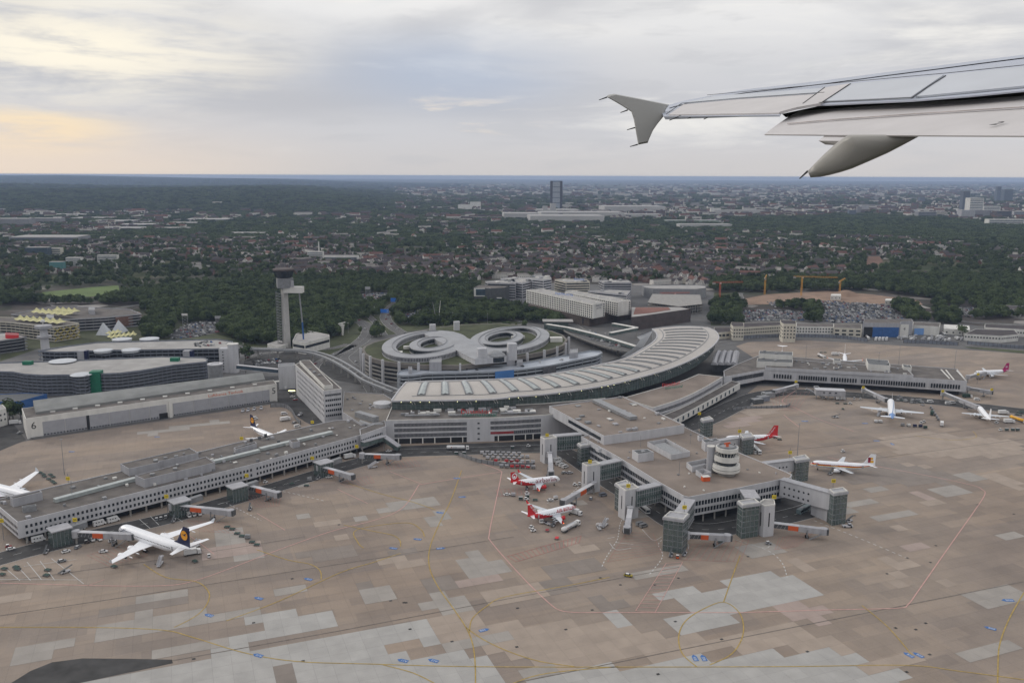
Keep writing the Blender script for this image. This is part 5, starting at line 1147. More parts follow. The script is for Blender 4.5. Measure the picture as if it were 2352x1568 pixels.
for (a, c_, z1) in (((1362, 699.8), (1389.6, 694.9), 31), ((1419.5, 694.5), (1448.6, 691), 30)):
    A_, B_ = G(*a, z1), G(*c_, z1); dd = (B_ - A_).normalized(); nn = Vector((dd.y, -dd.x, 0)); L_ = (B_ - A_).length
    for k in range(6):
        for s in (.91,): c = A_ + dd * L_ * s + nn * .1; MB().box((c.x, c.y, z1 - 1.9 - 2.9 * k), (2.2, .2, 1.7), math.atan2(dd.y, dd.x)).build('window', GLASS, ht)
    if z1 == 31: c = A_ + dd * L_ * .5 + nn * .12; text(ht, 'MARITIM\nHOTEL', (c.x, c.y, z1 - 4), dd, UP, 3.4, NAVY)
rs = text(ht, 'MARITIM HOTEL', G(1296, 676, 33.5), Vector((1, -.75, 0)), UP, 4, BLUES)
Pb = [tuple(p[:2]) for p in P2([(1213, 721), (1280, 736), (1353.5, 750), (1395, 742), (1455, 732), (1440, 716), (1230, 690)], 0)]
Pb = Pb if area(Pb) > 0 else Pb[::-1]; MB().prism(Pb, 0, 13.2).build('podium', BASEB, ht); EXC.append([PX((*p, 0)) for p in Pb])
A_, B_ = G(1280, 736), G(1353, 750); A1 = G(1213, 721); dd = (A_ - A1).normalized()
for k in range(12): c = A1.lerp(B_, .08 + .075 * k) ; MB().box((c.x + .1, c.y - .5, 6), (1.6, .8, 7.5), math.atan2(dd.y, dd.x)).build('tall_window', GLASS, ht)
t, P = bldg('office_building', 'black cube office with white framed corner windows left of the hotel', 'office building', [(1088.7, 661), (1125, 663), (1126, 663.2), (1157, 661.5), (1170, 657), (1100, 655)], 27, 0, DGREY, ROOFG, .5)
for (x0, x1, y0, y1) in ((1091, 1124, 666, 683), (1113, 1150, 694, 712)):
    q0 = G(x0, 661.8, 27); q1 = G(x1, 662.5, 27); z0 = 27 - (y1 - 662) * .5; z1 = 27 - (y0 - 664) * .5; c = (q0 + q1) / 2; o = MB().box((c.x, c.y - .7, (z0 + z1) / 2), ((q1 - q0).length + 3, .6, z1 - z0 + 3), 0).build('white_frame', WHITE2, t); MB().box((c.x + 1, c.y - 1.1, (z0 + z1) / 2), ((q1 - q0).length - 1, .5, z1 - z0), 0).build('window', GLASSB, o)
OFF = [('light grey stepped office directly behind the black cube building', [(1114, 647), (1120, 650), (1185, 652), (1182, 641)], 30, LGREY), ('rounded pale office with curved window bands left of the hotel', [(1150, 641), (1175, 648), (1200, 651), (1219, 647), (1217, 640), (1180, 637)], 30, WHITE),
       ('tall pale round fronted office behind the left end of the hotel', [(1211, 639), (1222, 641), (1248, 644), (1267, 641), (1264, 637), (1230, 633)], 34, WHITE), ('cream office block with blue roof lettering behind the hotel', [(1274, 643), (1300, 649), (1354.8, 648), (1346, 642.5), (1290, 641)], 28, CREAM),
       ('office with red brick middle bay farthest right behind the hotel', [(1375, 644), (1387, 650), (1450.6, 650), (1442, 644)], 25, LGREY), ('curved white office wing between the second hotel slab and the brick bay office', [(1350, 669), (1440, 678), (1448, 668), (1400, 666)], 17, WHITE)]
for l_, p_, z_, w_ in OFF:
    t, P = bldg('office_building', l_, 'office building', p_, z_, 0, w_, ROOFL, 1.0, rows=[(z_ - 3.2 - 3.9 * k, z_ - 1.4 - 3.9 * k) for k in range(int(z_ / 4) - 1)], bands=True); roof_units(t, P, z_, 5, len(l_), big=8, small=3, hmax=3.5)
    if 'brick' in l_: q = G(1417, 656, 15); MB().box((q.x, q.y - 1, 14), (20, 1, 20)).build('brick_bay', BRICK, t)
    if 'lettering' in l_: text(t, 'Siemens', G(1330, 641, 31), XA, UP, 5, BLUES)
bldg('exhibition_hall', 'flat curved silver hall behind the red cranes', 'hall', [(1474.8, 656), (1480, 661), (1500, 664), (1600, 665), (1622, 662), (1620, 657), (1600, 655)], 15, 0, METAL, ROOFL, 1.0)
t, P = bldg('railway_terminal', 'long dark brown windowless building right of the hotel', 'building', [(1450, 729), (1470, 727), (1587, 710), (1560, 705), (1450, 705)], 17, 0, BROWNF, ROOFL, .6)
Pq = [G(x, y, 17.2)[:2] for x, y in [(1455, 722), (1490, 719), (1540, 711), (1535, 706), (1460, 706)]]; MB().prism(Pq, 17.05, 17.4).build('red_roof_field', mat('red_roof_field', (.20, .095, .075), .9, .15), t)
for k in range(3): c = G(1519 + 8 * k, 727 - k, 9); MB().box((c.x, c.y - .5, 9), (4, .6, 9), .25).build('window', GLASS, t)
t = thing('building_shell', 'unfinished concrete building shell with open floors and columns', 'building site', G(1545, 715)); Pq = [tuple(p[:2]) for p in P2([(1487, 708), (1560, 718), (1612, 712), (1608, 690), (1498, 688)], 4)]; Pq = Pq if area(Pq) > 0 else Pq[::-1]
for k in range(4): MB().prism(Pq, .5 + 4 * k, .9 + 4 * k).build('floor_slab', CONC, t)
pl = []
for e in range(len(Pq)):
    A_, B_, d_, n_ = wall_frame(Pq, e); L_ = (B_ - A_).length
    for k in range(int(L_ / 5)): c = A_ + d_ * (k * 5 + 2) - n_ * .5; pl.append(((c.x, c.y, 6.5), 0))
rep(t, 'column', boxmesh('column', (.7, .7, 13), CONC), pl, 100); EXC.append([PX((*p, 0)) for p in Pq])
def crane(label, x, y, h, jib, back, rz, m, jx=None):
    q = G(x, y); t = thing('tower_crane', label, 'crane', q); mst = MB()
    for sx in (-.9, .9):
        for sy in (-.9, .9): mst.box((q.x + sx, q.y + sy, h / 2), (.32, .32, h))
    n_ = int(h / 3)
    for k in range(n_): zz = h * k / n_; mst.beam((q.x - .9, q.y - .9, zz), (q.x + .9, q.y - .9, zz + 3), .25, .25); mst.beam((q.x + .9, q.y - .9, zz), (q.x + .9, q.y + .9, zz + 3), .25, .25)
    mst.build('mast', m, t); dx = Vector((math.cos(rz), math.sin(rz), 0)); j = MB(); c = Vector((q.x, q.y, h)); nn = Vector((-dx.y, dx.x, 0))
    for o_ in (nn * .8, -nn * .8, UP * 1.6): j.beam(c + o_ - dx * back, c + o_ + dx * jib, .28, .28)
    k = int((jib + back) / 3)
    for i in range(k): p0 = c - dx * back + dx * 3 * i; j.beam(p0 + nn * .8, p0 + dx * 1.5 + UP * 1.6, .2, .2); j.beam(p0 + dx * 1.5 + UP * 1.6, p0 + dx * 3 - nn * .8, .2, .2)
    j.build('jib', m, t); MB().box(c - dx * (back - 2) - UP * 1.2, (4, 2, 2.6), rz).build('counterweight', CONC, t); MB().box(c + UP * -1 + dx * 1.2 + nn * 1.3, (2, 1.6, 2.2), rz).build('cab', WHITE2, t)
crane('largest yellow tower crane with its long jib across the picture', 1840, 679, 31, 55, 14, R(-12), CRANEY); crane('yellow tower crane left of the largest one, jib pointing away', 1756, 676, 28, 40, 10, R(72), CRANEY); crane('yellow tower crane at the right end by the sand heap', 1928, 676, 22, 45, 12, R(60), CRANEY)
crane('thin red tower crane over the unfinished building shell', 1651 - 0, 690, 24, 26, 9, R(20), CRANER) if 0 else crane('thin red tower crane over the unfinished building shell', 1652, 700, 34, 36, 12, R(8), CRANER)
bpy.data.objects
crane('low red crane lying close to the shell in front of the silver hall', 1549, 694, 14, 24, 24, R(6), CRANER)
# old terminal strip on the right
def low(name, label, pxs, z, rows, sp=3.3, wall=CREAM, roof=TILED, cat='building', win=(1.7, 1.7), **k): return bldg(name, label, cat, pxs, z, 0, wall, roof, .3, rows=rows, sp=sp, win=win, **k)
low('old_terminal', 'long cream wing with dark hipped roof left of the tall cream tower', [(1708, 752), (1810, 746), (1806, 739), (1708, 742)], 10.5, (7.5, 3.5), most=60)
low('old_tower', 'tall cream square tower of the old terminal', [(1794, 741), (1800, 744), (1829, 744.5), (1828, 736), (1792, 735)], 22, (18, 14, 10, 6), 3, most=40)
low('old_tower', 'smaller cream tower with grey pyramid roof at the left end of the old terminal', [(1678, 745), (1684, 750), (1709, 750), (1708, 741), (1680, 740)], 17, (13, 9, 5), 3, most=40)
low('old_terminal', 'low wing with big studio windows beside the hall roof', [(1640, 765), (1694, 761), (1690, 752), (1640, 752)], 8, (4.5,), 5, win=(4, 2.6), most=30)
low('old_terminal', 'white fronted freight wing with open truck bays', [(1829, 750), (1915, 751), (1915, 743), (1829, 742)], 11, (8.5, 5), most=60, wall=WHITE2, roof=ROOFG)
for k in range(4): q = G(1858 + 11 * k, 768.5, 0); MB().box((q.x, q.y - .4, 2.2), (8, .6, 4.2)).build('truck_bay', BLACK, bpy.data.objects[[o.name for o in bpy.data.objects if o.name.startswith('old_terminal')][-1]])
low('old_terminal', 'cream two storey shed between freight wing and blue hangar', [(1915, 753), (1980, 755), (1978, 744), (1915, 744)], 11, (8, 3.5), 7, win=(5, 2), most=30, roof=ROOFG)
hb, P = bldg('hangar', 'hangar with open dark bay and blue sliding doors marked 4', 'hangar', [(1983, 742), (2068, 743), (2070, 739), (2097, 738), (2094, 733), (1985, 733)], 17, 0, LGREY, ROOFG, .5); q0, q1 = G(1983.5, 742, 17), G(2067.5, 743, 17); q0.z = q1.z = 0; dd = (q1 - q0).normalized(); nn = Vector((dd.y, -dd.x, 0))
for s0, s1, m in ((.02, .26, BLACK), (.26, .54, BLUE), (.54, .98, BLUE)): c = q0.lerp(q1, (s0 + s1) / 2) + nn * .3; MB().box((c.x, c.y, 6.2), ((q1 - q0).length * (s1 - s0) - .3, .5, 12.2), math.atan2(dd.y, dd.x)).build('hangar_door', m, hb)  # first panel is no door: black paint for the shade inside the open bay
text(hb, '4', q1 + nn * .7 + dd * 5.5 + UP * 10.5, dd, UP, 5.5, BL)
MB().box(q1 + dd * 5.5 + nn * .2 + UP * 8, (10, 1, 16), math.atan2(dd.y, dd.x)).build('number_pier', WHITE2, hb)
hb2, P = bldg('hangar', 'low hangar with light blue doors right of the number 4 hangar', 'hangar', [(2097, 747), (2158, 751), (2160, 742), (2097, 739)], 11, 0, WHITE2, ROOFG, .4); q0, q1 = G(2099, 747.2, 11), G(2136, 749.8, 11); q0.z = q1.z = 0; c = (q0 + q1) / 2; MB().box((c.x, c.y - .4, 4), ((q1 - q0).length, .5, 8)).build('hangar_door', LBLUE, hb2)
low('shed', 'row of white sheds with orange edge stripe beyond the light blue hangar', [(2168, 755), (2228, 758), (2226, 748), (2168, 745)], 7, (3,), 6, wall=WHITE2, roof=WHITE2)
low('office_building', 'long low white building with grey roof at the right edge', [(2215, 767), (2300, 772), (2340, 768), (2330, 758), (2240, 756)], 8, (5,), 3, wall=WHITE2, roof=TILED, most=40)
low('office_building', 'second low white building touching the right frame edge', [(2262, 752), (2370, 758), (2370, 748), (2262, 744)], 9, (5,), 3, wall=WHITE2, roof=TILED, most=30)
low('office_building', 'white two storey house with dark roof at the right frame edge above the parking', [(2300, 709), (2345, 712), (2350, 703), (2310, 701)], 10, (7, 3.5), 3, wall=WHITE2, roof=TILED, most=30)
for x, y, w_ in ((1990 - 60, 668, 18),): pass
for i, (x, y) in enumerate(((1920, 679), (2045, 690))): t, P = bldg('site_cabin', ['white site cabin by the yellow cranes', 'white and blue site cabin at the right end of the building site'][i], 'site cabin', [(x - 12, y), (x + 12, y), (x + 11, y - 4), (x - 11, y - 4)], 7, 0, WHITE2, WHITE2, .1, rows=(3.5,), sp=4)
sheet('building_site', [(1690, 690), (1760, 676), (1900, 668), (2000, 676), (2110, 690), (2120, 700), (2000, 702), (1900, 696), (1700, 700)], SOIL, .03, True)
h_ = MB(); q = G(1943, 678); h_.lathe(q, [(22, 0), (14, 5), (5, 8), (1, 8.6)], 14); o = h_.build('soil_heap', SOIL); tag(o, 'big heap of reddish excavated soil beside the right yellow crane', 'soil heap')
# distance: exhibition halls, towers, city blocks
tall = thing('office_tower', 'slim dark office tower with pale glass centre standing alone before the horizon', 'office tower', G(1277, 478)); q = G(1277, 478); W_ = 27 * q.y / 2000 * 1.0; HT = 192 * (478 - 417) / (478 - 404)
for sx in (-1, 1): MB().box((q.x + sx * W_ * .41, q.y, HT / 2), (W_ * .2, W_ * .5, HT)).build('side_wall', mat('slate_wall', (.05, .05, .06), .7, .1), tall)
MB().box((q.x, q.y, HT / 2 - 1), (W_ * .66, W_ * .45, HT - 2)).build('glass_centre', GPALE, tall)
for k in range(1, 5): MB().box((q.x, q.y - W_ * .24, HT * k / 5), (W_ * .66, .8, 3)).build('floor_band', MATS['slate_wall'], tall)
MB().box((q.x, q.y, HT + 2), (W_, W_ * .5, 5)).build('roof', MATS['slate_wall'], tall)
def far(label, x0, x1, yb, yt, m, name='distant_building', dep=.5, rows=0):
    q0, q1 = G(x0, yb), G(x1, yb); h = 192 * (yb - yt) / (yb - 404); w = (q1 - q0).length; t = thing(name, label, 'building', (q0 + q1) / 2); c = (q0 + q1) / 2; a = math.atan2((q1 - q0).y, (q1 - q0).x)
    MB().box((c.x, c.y + w * dep / 2, h / 2), (w, w * dep, h), a).build('wall', m, t); MB().box((c.x, c.y + w * dep / 2, h + .3), (w * .98, w * dep * .96, .6), a).build('roof', ROOFL, t)
    if rows:
        for k in range(rows): MB().box((c.x, c.y - .3, h * (k + .6) / (rows + .3)), (w * .94, .5, h / rows * .38), a).build('window_band', GLASSB, t)
    EXC.append([PX((c.x - w / 2, c.y, 0)), PX((c.x + w / 2, c.y, 0)), PX((c.x + w / 2, c.y + w * dep, 0)), PX((c.x - w / 2, c.y + w * dep, 0))])
HALLW = mat('exhibition_white', (.42, .41, .40), .7, .12, .01)
for a in [('broad pale exhibition hall, left end of the fairground', 1155, 1235, 503, 490, HALLW, .8), ('lowest nearest exhibition hall with a wide pale roof', 1215, 1385, 510, 496, HALLW, .5), ('long exhibition hall in the middle of the fairground', 1240, 1430, 500, 488, HALLW, .4), ('exhibition hall behind with the two square vents', 1225, 1330, 488, 482, HALLW, .6), ('right hand big white exhibition hall', 1385, 1525, 488, 474, HALLW, .5),
          ('low white hall right of the fairground', 1410, 1520, 498, 492, HALLW, .3), ('square vent tower on the exhibition halls, left one', 1247, 1257, 492, 473, HALLW, .8), ('square vent tower on the exhibition halls, right one', 1264, 1276, 492, 467, HALLW, .8),
          ('low wide roofed depot right of the fairground', 1560, 1680, 524, 515, HALLW, .25), ('pale factory hall in front of the woods', 1530, 1650, 512, 506, mat('pale_green_roof', (.25, .30, .27), .8, .1), .2), ('pale slab office among distant trees, left one', 1052, 1080, 482, 470, WHITE2, .25), ('taller pale slab office beside its low neighbour', 1080, 1104, 480, 464, WHITE2, .4),
          ('pale residential block before the forest ridge', 488, 508, 477, 464, CREAM, .5), ('long white palace like office row', 1640, 1755, 492, 482, HALLW, .12), ('white colonnaded office left of the long row', 1632, 1655, 492, 478, WHITE2, .3)]:
    far(*a[:6], dep=a[6])
CT = mat('city_tower_dark', (.09, .11, .14), .5, .1); CT2 = mat('city_grey', (.22, .22, .23), .7, .15, .02)
for a in [('dark slab skyscraper of the far city', 2209, 2224, 485, 437, CT, .8, 0), ('white banded high rise in front of the dark skyscraper', 2225, 2256, 492, 453, WHITE2, .6, 9), ('farthest dark skyscraper near the horizon', 2288, 2297, 460, 426, CT, .8, 0), ('broad dark tower right of the farthest skyscraper', 2304, 2324, 465, 433, CT, .5, 0), ('square grey office left of the banded high rise', 2207, 2238, 502, 482, LGREY, .6, 0),
          ('dark wide office beside the square grey one', 2238, 2272, 500, 482, CT2, .5, 0), ('white terraced office of the city edge', 2258, 2296, 490, 473, WHITE2, .5, 4), ('brown office with a flat top at the city edge', 2288, 2322, 500, 484, BROWNF, .5, 3), ('banded round office near the right frame edge', 2328, 2352, 498, 485, LGREY, .6, 3), ('long white low hospital building at the right frame edge', 2270, 2352, 518, 503, WHITE2, .2, 3),
          ('grey long office on the edge of the park', 2108, 2150, 500, 486, CT2, .4, 4), ('pale stepped block right of the grey long office', 2150, 2175, 498, 487, CREAM, .5, 3), ('small pair of grey towers, left one', 1968, 1978, 490, 474, CT2, .6, 0), ('small pair of grey towers, right one', 1978, 1995, 486, 471, LGREY, .6, 0), ('black block beside the pair of grey towers', 1950, 1966, 494, 482, CT, .6, 0), ('dark cube office in the middle of the far city', 2112, 2124, 466, 453, CT, .6, 0), ('white domed hall at the park edge', 2075, 2110, 487, 482, WCANV, .3, 0),
          ('glass fronted office campus on the left, front wing', 58, 110, 592, 569, GLASSB, .4, 4), ('pale banded office beside the glass campus wing', 102, 140, 590, 570, CREAM, .4, 4), ('white apartment tower with dark balcony bands', 224, 270, 606, 586, WHITE2, .25, 5), ('white slab block behind the teal glass office', 152, 187, 612, 592, WHITE2, .4, 4), ('teal glass office at the left among trees', 114, 145, 624, 602, mat('teal_glass', (.08, .20, .20), .3, .1), .5, 0), ('large flat roofed works hall at the left', 20, 175, 560, 545, CT2, .5, 2),
          ('wide grey stadium hall at the left frame edge', -20, 66, 520, 503, CT2, .4, 0), ('second grey hall right of the stadium hall', 68, 138, 514, 502, CT2, .4, 0), ('white factory with tall chimney in the suburb', 706, 742, 598, 578, WHITE2, .4, 4), ('long white mansard building right of the chimney factory', 742, 822, 604, 588, WHITE2, .25, 2)]:
    far(*a[:6], dep=a[6], rows=a[7])
for k, (x0, x1, y) in enumerate(((158, 248, 505), (200, 300, 512), (270, 360, 520), (300, 380, 500), (380, 450, 516), (420, 520, 508), (100, 180, 497), (240, 330, 528), (360, 430, 528), (520, 600, 540))):
    far(['pale saw toothed works shed, %s in the industrial strip' % o_ for o_ in ('first', 'second', 'third', 'fourth', 'fifth', 'sixth', 'seventh', 'eighth', 'ninth', 'tenth')][k], x0, x1, y, y - 4, [HALLW, CT2, METAL][k % 3], dep=.6)
q = G(733, 590); t = thing('chimney', 'thin white chimney rising above the white factory', 'chimney', q); MB().lathe(q, [(2.2, 0), (1.3, 192 * 38 / 199)], 10).build('shaft', WHITE2, t); MB().lathe(q + UP * 35, [(1.6, 0), (1.6, .6)], 10).build('rim', MGREY, t)

t, P = bldg('shed', 'low blue walled shed beyond the left end of the hangar', 'shed', [(-60, 925), (45, 922), (108, 905), (60, 903), (-60, 908)], 7, 0, BLUE, DGREY, .4)
bldg('office_building', 'white box building cut by the left frame edge beside the hangar', 'office building', [(-60, 935), (6, 930), (14, 938), (-60, 958)], 13, 0, WHITE2, ROOFL, .5, rows=(9, 5), sp=3)
# ================================================================== AIRCRAFT
def panel(b, le0, c0, le1, c1, t0, t1, vert=False, mi=0):
    prof = [(0, 0), (.12, .9), (.4, 1), (.75, .5), (1, .08), (1, -.08), (.75, -.3), (.4, -.6), (.12, -.6)]
    vs = []
    for le, c, t in ((le0, c0, t0), (le1, c1, t1)):
        for (x, h) in prof:
            p = Vector(le) + Vector((-x * c, 0, 0)); o_ = h * t / 2
            p += Vector((0, o_, 0)) if vert else Vector((0, 0, o_)); vs.append(p)
    n = len(prof); b.add(vs, [(i, (i + 1) % n, n + (i + 1) % n, n + i) for i in range(n)] + [tuple(range(n))[::-1], tuple(range(n, 2 * n))], mi)
def plane(label, nose, tail, R0, span, zn=None, paint=None, mats=(PLANEW,), fin=PLANEW, tp=PLANEW, eng=2, engm=PLANEW, winglet=None, ttail=False, rear=False, gear=2.0, loc=None, L=None, rz=None, finh=None, wing_m=None):
    R_ = R0 * 1.14; zc = R_ + gear; zn = zn or zc * .95; a, b_ = G(*nose, zn), G(*tail, zc * 1.2)
    v = Vector((a.x - b_.x, a.y - b_.y, 0)); L_ = v.length; c = (a + b_) / 2; print('L', round(L_, 1), label[:30]); t = thing('airliner', label, 'airliner', (c.x, c.y, 0), math.atan2(v.y, v.x) or .001)
    BASE[t.name] = Vector((0, 0, 0)); h = L_ / 2
    st = [(0, .04, -.25), (.006, .2, -.22), (.016, .38, -.17), (.032, .58, -.10), (.055, .78, -.04), (.085, .93, 0), (.12, 1, 0)] + [(.12 + .53 * i / 16, 1, 0) for i in range(1, 17)] + [(.68, .985, .01), (.72, .94, .05), (.76, .87, .12), (.80, .78, .20), (.84, .67, .30), (.88, .55, .40), (.92, .41, .50), (.96, .26, .58), (.99, .13, .62), (1, .05, .63)]
    seg = 24; m = MB(); vs = []
    for (f, r_, dz) in st: vs += [(h - f * L_, r_ * R_ * math.cos(2 * math.pi * k / seg), zc + dz * R_ + r_ * R_ * math.sin(2 * math.pi * k / seg)) for k in range(seg)]
    fs = []; ms = []
    for i in range(len(st) - 1):
        for k in range(seg):
            fs.append((i * seg + k, i * seg + (k + 1) % seg, (i + 1) * seg + (k + 1) % seg, (i + 1) * seg + k)[::-1]); ms.append(paint((st[i][0] + st[i + 1][0]) / 2, math.sin(2 * math.pi * (k + .5) / seg)) if paint else 0)
    m.add(vs, fs); m.m = ms
    fu = m.build('fuselage', list(mats), t, smooth=True)
    ck = MB(); 
    for s_ in (-1, 1):
        ck.quad((h - .018 * L_, s_ * R_ * .12, zc + R_ * .25), (h - .030 * L_, s_ * R_ * .48, zc + R_ * .30), (h - .044 * L_, s_ * R_ * .46, zc + R_ * .60), (h - .034 * L_, s_ * R_ * .08, zc + R_ * .56))
    ck.build('cockpit_window', GLASS, fu)
    wl = MB()
    for s_ in (-1, 1):
        n_ = int(L_ * .70 / 1.15)
        for i in range(n_): wl.box((h - L_ * (.10 + .70 * i / n_), s_ * R_ * .985, zc + R_ * .22), (.5, .1, .42))
    wl.build('cabin_windows', GLASS, fu)
    for s_ in (-1, 1):
        for f in (.095, .80): MB().box((h - L_ * f, s_ * R_ * (.99 if f < .5 else .80), zc + R_ * (0 if f < .5 else .18)), (.9, .08, 1.9)).build('door', LGREY, fu)
    hs = span / 2; cr, ct_ = L_ * .20, L_ * .05; xr = h - L_ * .335; sweep = math.tan(R(30)); WM = wing_m or WINGG
    for s_ in (-1, 1):
        w = MB(); r0 = (xr, s_ * R_ * .5, zc - R_ * .55); xk = xr - sweep * hs * .33; k1 = (xk, s_ * hs * .34, zc - R_ * .55 + hs * .34 * .085); tip = (xr - sweep * hs * .93, s_ * hs, zc - R_ * .55 + hs * .10)
        panel(w, r0, cr, k1, cr * .58, .85, .5); panel(w, k1, cr * .58, tip, ct_, .5, .2); wo = w.build('wing', WM, t)
        fl = MB()
        for f in (.28, .45, .62): y_ = hs * f; fl.lathe((xr - sweep * y_ - cr * (.78 - .45 * f), s_ * y_, zc - R_ * .55 + y_ * .085 - .35), [(.05, -1.8), (.28, -.6), (.22, .8), (.03, 1.8)], 8, axis='x')
        fl.build('flap_fairing', WM, wo)
        if winglet: g = MB(); panel(g, tip, ct_, (tip[0] - ct_ * .8, tip[1] + s_ * .6, tip[2] + 2.2), ct_ * .4, .15, .08); g.build('winglet', winglet, wo)
        if winglet is RED: MB().box((tip[0] - .3, tip[1], tip[2]), (.5, .3, .25)).build('wing_light', mat('red_lamp', (.8, .15, .05), .4, 0, emit=(1, .25, .08, 2.5)), wo)
        ys = [hs * .33] if eng == 2 else [hs * .32, hs * .62]
        if not rear:
            for y_ in ys:
                er = R_ * (.52 if eng == 2 else .42); xe = xr - sweep * y_ + er * 1.0; ze = zc - R_ * .55 + y_ * .085 - er * 1.15; nl = er * 3.4
                e = MB().lathe((xe, s_ * y_, ze), [(er * .55, -nl * .62), (er * .8, -nl * .4), (er * 1.05, 0), (er * 1.08, nl * .2), (er * .98, nl * .38), (er * .86, nl * .385), (er * .84, nl * .25)], 18, axis='x').build('engine', engm, t, smooth=True)
                MB().lathe((xe, s_ * y_, ze), [(er * .85, nl * .22), (er * .1, nl * .30)], 18, axis='x').build('fan', BLACK, e); MB().lathe((xe - nl * .7, s_ * y_, ze), [(er * .25, -er * .6), (er * .5, 0)], 12, axis='x').build('exhaust', DGREY, e)
                p = MB(); panel(p, (xe + nl * .1, s_ * y_, ze + er * .8), nl * .9, (xe - nl * .1, s_ * y_, ze + er * 1.5), nl * .8, .4, .4, True); p.build('pylon', WM, e)
        else: MB().lathe((h - L_ * .80, s_ * R_ * 1.45, zc + R_ * .35), [(R_ * .3, -2.6), (R_ * .45, 0), (R_ * .4, 2.2)], 14, axis='x').build('engine', engm, t, smooth=True)
        g = MB().box((xr - cr * .62, s_ * R_ * 1.25, gear * .62), (.35, .35, gear * 1.2)); gw = g.build('main_gear', METAL, t)
        for dx in ((-.7, .7) if R_ > 2.3 else (0,)):
            for dy in (-.45, .45): MB().lathe((xr - cr * .62 + dx, s_ * R_ * 1.25 + dy, .58), [(.2, -.2), (.58, -.18), (.58, .18), (.2, .2)], 12, axis='y').build('wheel', RUBBER, gw)
        if not ttail: tl = MB(); panel(tl, (-h + L_ * .135, s_ * R_ * .12, zc + R_ * .62), L_ * .085, (-h + L_ * .03, s_ * hs * .37, zc + R_ * .62 + hs * .04), L_ * .035, .35, .15); tl.build('tailplane', tp, t)
    g = MB().box((h - L_ * .12, 0, gear * .6), (.3, .3, gear * 1.2)).build('nose_gear', METAL, t)
    for dy in (-.3, .3): MB().lathe((h - L_ * .12, dy, .45), [(.15, -.15), (.45, -.12), (.45, .12), (.15, .15)], 12, axis='y').build('wheel', RUBBER, g)
    fh = finh or L_ * .18; f_ = MB(); fz = zc + R_ * .75; x0 = -h + L_ * .20
    panel(f_, (x0, 0, fz), L_ * .19, (x0 - L_ * .115, 0, fz + fh), L_ * .08, .45, .15, True); panel(f_, (x0 + L_ * .06, 0, fz - .1), L_ * .1, (x0 - L_ * .02, 0, fz + fh * .18), L_ * .08, .25, .2, True)
    fo = f_.build('fin', fin, t)
    if ttail:
        for s_ in (-1, 1): tl = MB(); panel(tl, (x0 - L_ * .11, 0, fz + fh), L_ * .085, (x0 - L_ * .16, s_ * hs * .38, fz + fh + .1), L_ * .04, .3, .12); tl.build('tailplane', tp, t)
    t['geo'] = 1; del t['geo']
    return t, L_, zc, R_, fo, (x0, fz, fh), fu
def side_text(pl, s, f, size, m, side, el=12, sx=1.0, par=None, dz=0):
    t, L_, zc, R_, fo, fi, fu = pl; a = R(el); x = L_ / 2 - f * L_
    text(par or t, s, (x, side * (R_ + .05) * math.cos(a), zc + (R_ + .05) * math.sin(a) + dz), (-side, 0, 0), (0, -side * math.sin(a), math.cos(a)), size, m, ext=.01, sx=sx)
FAC = lambda s: (-s, 0, 0)
LH1 = plane('white four engined wide body with navy tail parked at the left pier', (275, 1213), (439, 1264), 2.82, 60.3, paint=None, fin=NAVY, eng=4, winglet=WINGG, gear=2.6, wing_m=PLANEW)
def crane_mark(pl):
    t, L_, zc, R_, fo, (x0, fz, fh), fu = pl; r_ = fh * .24; cx, cz = x0 - L_ * .125, fz + fh * .56
    for s_ in (-1, 1):
        m = MB().lathe((cx, s_ * .27, cz), [(r_, -.02), (r_, .02)], 24, axis='y'); o = m.build('tail_emblem', GOLD, fo)
        b = MB(); y = s_ * .32; b.add([(cx + r_ * .75, y, cz + r_ * .15), (cx + r_ * .1, y, cz + r_ * .2), (cx - r_ * .7, y, cz + r_ * .55), (cx - r_ * .35, y, cz), (cx - r_ * .75, y, cz - r_ * .15), (cx, y, cz - r_ * .05), (cx + r_ * .2, y, cz + r_ * .05)], [(0, 1, 2, 3, 4, 5, 6)]); b.build('bird_mark', NAVY, o)
crane_mark(LH1); side_text(LH1, 'Lufthansa', .16, 2.6, NAVY, 1, 25)
LH2 = plane('small white airliner with navy tail seen from behind on the left rear apron', (656, 1016), (575, 980), 2.0, 33, fin=NAVY, wing_m=PLANEW); crane_mark(LH2)
plane('white wide body cut by the left frame edge behind the pier', (85, 1146), (-85, 1098), 2.82, 58, fin=NAVY, eng=2, engm=WINGG, winglet=WINGG, gear=2.4, wing_m=PLANEW)
def ab(f, z): return 1 if z < -.55 + max(0, f - .48) * 4.2 and f > .45 else 0
AB1 = plane('red and white airliner with curly script lettering, nearest the cart yard', (1286.4, 1099), (1172, 1108.5), 1.95, 34.5, paint=ab, mats=(PLANEW, RED), fin=RED, engm=RED, winglet=RED)
side_text(AB1, 'airberlin', .31, 4.1, mat('dark_red_letters', (.22, .01, .03), .5), -1, 22)
t, L_, zc, R_, fo, (x0, fz, fh), fu = AB1
for s_ in (-1, 1):
    cx, cz = x0 - L_ * .12, fz + fh * .55; P_ = [(cx + 1.6 * math.cos(a_ * math.pi / 8) ** 1 * (1 if abs(math.cos(a_ * math.pi / 8)) < .8 else 1.05), s_ * .29, cz + 2.0 * math.sin(a_ * math.pi / 8)) for a_ in range(16)]; o = MB().add(P_, [tuple(range(16))]).build('tail_emblem', PLANEW, fo)
    MB().add([(cx + (p[0] - cx) * .72, s_ * .31, cz + (p[2] - cz) * .72) for p in P_], [tuple(range(16))]).build('emblem_field', RED, o); MB().lathe((cx - .1, s_ * .33, cz - .45), [(.75, -.01), (.75, .01)], 14, axis='y').build('emblem_dot', PLANEW, o)
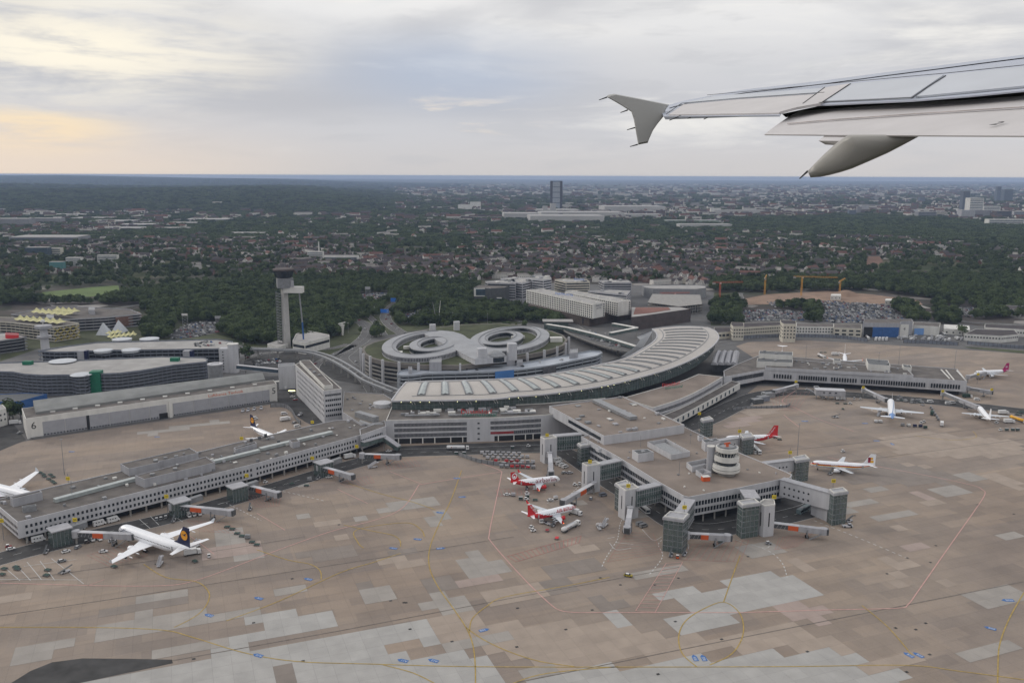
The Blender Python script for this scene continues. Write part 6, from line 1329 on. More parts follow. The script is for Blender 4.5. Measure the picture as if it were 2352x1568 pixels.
AB2 = plane('red tailed airliner with capital lettering, being loaded in front of the pier', (1321, 1164), (1211, 1187), 1.95, 34.5, paint=ab, mats=(PLANEW, RED), fin=RED, engm=RED, winglet=RED)
side_text(AB2, 'AIR·BERLIN', .24, 2.7, RED, -1, 22)
t, L_, zc, R_, fo, (x0, fz, fh), fu = AB2
for s_ in (-1, 1): text(fo, 'AIR·BERLIN', (x0 - L_ * .075, s_ * .34, fz + fh * .42), (s_ * -.62, 0, s_ * .95) if s_ > 0 else (.72, 0, -.9), (0, 0, 1) if s_ < 0 else (-1, 0, .5), 1.5, PLANEW, ext=.01)
AB3 = plane('red tailed airliner half hidden behind the glass tower of the pier', (1663, 1008), (1787, 1001), 2.0, 34, paint=ab, mats=(PLANEW, RED), fin=RED)
t, L_, zc, R_, fo, (x0, fz, fh), fu = AB3; text(fo, 'AIR BERLIN', (x0 - L_ * .08, .34, fz + fh * .45), (-.66, 0, .85), (-.85, 0, -.66), 1.5, PLANEW, ext=.01)
STR, STY = RED, mat('stripe_yellow', (.72, .38, .03), .4, .03)
def ib(f, z):
    zz = z - max(0, .10 - f) * 6
    return 1 if -.02 < z - max(0, .12 - f) * 5 < .34 else (2 if -.30 < z - max(0, .12 - f) * 5 < 0 else 0)
IB = plane('long white airliner with red and yellow side stripe at the right side of the pier', (1861, 1064), (2011, 1070.5), 2.0, 34.5, paint=ib, mats=(PLANEW, STR, STY))
side_text(IB, 'IBERIA', .36, 1.5, PLANEW, 1, 10); t, L_, zc, R_, fo, (x0, fz, fh), fu = IB
for s_ in (-1, 1):
    o = MB().box((x0 - L_ * .122, s_ * .26, fz + fh * .58), (2.4, .1, 1.5)).box((x0 - L_ * .13, s_ * .26, fz + fh * .30), (2.8, .1, 1.5)).build('tail_emblem', STY, fo); MB().box((x0 - L_ * .122 + 1.0, s_ * .28, fz + fh * .44), (1.6, .12, 3.6)).build('emblem_bar', mat('wine_red', (.25, .02, .05), .4), o)
CO = plane('white and light blue wide body seen from behind before the right pier', (2045.5, 919), (2050, 963), 2.5, 47.6, paint=lambda f, z: 1 if f > .80 else 0, mats=(PLANEW, LBLUE), fin=LBLUE, gear=2.4)
plane('white airliner with grey tail seen from behind at the far right stand', (2248.5, 936), (2275, 965.5), 2.0, 34.1, fin=PLANEW)
plane('white T tailed jet showing only its tail behind the right pier block', (1792.5, 838), (1796.5, 806), 1.7, 27, ttail=True, rear=True, finh=5.5)
plane('white airliner seen tail on behind the right pier roof', (1941.5, 838), (1940, 812), 2.0, 34, fin=PLANEW, winglet=RED)
MG = plane('white airliner with magenta tail on the far right apron', (2238, 857), (2317, 851), 2.0, 34, fin=MAGENTA, paint=lambda f, z: 1 if f > .82 else 0, mats=(PLANEW, MAGENTA)); t, L_, zc, R_, fo, (x0, fz, fh), fu = MG
text(fo, 'lili', (x0 - L_ * .12, .3, fz + fh * .45), (-1, 0, .1), UP, 2.6, PLANEW, ext=.01)

# ================================================================== JET BRIDGES
def jetbridge(label, a, b_, za, zb, orange=True, panels=True, base='rot', short=False):
    A, B = G(*a, za), G(*b_, zb); t = thing('jet_bridge', label, 'jet bridge', (A.x, A.y, 0)); d = (B - A); Ln = d.length; d.normalize(); dh = Vector((d.x, d.y, 0)).normalized(); nn = Vector((-dh.y, dh.x, 0))
    MB().lathe((A.x, A.y, 0), [(.55, 0), (.55, za - 1.6)], 12).build('column', CONC, t); MB().lathe((A.x, A.y, za), [(2.1, -1.7), (2.1, 1.9), (1.6, 2.1)], 16).build('rotunda', LGREY, t)
    m1 = A + d * Ln * .52
    o = MB().beam(A + d * 1.5, m1, 2.5, 2.4).build('inner_tunnel', DGREY if orange else METAL, t); MB().beam(A + d * 1.5 + UP * 1.35, m1 + UP * 1.35, 2.9, .35).build('tunnel_roof', WHITE, o)
    fr = MB()
    for k in range(int(Ln * .5 / 2)): p0 = A + d * (1.5 + 2 * k); fr.beam(p0 + nn * 1.32 - UP * 1.1, p0 + d * 1 + nn * 1.32 + UP * 1.1, .14, .14); fr.beam(p0 - nn * 1.32 - UP * 1.1, p0 + d * 1 - nn * 1.32 + UP * 1.1, .14, .14)
    fr.build('tunnel_truss', LGREY, o)
    MB().beam(m1 - d * .5, B - d * 2.4, 3.1, 3.0).build('outer_tunnel', LGREY, t)
    if orange: MB().beam(m1 - d * Ln * .2, m1 - d * .6, 3.4, 2.5).build('orange_panel', ORANGE, t)
    MB().lathe((B.x - d.x * 1.6, B.y - d.y * 1.6, zb), [(2.2, -1.6), (2.2, 1.7), (1.7, 1.9)], 14).build('cab', LGREY, t); MB().beam(B - d * .6, B + d * .9, 3.2, 3.2).build('bellows', DGREY, t)
    w = A + d * Ln * .66; lg = MB(); 
    for s_ in (-1, 1): lg.box((w.x + nn.x * 2.0 * s_, w.y + nn.y * 2.0 * s_, w.z / 2 + .4), (.45, .45, w.z - .4), math.atan2(dh.y, dh.x))
    lg.beam(w + nn * 2.2 - UP * (w.z - 1), w - nn * 2.2 - UP * (w.z - 1), .5, .5); lo = lg.build('lift_frame', MGREY, t)
    for s_ in (-1, 1):
        for e in (-.5, .5): c = w + dh * e; MB().lathe((c.x + nn.x * 1.2 * s_, c.y + nn.y * 1.2 * s_, .5), [(.15, -.2), (.5, -.18), (.5, .18), (.15, .2)], 10, axis='y').build('wheel', RUBBER, lo)
    if not short: s0 = B - d * 3 - nn * 2.2 - UP * 1.2; MB().beam(s0, Vector((s0.x, s0.y, 0)) - dh * 6 - nn * .5, 1.0, .35).build('service_stair', METAL, t)
    return t
JB = [('orange banded jet bridge docked to the four engined wide body', (174.3, 1225.3), (306, 1231), 5.5, 5.5), ('long orange banded jet bridge above the three parked white vans', (395.9, 1163), (535.3, 1177), 5.5, 5), ('orange banded jet bridge third along the left pier, next to a glass stair hut', (569, 1118), (641, 1136), 5.5, 4.5), ('orange banded jet bridge fourth along the left pier from the left end', (733.4, 1073.5), (810.6, 1095), 5.5, 4.5),
      ('orange banded jet bridge at the right end of the left pier', (831.8, 1046), (919, 1049), 5.5, 5), ('orange jet bridge slanting down to the capital lettered airliner', (1364.3, 1112.5), (1292, 1154), 6, 4.5), ('orange jet bridge in front of the big glass tower', (1576.6, 1229), (1677.4, 1234), 5.5, 5), ('orange jet bridge stretching right from the rounded white tower', (1768.3, 1204), (1899, 1220), 5.5, 4.5)]
for a in JB: jetbridge(*a)
for a in [('short grey jet bridge hanging from the first white stair tower', (1263, 1044), (1265.7, 1088), 7, 4.5), ('short grey jet bridge pointing at the camera, dark bellows turned right', (1448, 1170), (1440, 1218), 7, 4.5), ('grey jet bridge at the left end of the right pier pointing left', (1829, 886), (1777, 899.5), 6, 4.5), ('long grey jet bridge docked to the white and light blue wide body', (1983.7, 895), (2036, 919), 6, 5), ('long grey jet bridge to the white airliner at the far right stand', (2166.3, 903.5), (2247.8, 936), 6, 4.5), ('grey jet bridge from the right pier end to the magenta tailed airliner', (2223, 866), (2262, 857), 5.5, 4.5), ('grey bridge leaving the lower corner of the right pier end', (2223, 892), (2279, 901), 5.5, 4.5)]: jetbridge(*a, orange=False)
for lbl, x, y in (('dark glass stair hut beside the first left jet bridge', 140, 1248), ('dark glass stair hut beside the second left jet bridge', 414, 1182), ('dark glass stair hut beside the third left jet bridge', 546, 1147), ('dark glass stair hut beside the fourth left jet bridge', 744, 1090)):
    q = G(x, y); t = thing('stair_hut', lbl, 'stair hut', q); rz = math.atan2(F1.y - F0.y, F1.x - F0.x); MB().box((q.x, q.y, 4.3), (9.5, 8, 8.6), rz).build('glass_wall', GLT, t); MB().box((q.x, q.y, 8.9), (10.5, 9, .6), rz).build('roof', LGREY, t); MB().box((q.x, q.y, 4.2), (4, 3, 8), rz).build('stair_core', DGREY, t)
    f = MB()
    for k in range(6): f.box((q.x + math.cos(rz) * (-4.75 + 1.9 * k) + math.sin(rz) * 4.05, q.y + math.sin(rz) * (-4.75 + 1.9 * k) - math.cos(rz) * 4.05, 4.3), (.18, .12, 8.6), rz)
    f.build('frame', MGREY, t); MB().beam((q.x, q.y, 6.5), (q.x - math.sin(rz) * -2 + 8, q.y + 10, 7.2), 3, 3).build('walkway', MGREY, t)
# yellow gate number signs on masts
SG = [(171.8, 1193, 11, 'A08'), (382, 1139.4, 11, 'A09'), (566.4, 1091.4, 11, 'A10'), (717.3, 1051.5, 11, 'A11'), (819.3, 1025, 11, 'A12'), (155.6, 1098.3, 13, 'A05'), (554.7, 1006.2, 13, 'A04'), (717.3, 968.9, 13, 'A02'), (3, 1195, 11, 'A07'), (1256.8, 998.6, 18.5, 'B01'), (1355.3, 1059.7, 19.5, 'B02'), (1443.3, 1115, 19.5, 'B03'), (1572.4, 1164.3, 20, 'B04'), (1778.3, 1140.7, 19.5, 'B05'), (1914.7, 1103.8, 19, 'B06'), (1815, 1038.6, 17, 'B08'),
      (1606.7, 949.5, 12, 'B11'), (1698.8, 989.8, 17, 'B10'), (1828.5, 876, 9, 'C01'), (1983, 889.4, 9, 'C03'), (2165.7, 897.8, 9, 'C05'), (2246.8, 859.3, 9, 'C07'), (2278, 894.3, 9, 'C06')]
for x, y, z, s in SG:
    q = G(x, y, z); t = thing('gate_sign', 'yellow gate sign reading %s on a thin mast' % s, 'gate sign', (q.x, q.y, 0), group='yellow gate number signs')
    MB().box((q.x, q.y, z), (2.3, .35, 2.1)).build('sign_board', YEL, t); MB().box((q.x, q.y + .3, z / 2 + 1.5), (.22, .22, z + 3)).build('mast', MGREY, t); text(t, s, (q.x, q.y - .19, z), XA, UP, 1.1, BL, 'gate_number', .01)
for i, (x, y, h) in enumerate(((1590, 1120, 0),)): pass

# ================================================================== VEHICLES
def wheels(b, xs, w, r_, par):
    for x in xs:
        for s_ in (-1, 1): MB().lathe((x, s_ * w, r_), [(r_ * .3, -.12), (r_, -.11), (r_, .11), (r_ * .3, .12)], 10, axis='y').build('wheel', RUBBER, par)
def loft_box(b, secs, mi=0):
    "secs: x, half width, z0, z1"
    vs = []
    for x, w, z0, z1 in secs: vs += [(x, -w, z0), (x, w, z0), (x, w * .96, z1), (x, -w * .96, z1)]
    n = len(secs); b.add(vs, [(i * 4 + j, i * 4 + (j + 1) % 4, i * 4 + 4 + (j + 1) % 4, i * 4 + 4 + j) for i in range(n - 1) for j in range(4)] + [(0, 3, 2, 1), (n * 4 - 4, n * 4 - 3, n * 4 - 2, n * 4 - 1)], mi); return b
CARW = mat('white_car_paint', (.62, .62, .62), .3, .03, 1, spec=.5)
PROTO = {}
def proto(k, name, cat):
    t = bpy.data.objects.new(name, None); COL.objects.link(t); BASE[t.name] = Vector((0, 0, 0)); t['category'] = cat; PROTO[k] = [t, False]; return t
t = proto('car', 'parked_car', 'car'); loft_box(MB(), [(2.15, .75, .35, .62), (2.0, .85, .3, .82), (.8, .88, .28, .95), (-1.7, .88, .28, .98), (-2.1, .82, .3, .85)]).build('body', CARW, t); loft_box(MB(), [(1.0, .78, .94, .96), (.35, .72, .94, 1.38), (-1.2, .72, .96, 1.40), (-1.8, .76, .96, .98)]).build('window_glass', GLASS, t); MB().box((-.4, 0, 1.42), (1.6, 1.3, .05)).build('roof', CARW, t); wheels(None, (1.35, -1.3), .78, .31, t)
t = proto('van', 'white_van', 'van'); loft_box(MB(), [(2.6, .85, .4, 1.0), (2.1, .95, .35, 1.3), (1.3, .97, .33, 2.25), (-2.6, .97, .33, 2.3)]).build('body', CARW, t); loft_box(MB(), [(2.12, .80, 1.25, 1.32), (1.42, .84, 1.25, 2.1), (1.36, .84, 1.25, 2.1)]).build('windscreen', GLASS, t)
for s_ in (-1, 1): MB().box((-.6, s_ * .965, 1.65), (3.4, .05, .6)).build('side_window', GLASS, t)
wheels(None, (1.7, -1.6), .88, .36, t)
t = proto('ambulift', 'high_van', 'van'); loft_box(MB(), [(3.4, .95, .5, 1.2), (3.0, 1.0, .45, 1.6), (2.3, 1.05, .45, 2.6), (2.2, 1.1, .45, 3.1), (-3.4, 1.1, .45, 3.1)]).build('body', CARW, t); MB().box((2.95, 0, 1.9), (.3, 1.6, .7), ry=-.5).build('windscreen', GLASS, t)
for k in range(3): MB().box((-2 + 1.4 * k, -1.12, 2.2), (.7, .04, .6)).build('side_window', GLASS, t)
wheels(None, (2.3, -2.1), 1.0, .42, t)
t = proto('bus', 'apron_bus', 'bus'); loft_box(MB(), [(6.2, 1.35, .4, 2.9), (6.0, 1.4, .35, 3.05), (-6.2, 1.4, .35, 3.05)]).build('body', CARW, t)
for s_ in (-1, 1): MB().box((0, s_ * 1.41, 1.85), (11.4, .05, 1.3)).build('side_window', GLASS, t)
MB().box((6.2, 0, 1.8), (.08, 2.4, 1.5)).build('windscreen', GLASS, t); MB().box((-2, 0, 3.2), (3, 1.6, .3)).build('roof_unit', LGREY, t); wheels(None, (4, -3.6), 1.25, .48, t)
t = proto('tanker', 'fuel_truck', 'fuel truck'); MB().lathe((-1.8, 0, 2.15), [(.7, -6.6), (1.25, -6.2), (1.25, 5.9), (.7, 6.3)], 18, axis='x', rx=1).build('tank', CARW, t, smooth=True); MB().box((-1.8, 0, .95), (13, 2.0, .5)).build('chassis', DGREY, t); o = loft_box(MB(), [(7.6, 1.15, .6, 2.2), (7.3, 1.2, .6, 2.9), (5.4, 1.2, .6, 3.0)]).build('cab', CARW, t); MB().box((7.5, 0, 2.1), (.3, 2.0, .8), ry=-.15).build('windscreen', GLASS, o)
for s_ in (-1, 1): MB().box((6.5, s_ * 1.2, 2.1), (1.1, .06, .7)).build('side_window', GLASS, o)
MB().box((-1.5, 0, 3.4), (9, .7, .12)).build('walkway', LGREY, t); wheels(None, (6.4, 3.2, -5.2, -6.5), 1.0, .5, t)
for s_ in (-1, 1): text(t, 'TOTAL', (-2.5, s_ * 1.3, 2.25), (-s_, 0, 0), UP, 1.0, NAVY, 'lettering', .01); MB().lathe((-5.0 * s_ * -1 if 0 else -4.8, s_ * 1.26, 2.25), [(.42, -.02), (.42, .02)], 12, axis='y').build('emblem', REDD, t)
t = proto('tug', 'baggage_tug', 'tug'); loft_box(MB(), [(1.5, .7, .35, .85), (.5, .75, .3, 1.0), (-1.5, .75, .3, 1.0)]).build('body', CARW, t); MB().box((-.4, 0, 1.35), (1.2, 1.3, .8)).build('cab', GLASS, t); MB().box((-.4, 0, 1.8), (1.4, 1.4, .08)).build('roof', CARW, t); wheels(None, (.95, -.95), .68, .34, t)
t = proto('cart', 'baggage_cart', 'baggage cart'); MB().box((0, 0, .5), (2.6, 1.5, .16)).build('platform', MGREY, t); MB().box((0, 0, 1.35), (2.4, 1.4, 1.3)).build('load', DKGREEN, t); MB().box((0, 0, 2.04), (2.6, 1.55, .08)).build('roof', LGREY, t); wheels(None, (.9, -.9), .6, .26, t)
t = proto('flat', 'dolly', 'dolly'); MB().box((0, 0, .5), (3.2, 2.2, .14)).build('platform', MGREY, t); MB().box((0, 0, .68), (2.8, 1.9, .2)).build('tarp', DKGREEN, t); wheels(None, (1.1, -1.1), .9, .26, t)
t = proto('uld', 'container_dolly', 'container dolly'); MB().box((0, 0, .5), (3.0, 1.9, .16)).build('platform', MGREY, t); loft_box(MB(), [(1.3, .8, .6, 2.1), (-1.0, .8, .6, 2.2), (-1.3, .8, 1.2, 2.2)]).build('container', METAL, t); wheels(None, (1.0, -1.0), .8, .26, t)
t = proto('stairs', 'boarding_stairs', 'boarding stairs'); s = MB(); s.beam((-3.2, 0, .5), (2.6, 0, 3.2), 1.5, .25); so = s.build('stair_flight', LGREY, t)
for s_ in (-1, 1): MB().beam((-3.2, s_ * .8, 1.3), (2.6, s_ * .8, 4.1), .08, .9).build('railing', WHITE, so)
MB().box((3.4, 0, 3.2), (1.7, 1.7, .2)).build('landing', LGREY, t); MB().box((0, 0, .55), (6.4, 1.7, .35)).build('chassis', WHITE, t)
l_ = MB(); l_.beam((2.8, .7, .6), (2.8, .7, 3.1), .2, .2).beam((2.8, -.7, .6), (2.8, -.7, 3.1), .2, .2).beam((0, .7, .6), (0, .7, 1.9), .2, .2); l_.build('strut', METAL, t); wheels(None, (2.2, -2.2), .8, .35, t)
t = proto('highlift', 'catering_truck', 'catering truck'); MB().box((-1.0, 0, 4.0), (6.4, 2.5, 2.5)).build('box_body', CARW, t); MB().box((-.5, 0, .95), (8.4, 2.2, .5)).build('chassis', DGREY, t); o = loft_box(MB(), [(4.6, 1.1, .6, 1.8), (4.3, 1.15, .6, 2.5), (2.9, 1.15, .6, 2.6)]).build('cab', CARW, t); MB().box((4.5, 0, 2.0), (.2, 1.9, .7), ry=-.3).build('windscreen', GLASS, o)
x_ = MB(); x_.beam((-3.4, 1, 1.2), (1.4, 1, 2.7), .25, .25).beam((-3.4, 1, 2.7), (1.4, 1, 1.2), .25, .25).beam((-3.4, -1, 1.2), (1.4, -1, 2.7), .25, .25).beam((-3.4, -1, 2.7), (1.4, -1, 1.2), .25, .25); x_.build('scissor_lift', METAL, t); wheels(None, (3.4, -2.6), 1.0, .48, t)
t = proto('truck', 'box_truck', 'truck'); MB().box((-1.2, 0, 2.1), (6.2, 2.4, 2.5)).build('box_body', CARW, t); MB().box((-.4, 0, .7), (8, 2.0, .4)).build('chassis', DGREY, t); o = loft_box(MB(), [(4.1, 1.1, .5, 1.7), (3.8, 1.15, .5, 2.5), (2.3, 1.15, .5, 2.6)]).build('cab', CARW, t); MB().box((4.0, 0, 1.9), (.2, 1.9, .7), ry=-.25).build('windscreen', GLASS, o); wheels(None, (3.0, -2.6), 1.0, .46, t)
t = proto('loader', 'belt_loader', 'belt loader'); MB().box((0, 0, .7), (4.6, 1.8, .6)).build('body', WHITE, t); MB().beam((-3.4, .2, .9), (3.8, .2, 2.9), .9, .25).build('belt', DGREY, t); MB().box((-.8, -.6, 1.4), (.9, .7, .9)).build('cab', GLASS, t); wheels(None, (1.5, -1.5), .85, .36, t)
t = proto('pushback', 'pushback_tug', 'pushback tug'); loft_box(MB(), [(2.8, 1.1, .4, 1.1), (-2.8, 1.2, .4, 1.1)]).build('body', WHITE, t); MB().box((1.2, 0, 1.6), (1.5, 1.7, .9)).build('cab', GLASS, t); MB().box((1.2, 0, 2.08), (1.7, 1.8, .08)).build('roof', WHITE, t); wheels(None, (1.8, -1.8), 1.1, .55, t)
def put(k, x, y, ang, label, group=None, mats=None, z=0.0):
    src, used = PROTO[k]; q = G(x, y, z); q2 = G(x + 9 * math.cos(R(ang)), y - 9 * math.sin(R(ang)), z); rz = math.atan2(q2.y - q.y, q2.x - q.x)
    c = copy_thing(src, (q.x, q.y, z + .09), rz, label, group, mats)
    return c
V = [
 # left pier side
 ('ambulift', 89, 1243, 12, 'white high roofed van leaving the left end of the pier road'), ('car', 25, 1262, 12, 'white car with roof rack near the left frame edge on the pier road'), ('tug', 20, 1257, 10, 'red loaded tug next to the white car at the left edge', (('body', REDD),)),
 ('car', 152, 1268, 15, 'white hatchback below the first glass stair hut'), ('car', 179, 1258, 30, 'silver estate car at the foot of the first jet bridge', (('body', METAL),)), ('car', 142, 1290, 12, 'grey estate car standing alone by the white bay lines', (('body', MGREY),)), ('car', 237.6, 1268, 5, 'white compact car on the red hatching left of the wide body nose'),
 ('car', 259, 1244, 10, 'white estate car just under the docked orange jet bridge'), ('van', 212, 1241, -50, 'white van with blue side parked left of the docked jet bridge'), ('car', 229, 1240, -40, 'small white car parked beside the blue sided van'), ('tug', 200, 1247, 10, 'brown covered tug by the first jet bridge wheels', (('body', BROWNF),)),
 ('ambulift', 229, 1206, 15, 'white high van with dark side on the pier road, left one of two'), ('ambulift', 261, 1198, 15, 'white high van with small square windows on the pier road, right one of two'), ('van', 184, 1216, 10, 'white minibus hidden behind the first jet bridge'),
 ('van', 434, 1186, -50, 'left one of three white vans parked in a row by the long jet bridge'), ('van', 445, 1183.5, -50, 'middle one of three white vans parked in a row by the long jet bridge'), ('van', 458, 1182, -50, 'right one of three white vans parked in a row by the long jet bridge'),
 ('tug', 360, 1195, 80, 'grey tug left in the trio beside the pier road', (('body', METAL),)), ('tug', 370, 1193, 80, 'grey tug in the middle of the trio beside the pier road', (('body', METAL),)), ('tug', 381, 1190, 80, 'grey tug right in the trio beside the pier road', (('body', METAL),)),
 ('car', 446, 1149, 25, 'white car on the road under the second gate sign'), ('loader', 399, 1197, 60, 'white belt loader parked beside the trio of grey tugs'), ('tug', 480, 1279, 95, 'white tug alone behind the wide body tail'),
 ('truck', 443, 1273, 10, 'white service truck under the wide body tailplane'), ('flat', 448, 1290, -30, 'dark dolly alone below the white tug'), ('flat', 262, 1302, -20, 'dark dolly with wheels under the left wing tip of the wide body'), ('tug', 456, 1266, 20, 'small grey tug between wing and tailplane of the wide body', (('body', MGREY),)),
 ('stairs', 368, 1297, 55, 'tall boarding stairs leaning on the rear door of the wide body'), ('stairs', 447, 1258, 25, 'small boarding stairs right of the navy tail'), ('loader', 106, 1269, 60, 'dark loader beside the pier road right of the bay lines'), ('loader', 150, 1315, 20, 'pale low loader standing in a white outlined bay'),
 ('loader', 574, 1170, 70, 'white belt loader in a white box below the third jet bridge'), ('loader', 730, 1100, 40, 'white belt loader beside the wheels of the fourth jet bridge'), ('tug', 610, 1109, 10, 'white tug with orange beacon on the road below the pier'), ('car', 756, 1097, 5, 'white estate car under the fourth orange jet bridge'), ('truck', 804, 1052, 10, 'white flat truck driving under the fifth gate sign'),
 ('stairs', 856, 1074, 10, 'white boarding stairs parked alone below the fifth jet bridge'), ('car', 893, 1037, 5, 'white car on the road in front of the terminal pillars'), ('car', 871, 1056, 5, 'dark car hidden behind the fifth jet bridge', (('body', NAVY),)),
 ('uld', 711, 1104, 10, 'dark stack of carts left of the fourth jet bridge'), ('flat', 670, 1112, 20, 'dark dolly on the white bay lines, left one'), ('flat', 704, 1116, 0, 'dark dolly on the white bay lines, right one'),
 # terminal front
 ('tanker', 1053, 1033, 0, 'long white fuel tanker driving right in front of the terminal'), ('tug', 1214, 1026, 5, 'white tug on the road before the red panelled bay'), ('cart', 1177, 1031, 0, 'single grey covered cart on the road above the cart yard'), ('cart', 1048, 1044, 0, 'dark cart at the corner of the blast fence'), ('cart', 1066, 1044, 0, 'second dark cart on the blast fence corner'),
 ('ambulift', 1281, 1061, 10, 'white high box van in front of the first stair tower'), ('van', 1284, 1067, 15, 'left one of three white minibuses by the first stair tower'), ('van', 1291, 1070.5, 15, 'middle one of three white minibuses by the first stair tower'), ('van', 1298, 1074, 15, 'right one of three white minibuses by the first stair tower'),
 ('car', 1296, 1087, 10, 'silver car below the three white minibuses, left one', (('body', METAL),)), ('car', 1309, 1087, 5, 'silver estate car below the three white minibuses, right one', (('body', LGREY),)),
 ('tug', 1321, 1115, 0, 'white tug left of the middle stair tower, front one'), ('tug', 1331, 1113, 90, 'white tug left of the middle stair tower, rear one'), ('loader', 1210, 1123, 70, 'belt loader with a green figure at the curly lettered airliner'), ('tug', 1211, 1135, 5, 'white tug below the curly lettered airliner'), ('car', 1165, 1137, 5, 'white van like car far left of the red tailed airliner'), ('cart', 1179, 1139, 0, 'grey tank cart hitched behind the leftmost white car', (('load', LGREY),)),
 ('tug', 1209, 1148, 5, 'white tug beside dark green carts behind the red tail'), ('cart', 1196, 1148, 0, 'dark green covered cart left of the white tug'), ('cart', 1211, 1143, 0, 'dark green covered cart above the white tug'), ('flat', 1229, 1149, 0, 'green open dolly right of the dark green carts'), ('car', 1264, 1150, 10, 'white car with a white tank cart under the slanting jet bridge'), ('cart', 1276, 1146, 10, 'white tank cart behind the car under the slanting jet bridge', (('load', CARW),)),
 ('truck', 1322, 1181, -15, 'white box truck at the nose of the capital lettered airliner'), ('highlift', 1241, 1196, -70, 'white catering truck raised at the tail of the capital lettered airliner'), ('tanker', 1312, 1214, 28, 'white fuel tanker parked before the right wing of the loaded airliner'), ('tug', 1221, 1213, 20, 'white tug pair left of the raised catering truck, upper one'), ('tug', 1225, 1220, 10, 'white tug pair left of the raised catering truck, lower one'), ('loader', 1271, 1207, 60, 'dark belt loader between catering truck and wing tip'), ('loader', 1258, 1204, -20, 'grey belt loader reaching under the fuselage'), ('flat', 1257, 1219, 80, 'small brown dolly behind the catering truck', (('tarp', REDD),)), ('flat', 1279, 1237, 70, 'small red hose cart behind the fuel tanker', (('tarp', RED),)),
 ('car', 1357, 1146, 75, 'blue grey car under the big dark van', (('body', GBL),)), ('van', 1385, 1139, 10, 'dark blue grey van by the middle stair tower', (('body', GBL),)), ('stairs', 1375, 1213, -60, 'white boarding stairs pair by the white bays, left one'), ('stairs', 1389, 1208, 40, 'white boarding stairs pair by the white bays, right one'), ('bus', 1478, 1172, -40, 'white apron bus coming out below the third bridge'), ('van', 1470, 1206, 15, 'silver minibus pair under the third tower, rear one', (('body', METAL),)), ('van', 1478, 1210, 15, 'silver minibus pair under the third tower, front one', (('body', METAL),)),
 ('car', 1443, 1323, -10, 'yellow and black follow me car alone on the open apron', (('body', mat('follow_yellow', (.30, .24, .03), .5, .5, 2)),)), ('loader', 1541, 1276, 75, 'white belt loader pair at the front glass tower, left one'), ('tug', 1556, 1281, 90, 'small orange tug between the two belt loaders', (('body', ORANGE),)), ('loader', 1572, 1274, 60, 'white belt loader pair at the front glass tower, right one'), ('flat', 1655, 1245, 0, 'grey machine under the jet bridge of the front tower'), ('tug', 1765, 1250, 0, 'grey tank unit in a white box below the rounded tower', (('body', METAL),)), ('bus', 1845, 1175, 30, 'dark blue apron bus under the porthole bridge', (('body', mat('bus_teal', (.12, .16, .17), .4)),)),
 ('pushback', 1946, 1210, 0, 'white pushback tug at the foot of the far right glass tower'), ('loader', 1950, 1198, 20, 'white and grey loader behind the white pushback tug'), ('tanker', 1738, 1037, -45, 'white tanker standing behind the round tower by the glass tower'), ('tug', 1735, 1048 - 6, 90, 'white tug alone behind the round tower'), ('tug', 1936, 1048 - 7 - 3, 10, 'white tug on open apron above the red striped airliner') , ('loader', 1907, 1089, 30, 'grey loader left of the portholes end tower'),
 ('flat', 1790, 1010, 0, 'dark dolly train at the tail of the half hidden airliner'), ('tug', 1780, 1006, 0, 'grey tug at the tail of the half hidden airliner', (('body', METAL),)),
 # right pier side
 ('truck', 1930, 918, 0, 'white camper like truck before the grey box gate building'), ('tug', 1893, 915, 0, 'white tug left of the camper like truck'), ('tug', 1962, 917, 90, 'white tug pair right of the camper like truck, left one'), ('tug', 1976, 918, 90, 'white tug pair right of the camper like truck, right one'), ('flat', 1923, 927, 0, 'dolly train left car below the camper like truck'), ('flat', 1941, 928, 0, 'dolly train middle car below the camper like truck'), ('tug', 1953, 928, 0, 'white tug pulling the dolly train below the camper like truck'), ('flat', 1936, 940, 90, 'small black dolly alone on the right apron'), ('loader', 1919, 959, 0, 'long flat loader alone left of the light blue wide body'),
 ('stairs', 2018, 955, 40, 'long boarding stairs at the rear door of the light blue wide body'), ('uld', 2012, 970, 0, 'round catering pair behind the light blue wide body, left one', (('container', CARW),)), ('uld', 2022, 970.5, 0, 'round catering pair behind the light blue wide body, right one', (('container', CARW),)), ('uld', 2073, 978, 0, 'container dolly row behind the wide body, leftmost'), ('uld', 2087, 979, 0, 'container dolly row behind the wide body, second', (('container', WHITE2),)), ('uld', 2101, 980.5, 0, 'container dolly row behind the wide body, third', (('container', NAVY),)), ('uld', 2114, 981, 0, 'container dolly row behind the wide body, fourth', (('container', NAVY),)), ('uld', 2125, 984, 0, 'container dolly row behind the wide body, rightmost', (('container', DKGREEN),)),
 ('tug', 2116, 972, 10, 'white tug right of the wide body tailplane, front one'), ('tug', 2122, 970, 10, 'white tug right of the wide body tailplane, rear one'), ('truck', 2163, 977, 90, 'grey truck at the lower end of the container row'), ('truck', 2140, 952, 90, 'dark truck in the middle of the container row', (('box_body', DKGREEN),)), ('truck', 2318, 971, 0, 'white box truck behind the far right airliner'), ('tanker', 2340, 968, -18, 'white and yellow tanker at the right frame edge', (('tank', STY),)), ('truck', 2305, 951, 0, 'long white truck above the far right wing tip'), ('tug', 2289, 972, 0, 'white tug under the far right tailplane'), ('tug', 2298, 989, 10, 'white tug pulling the green container row at the right'),
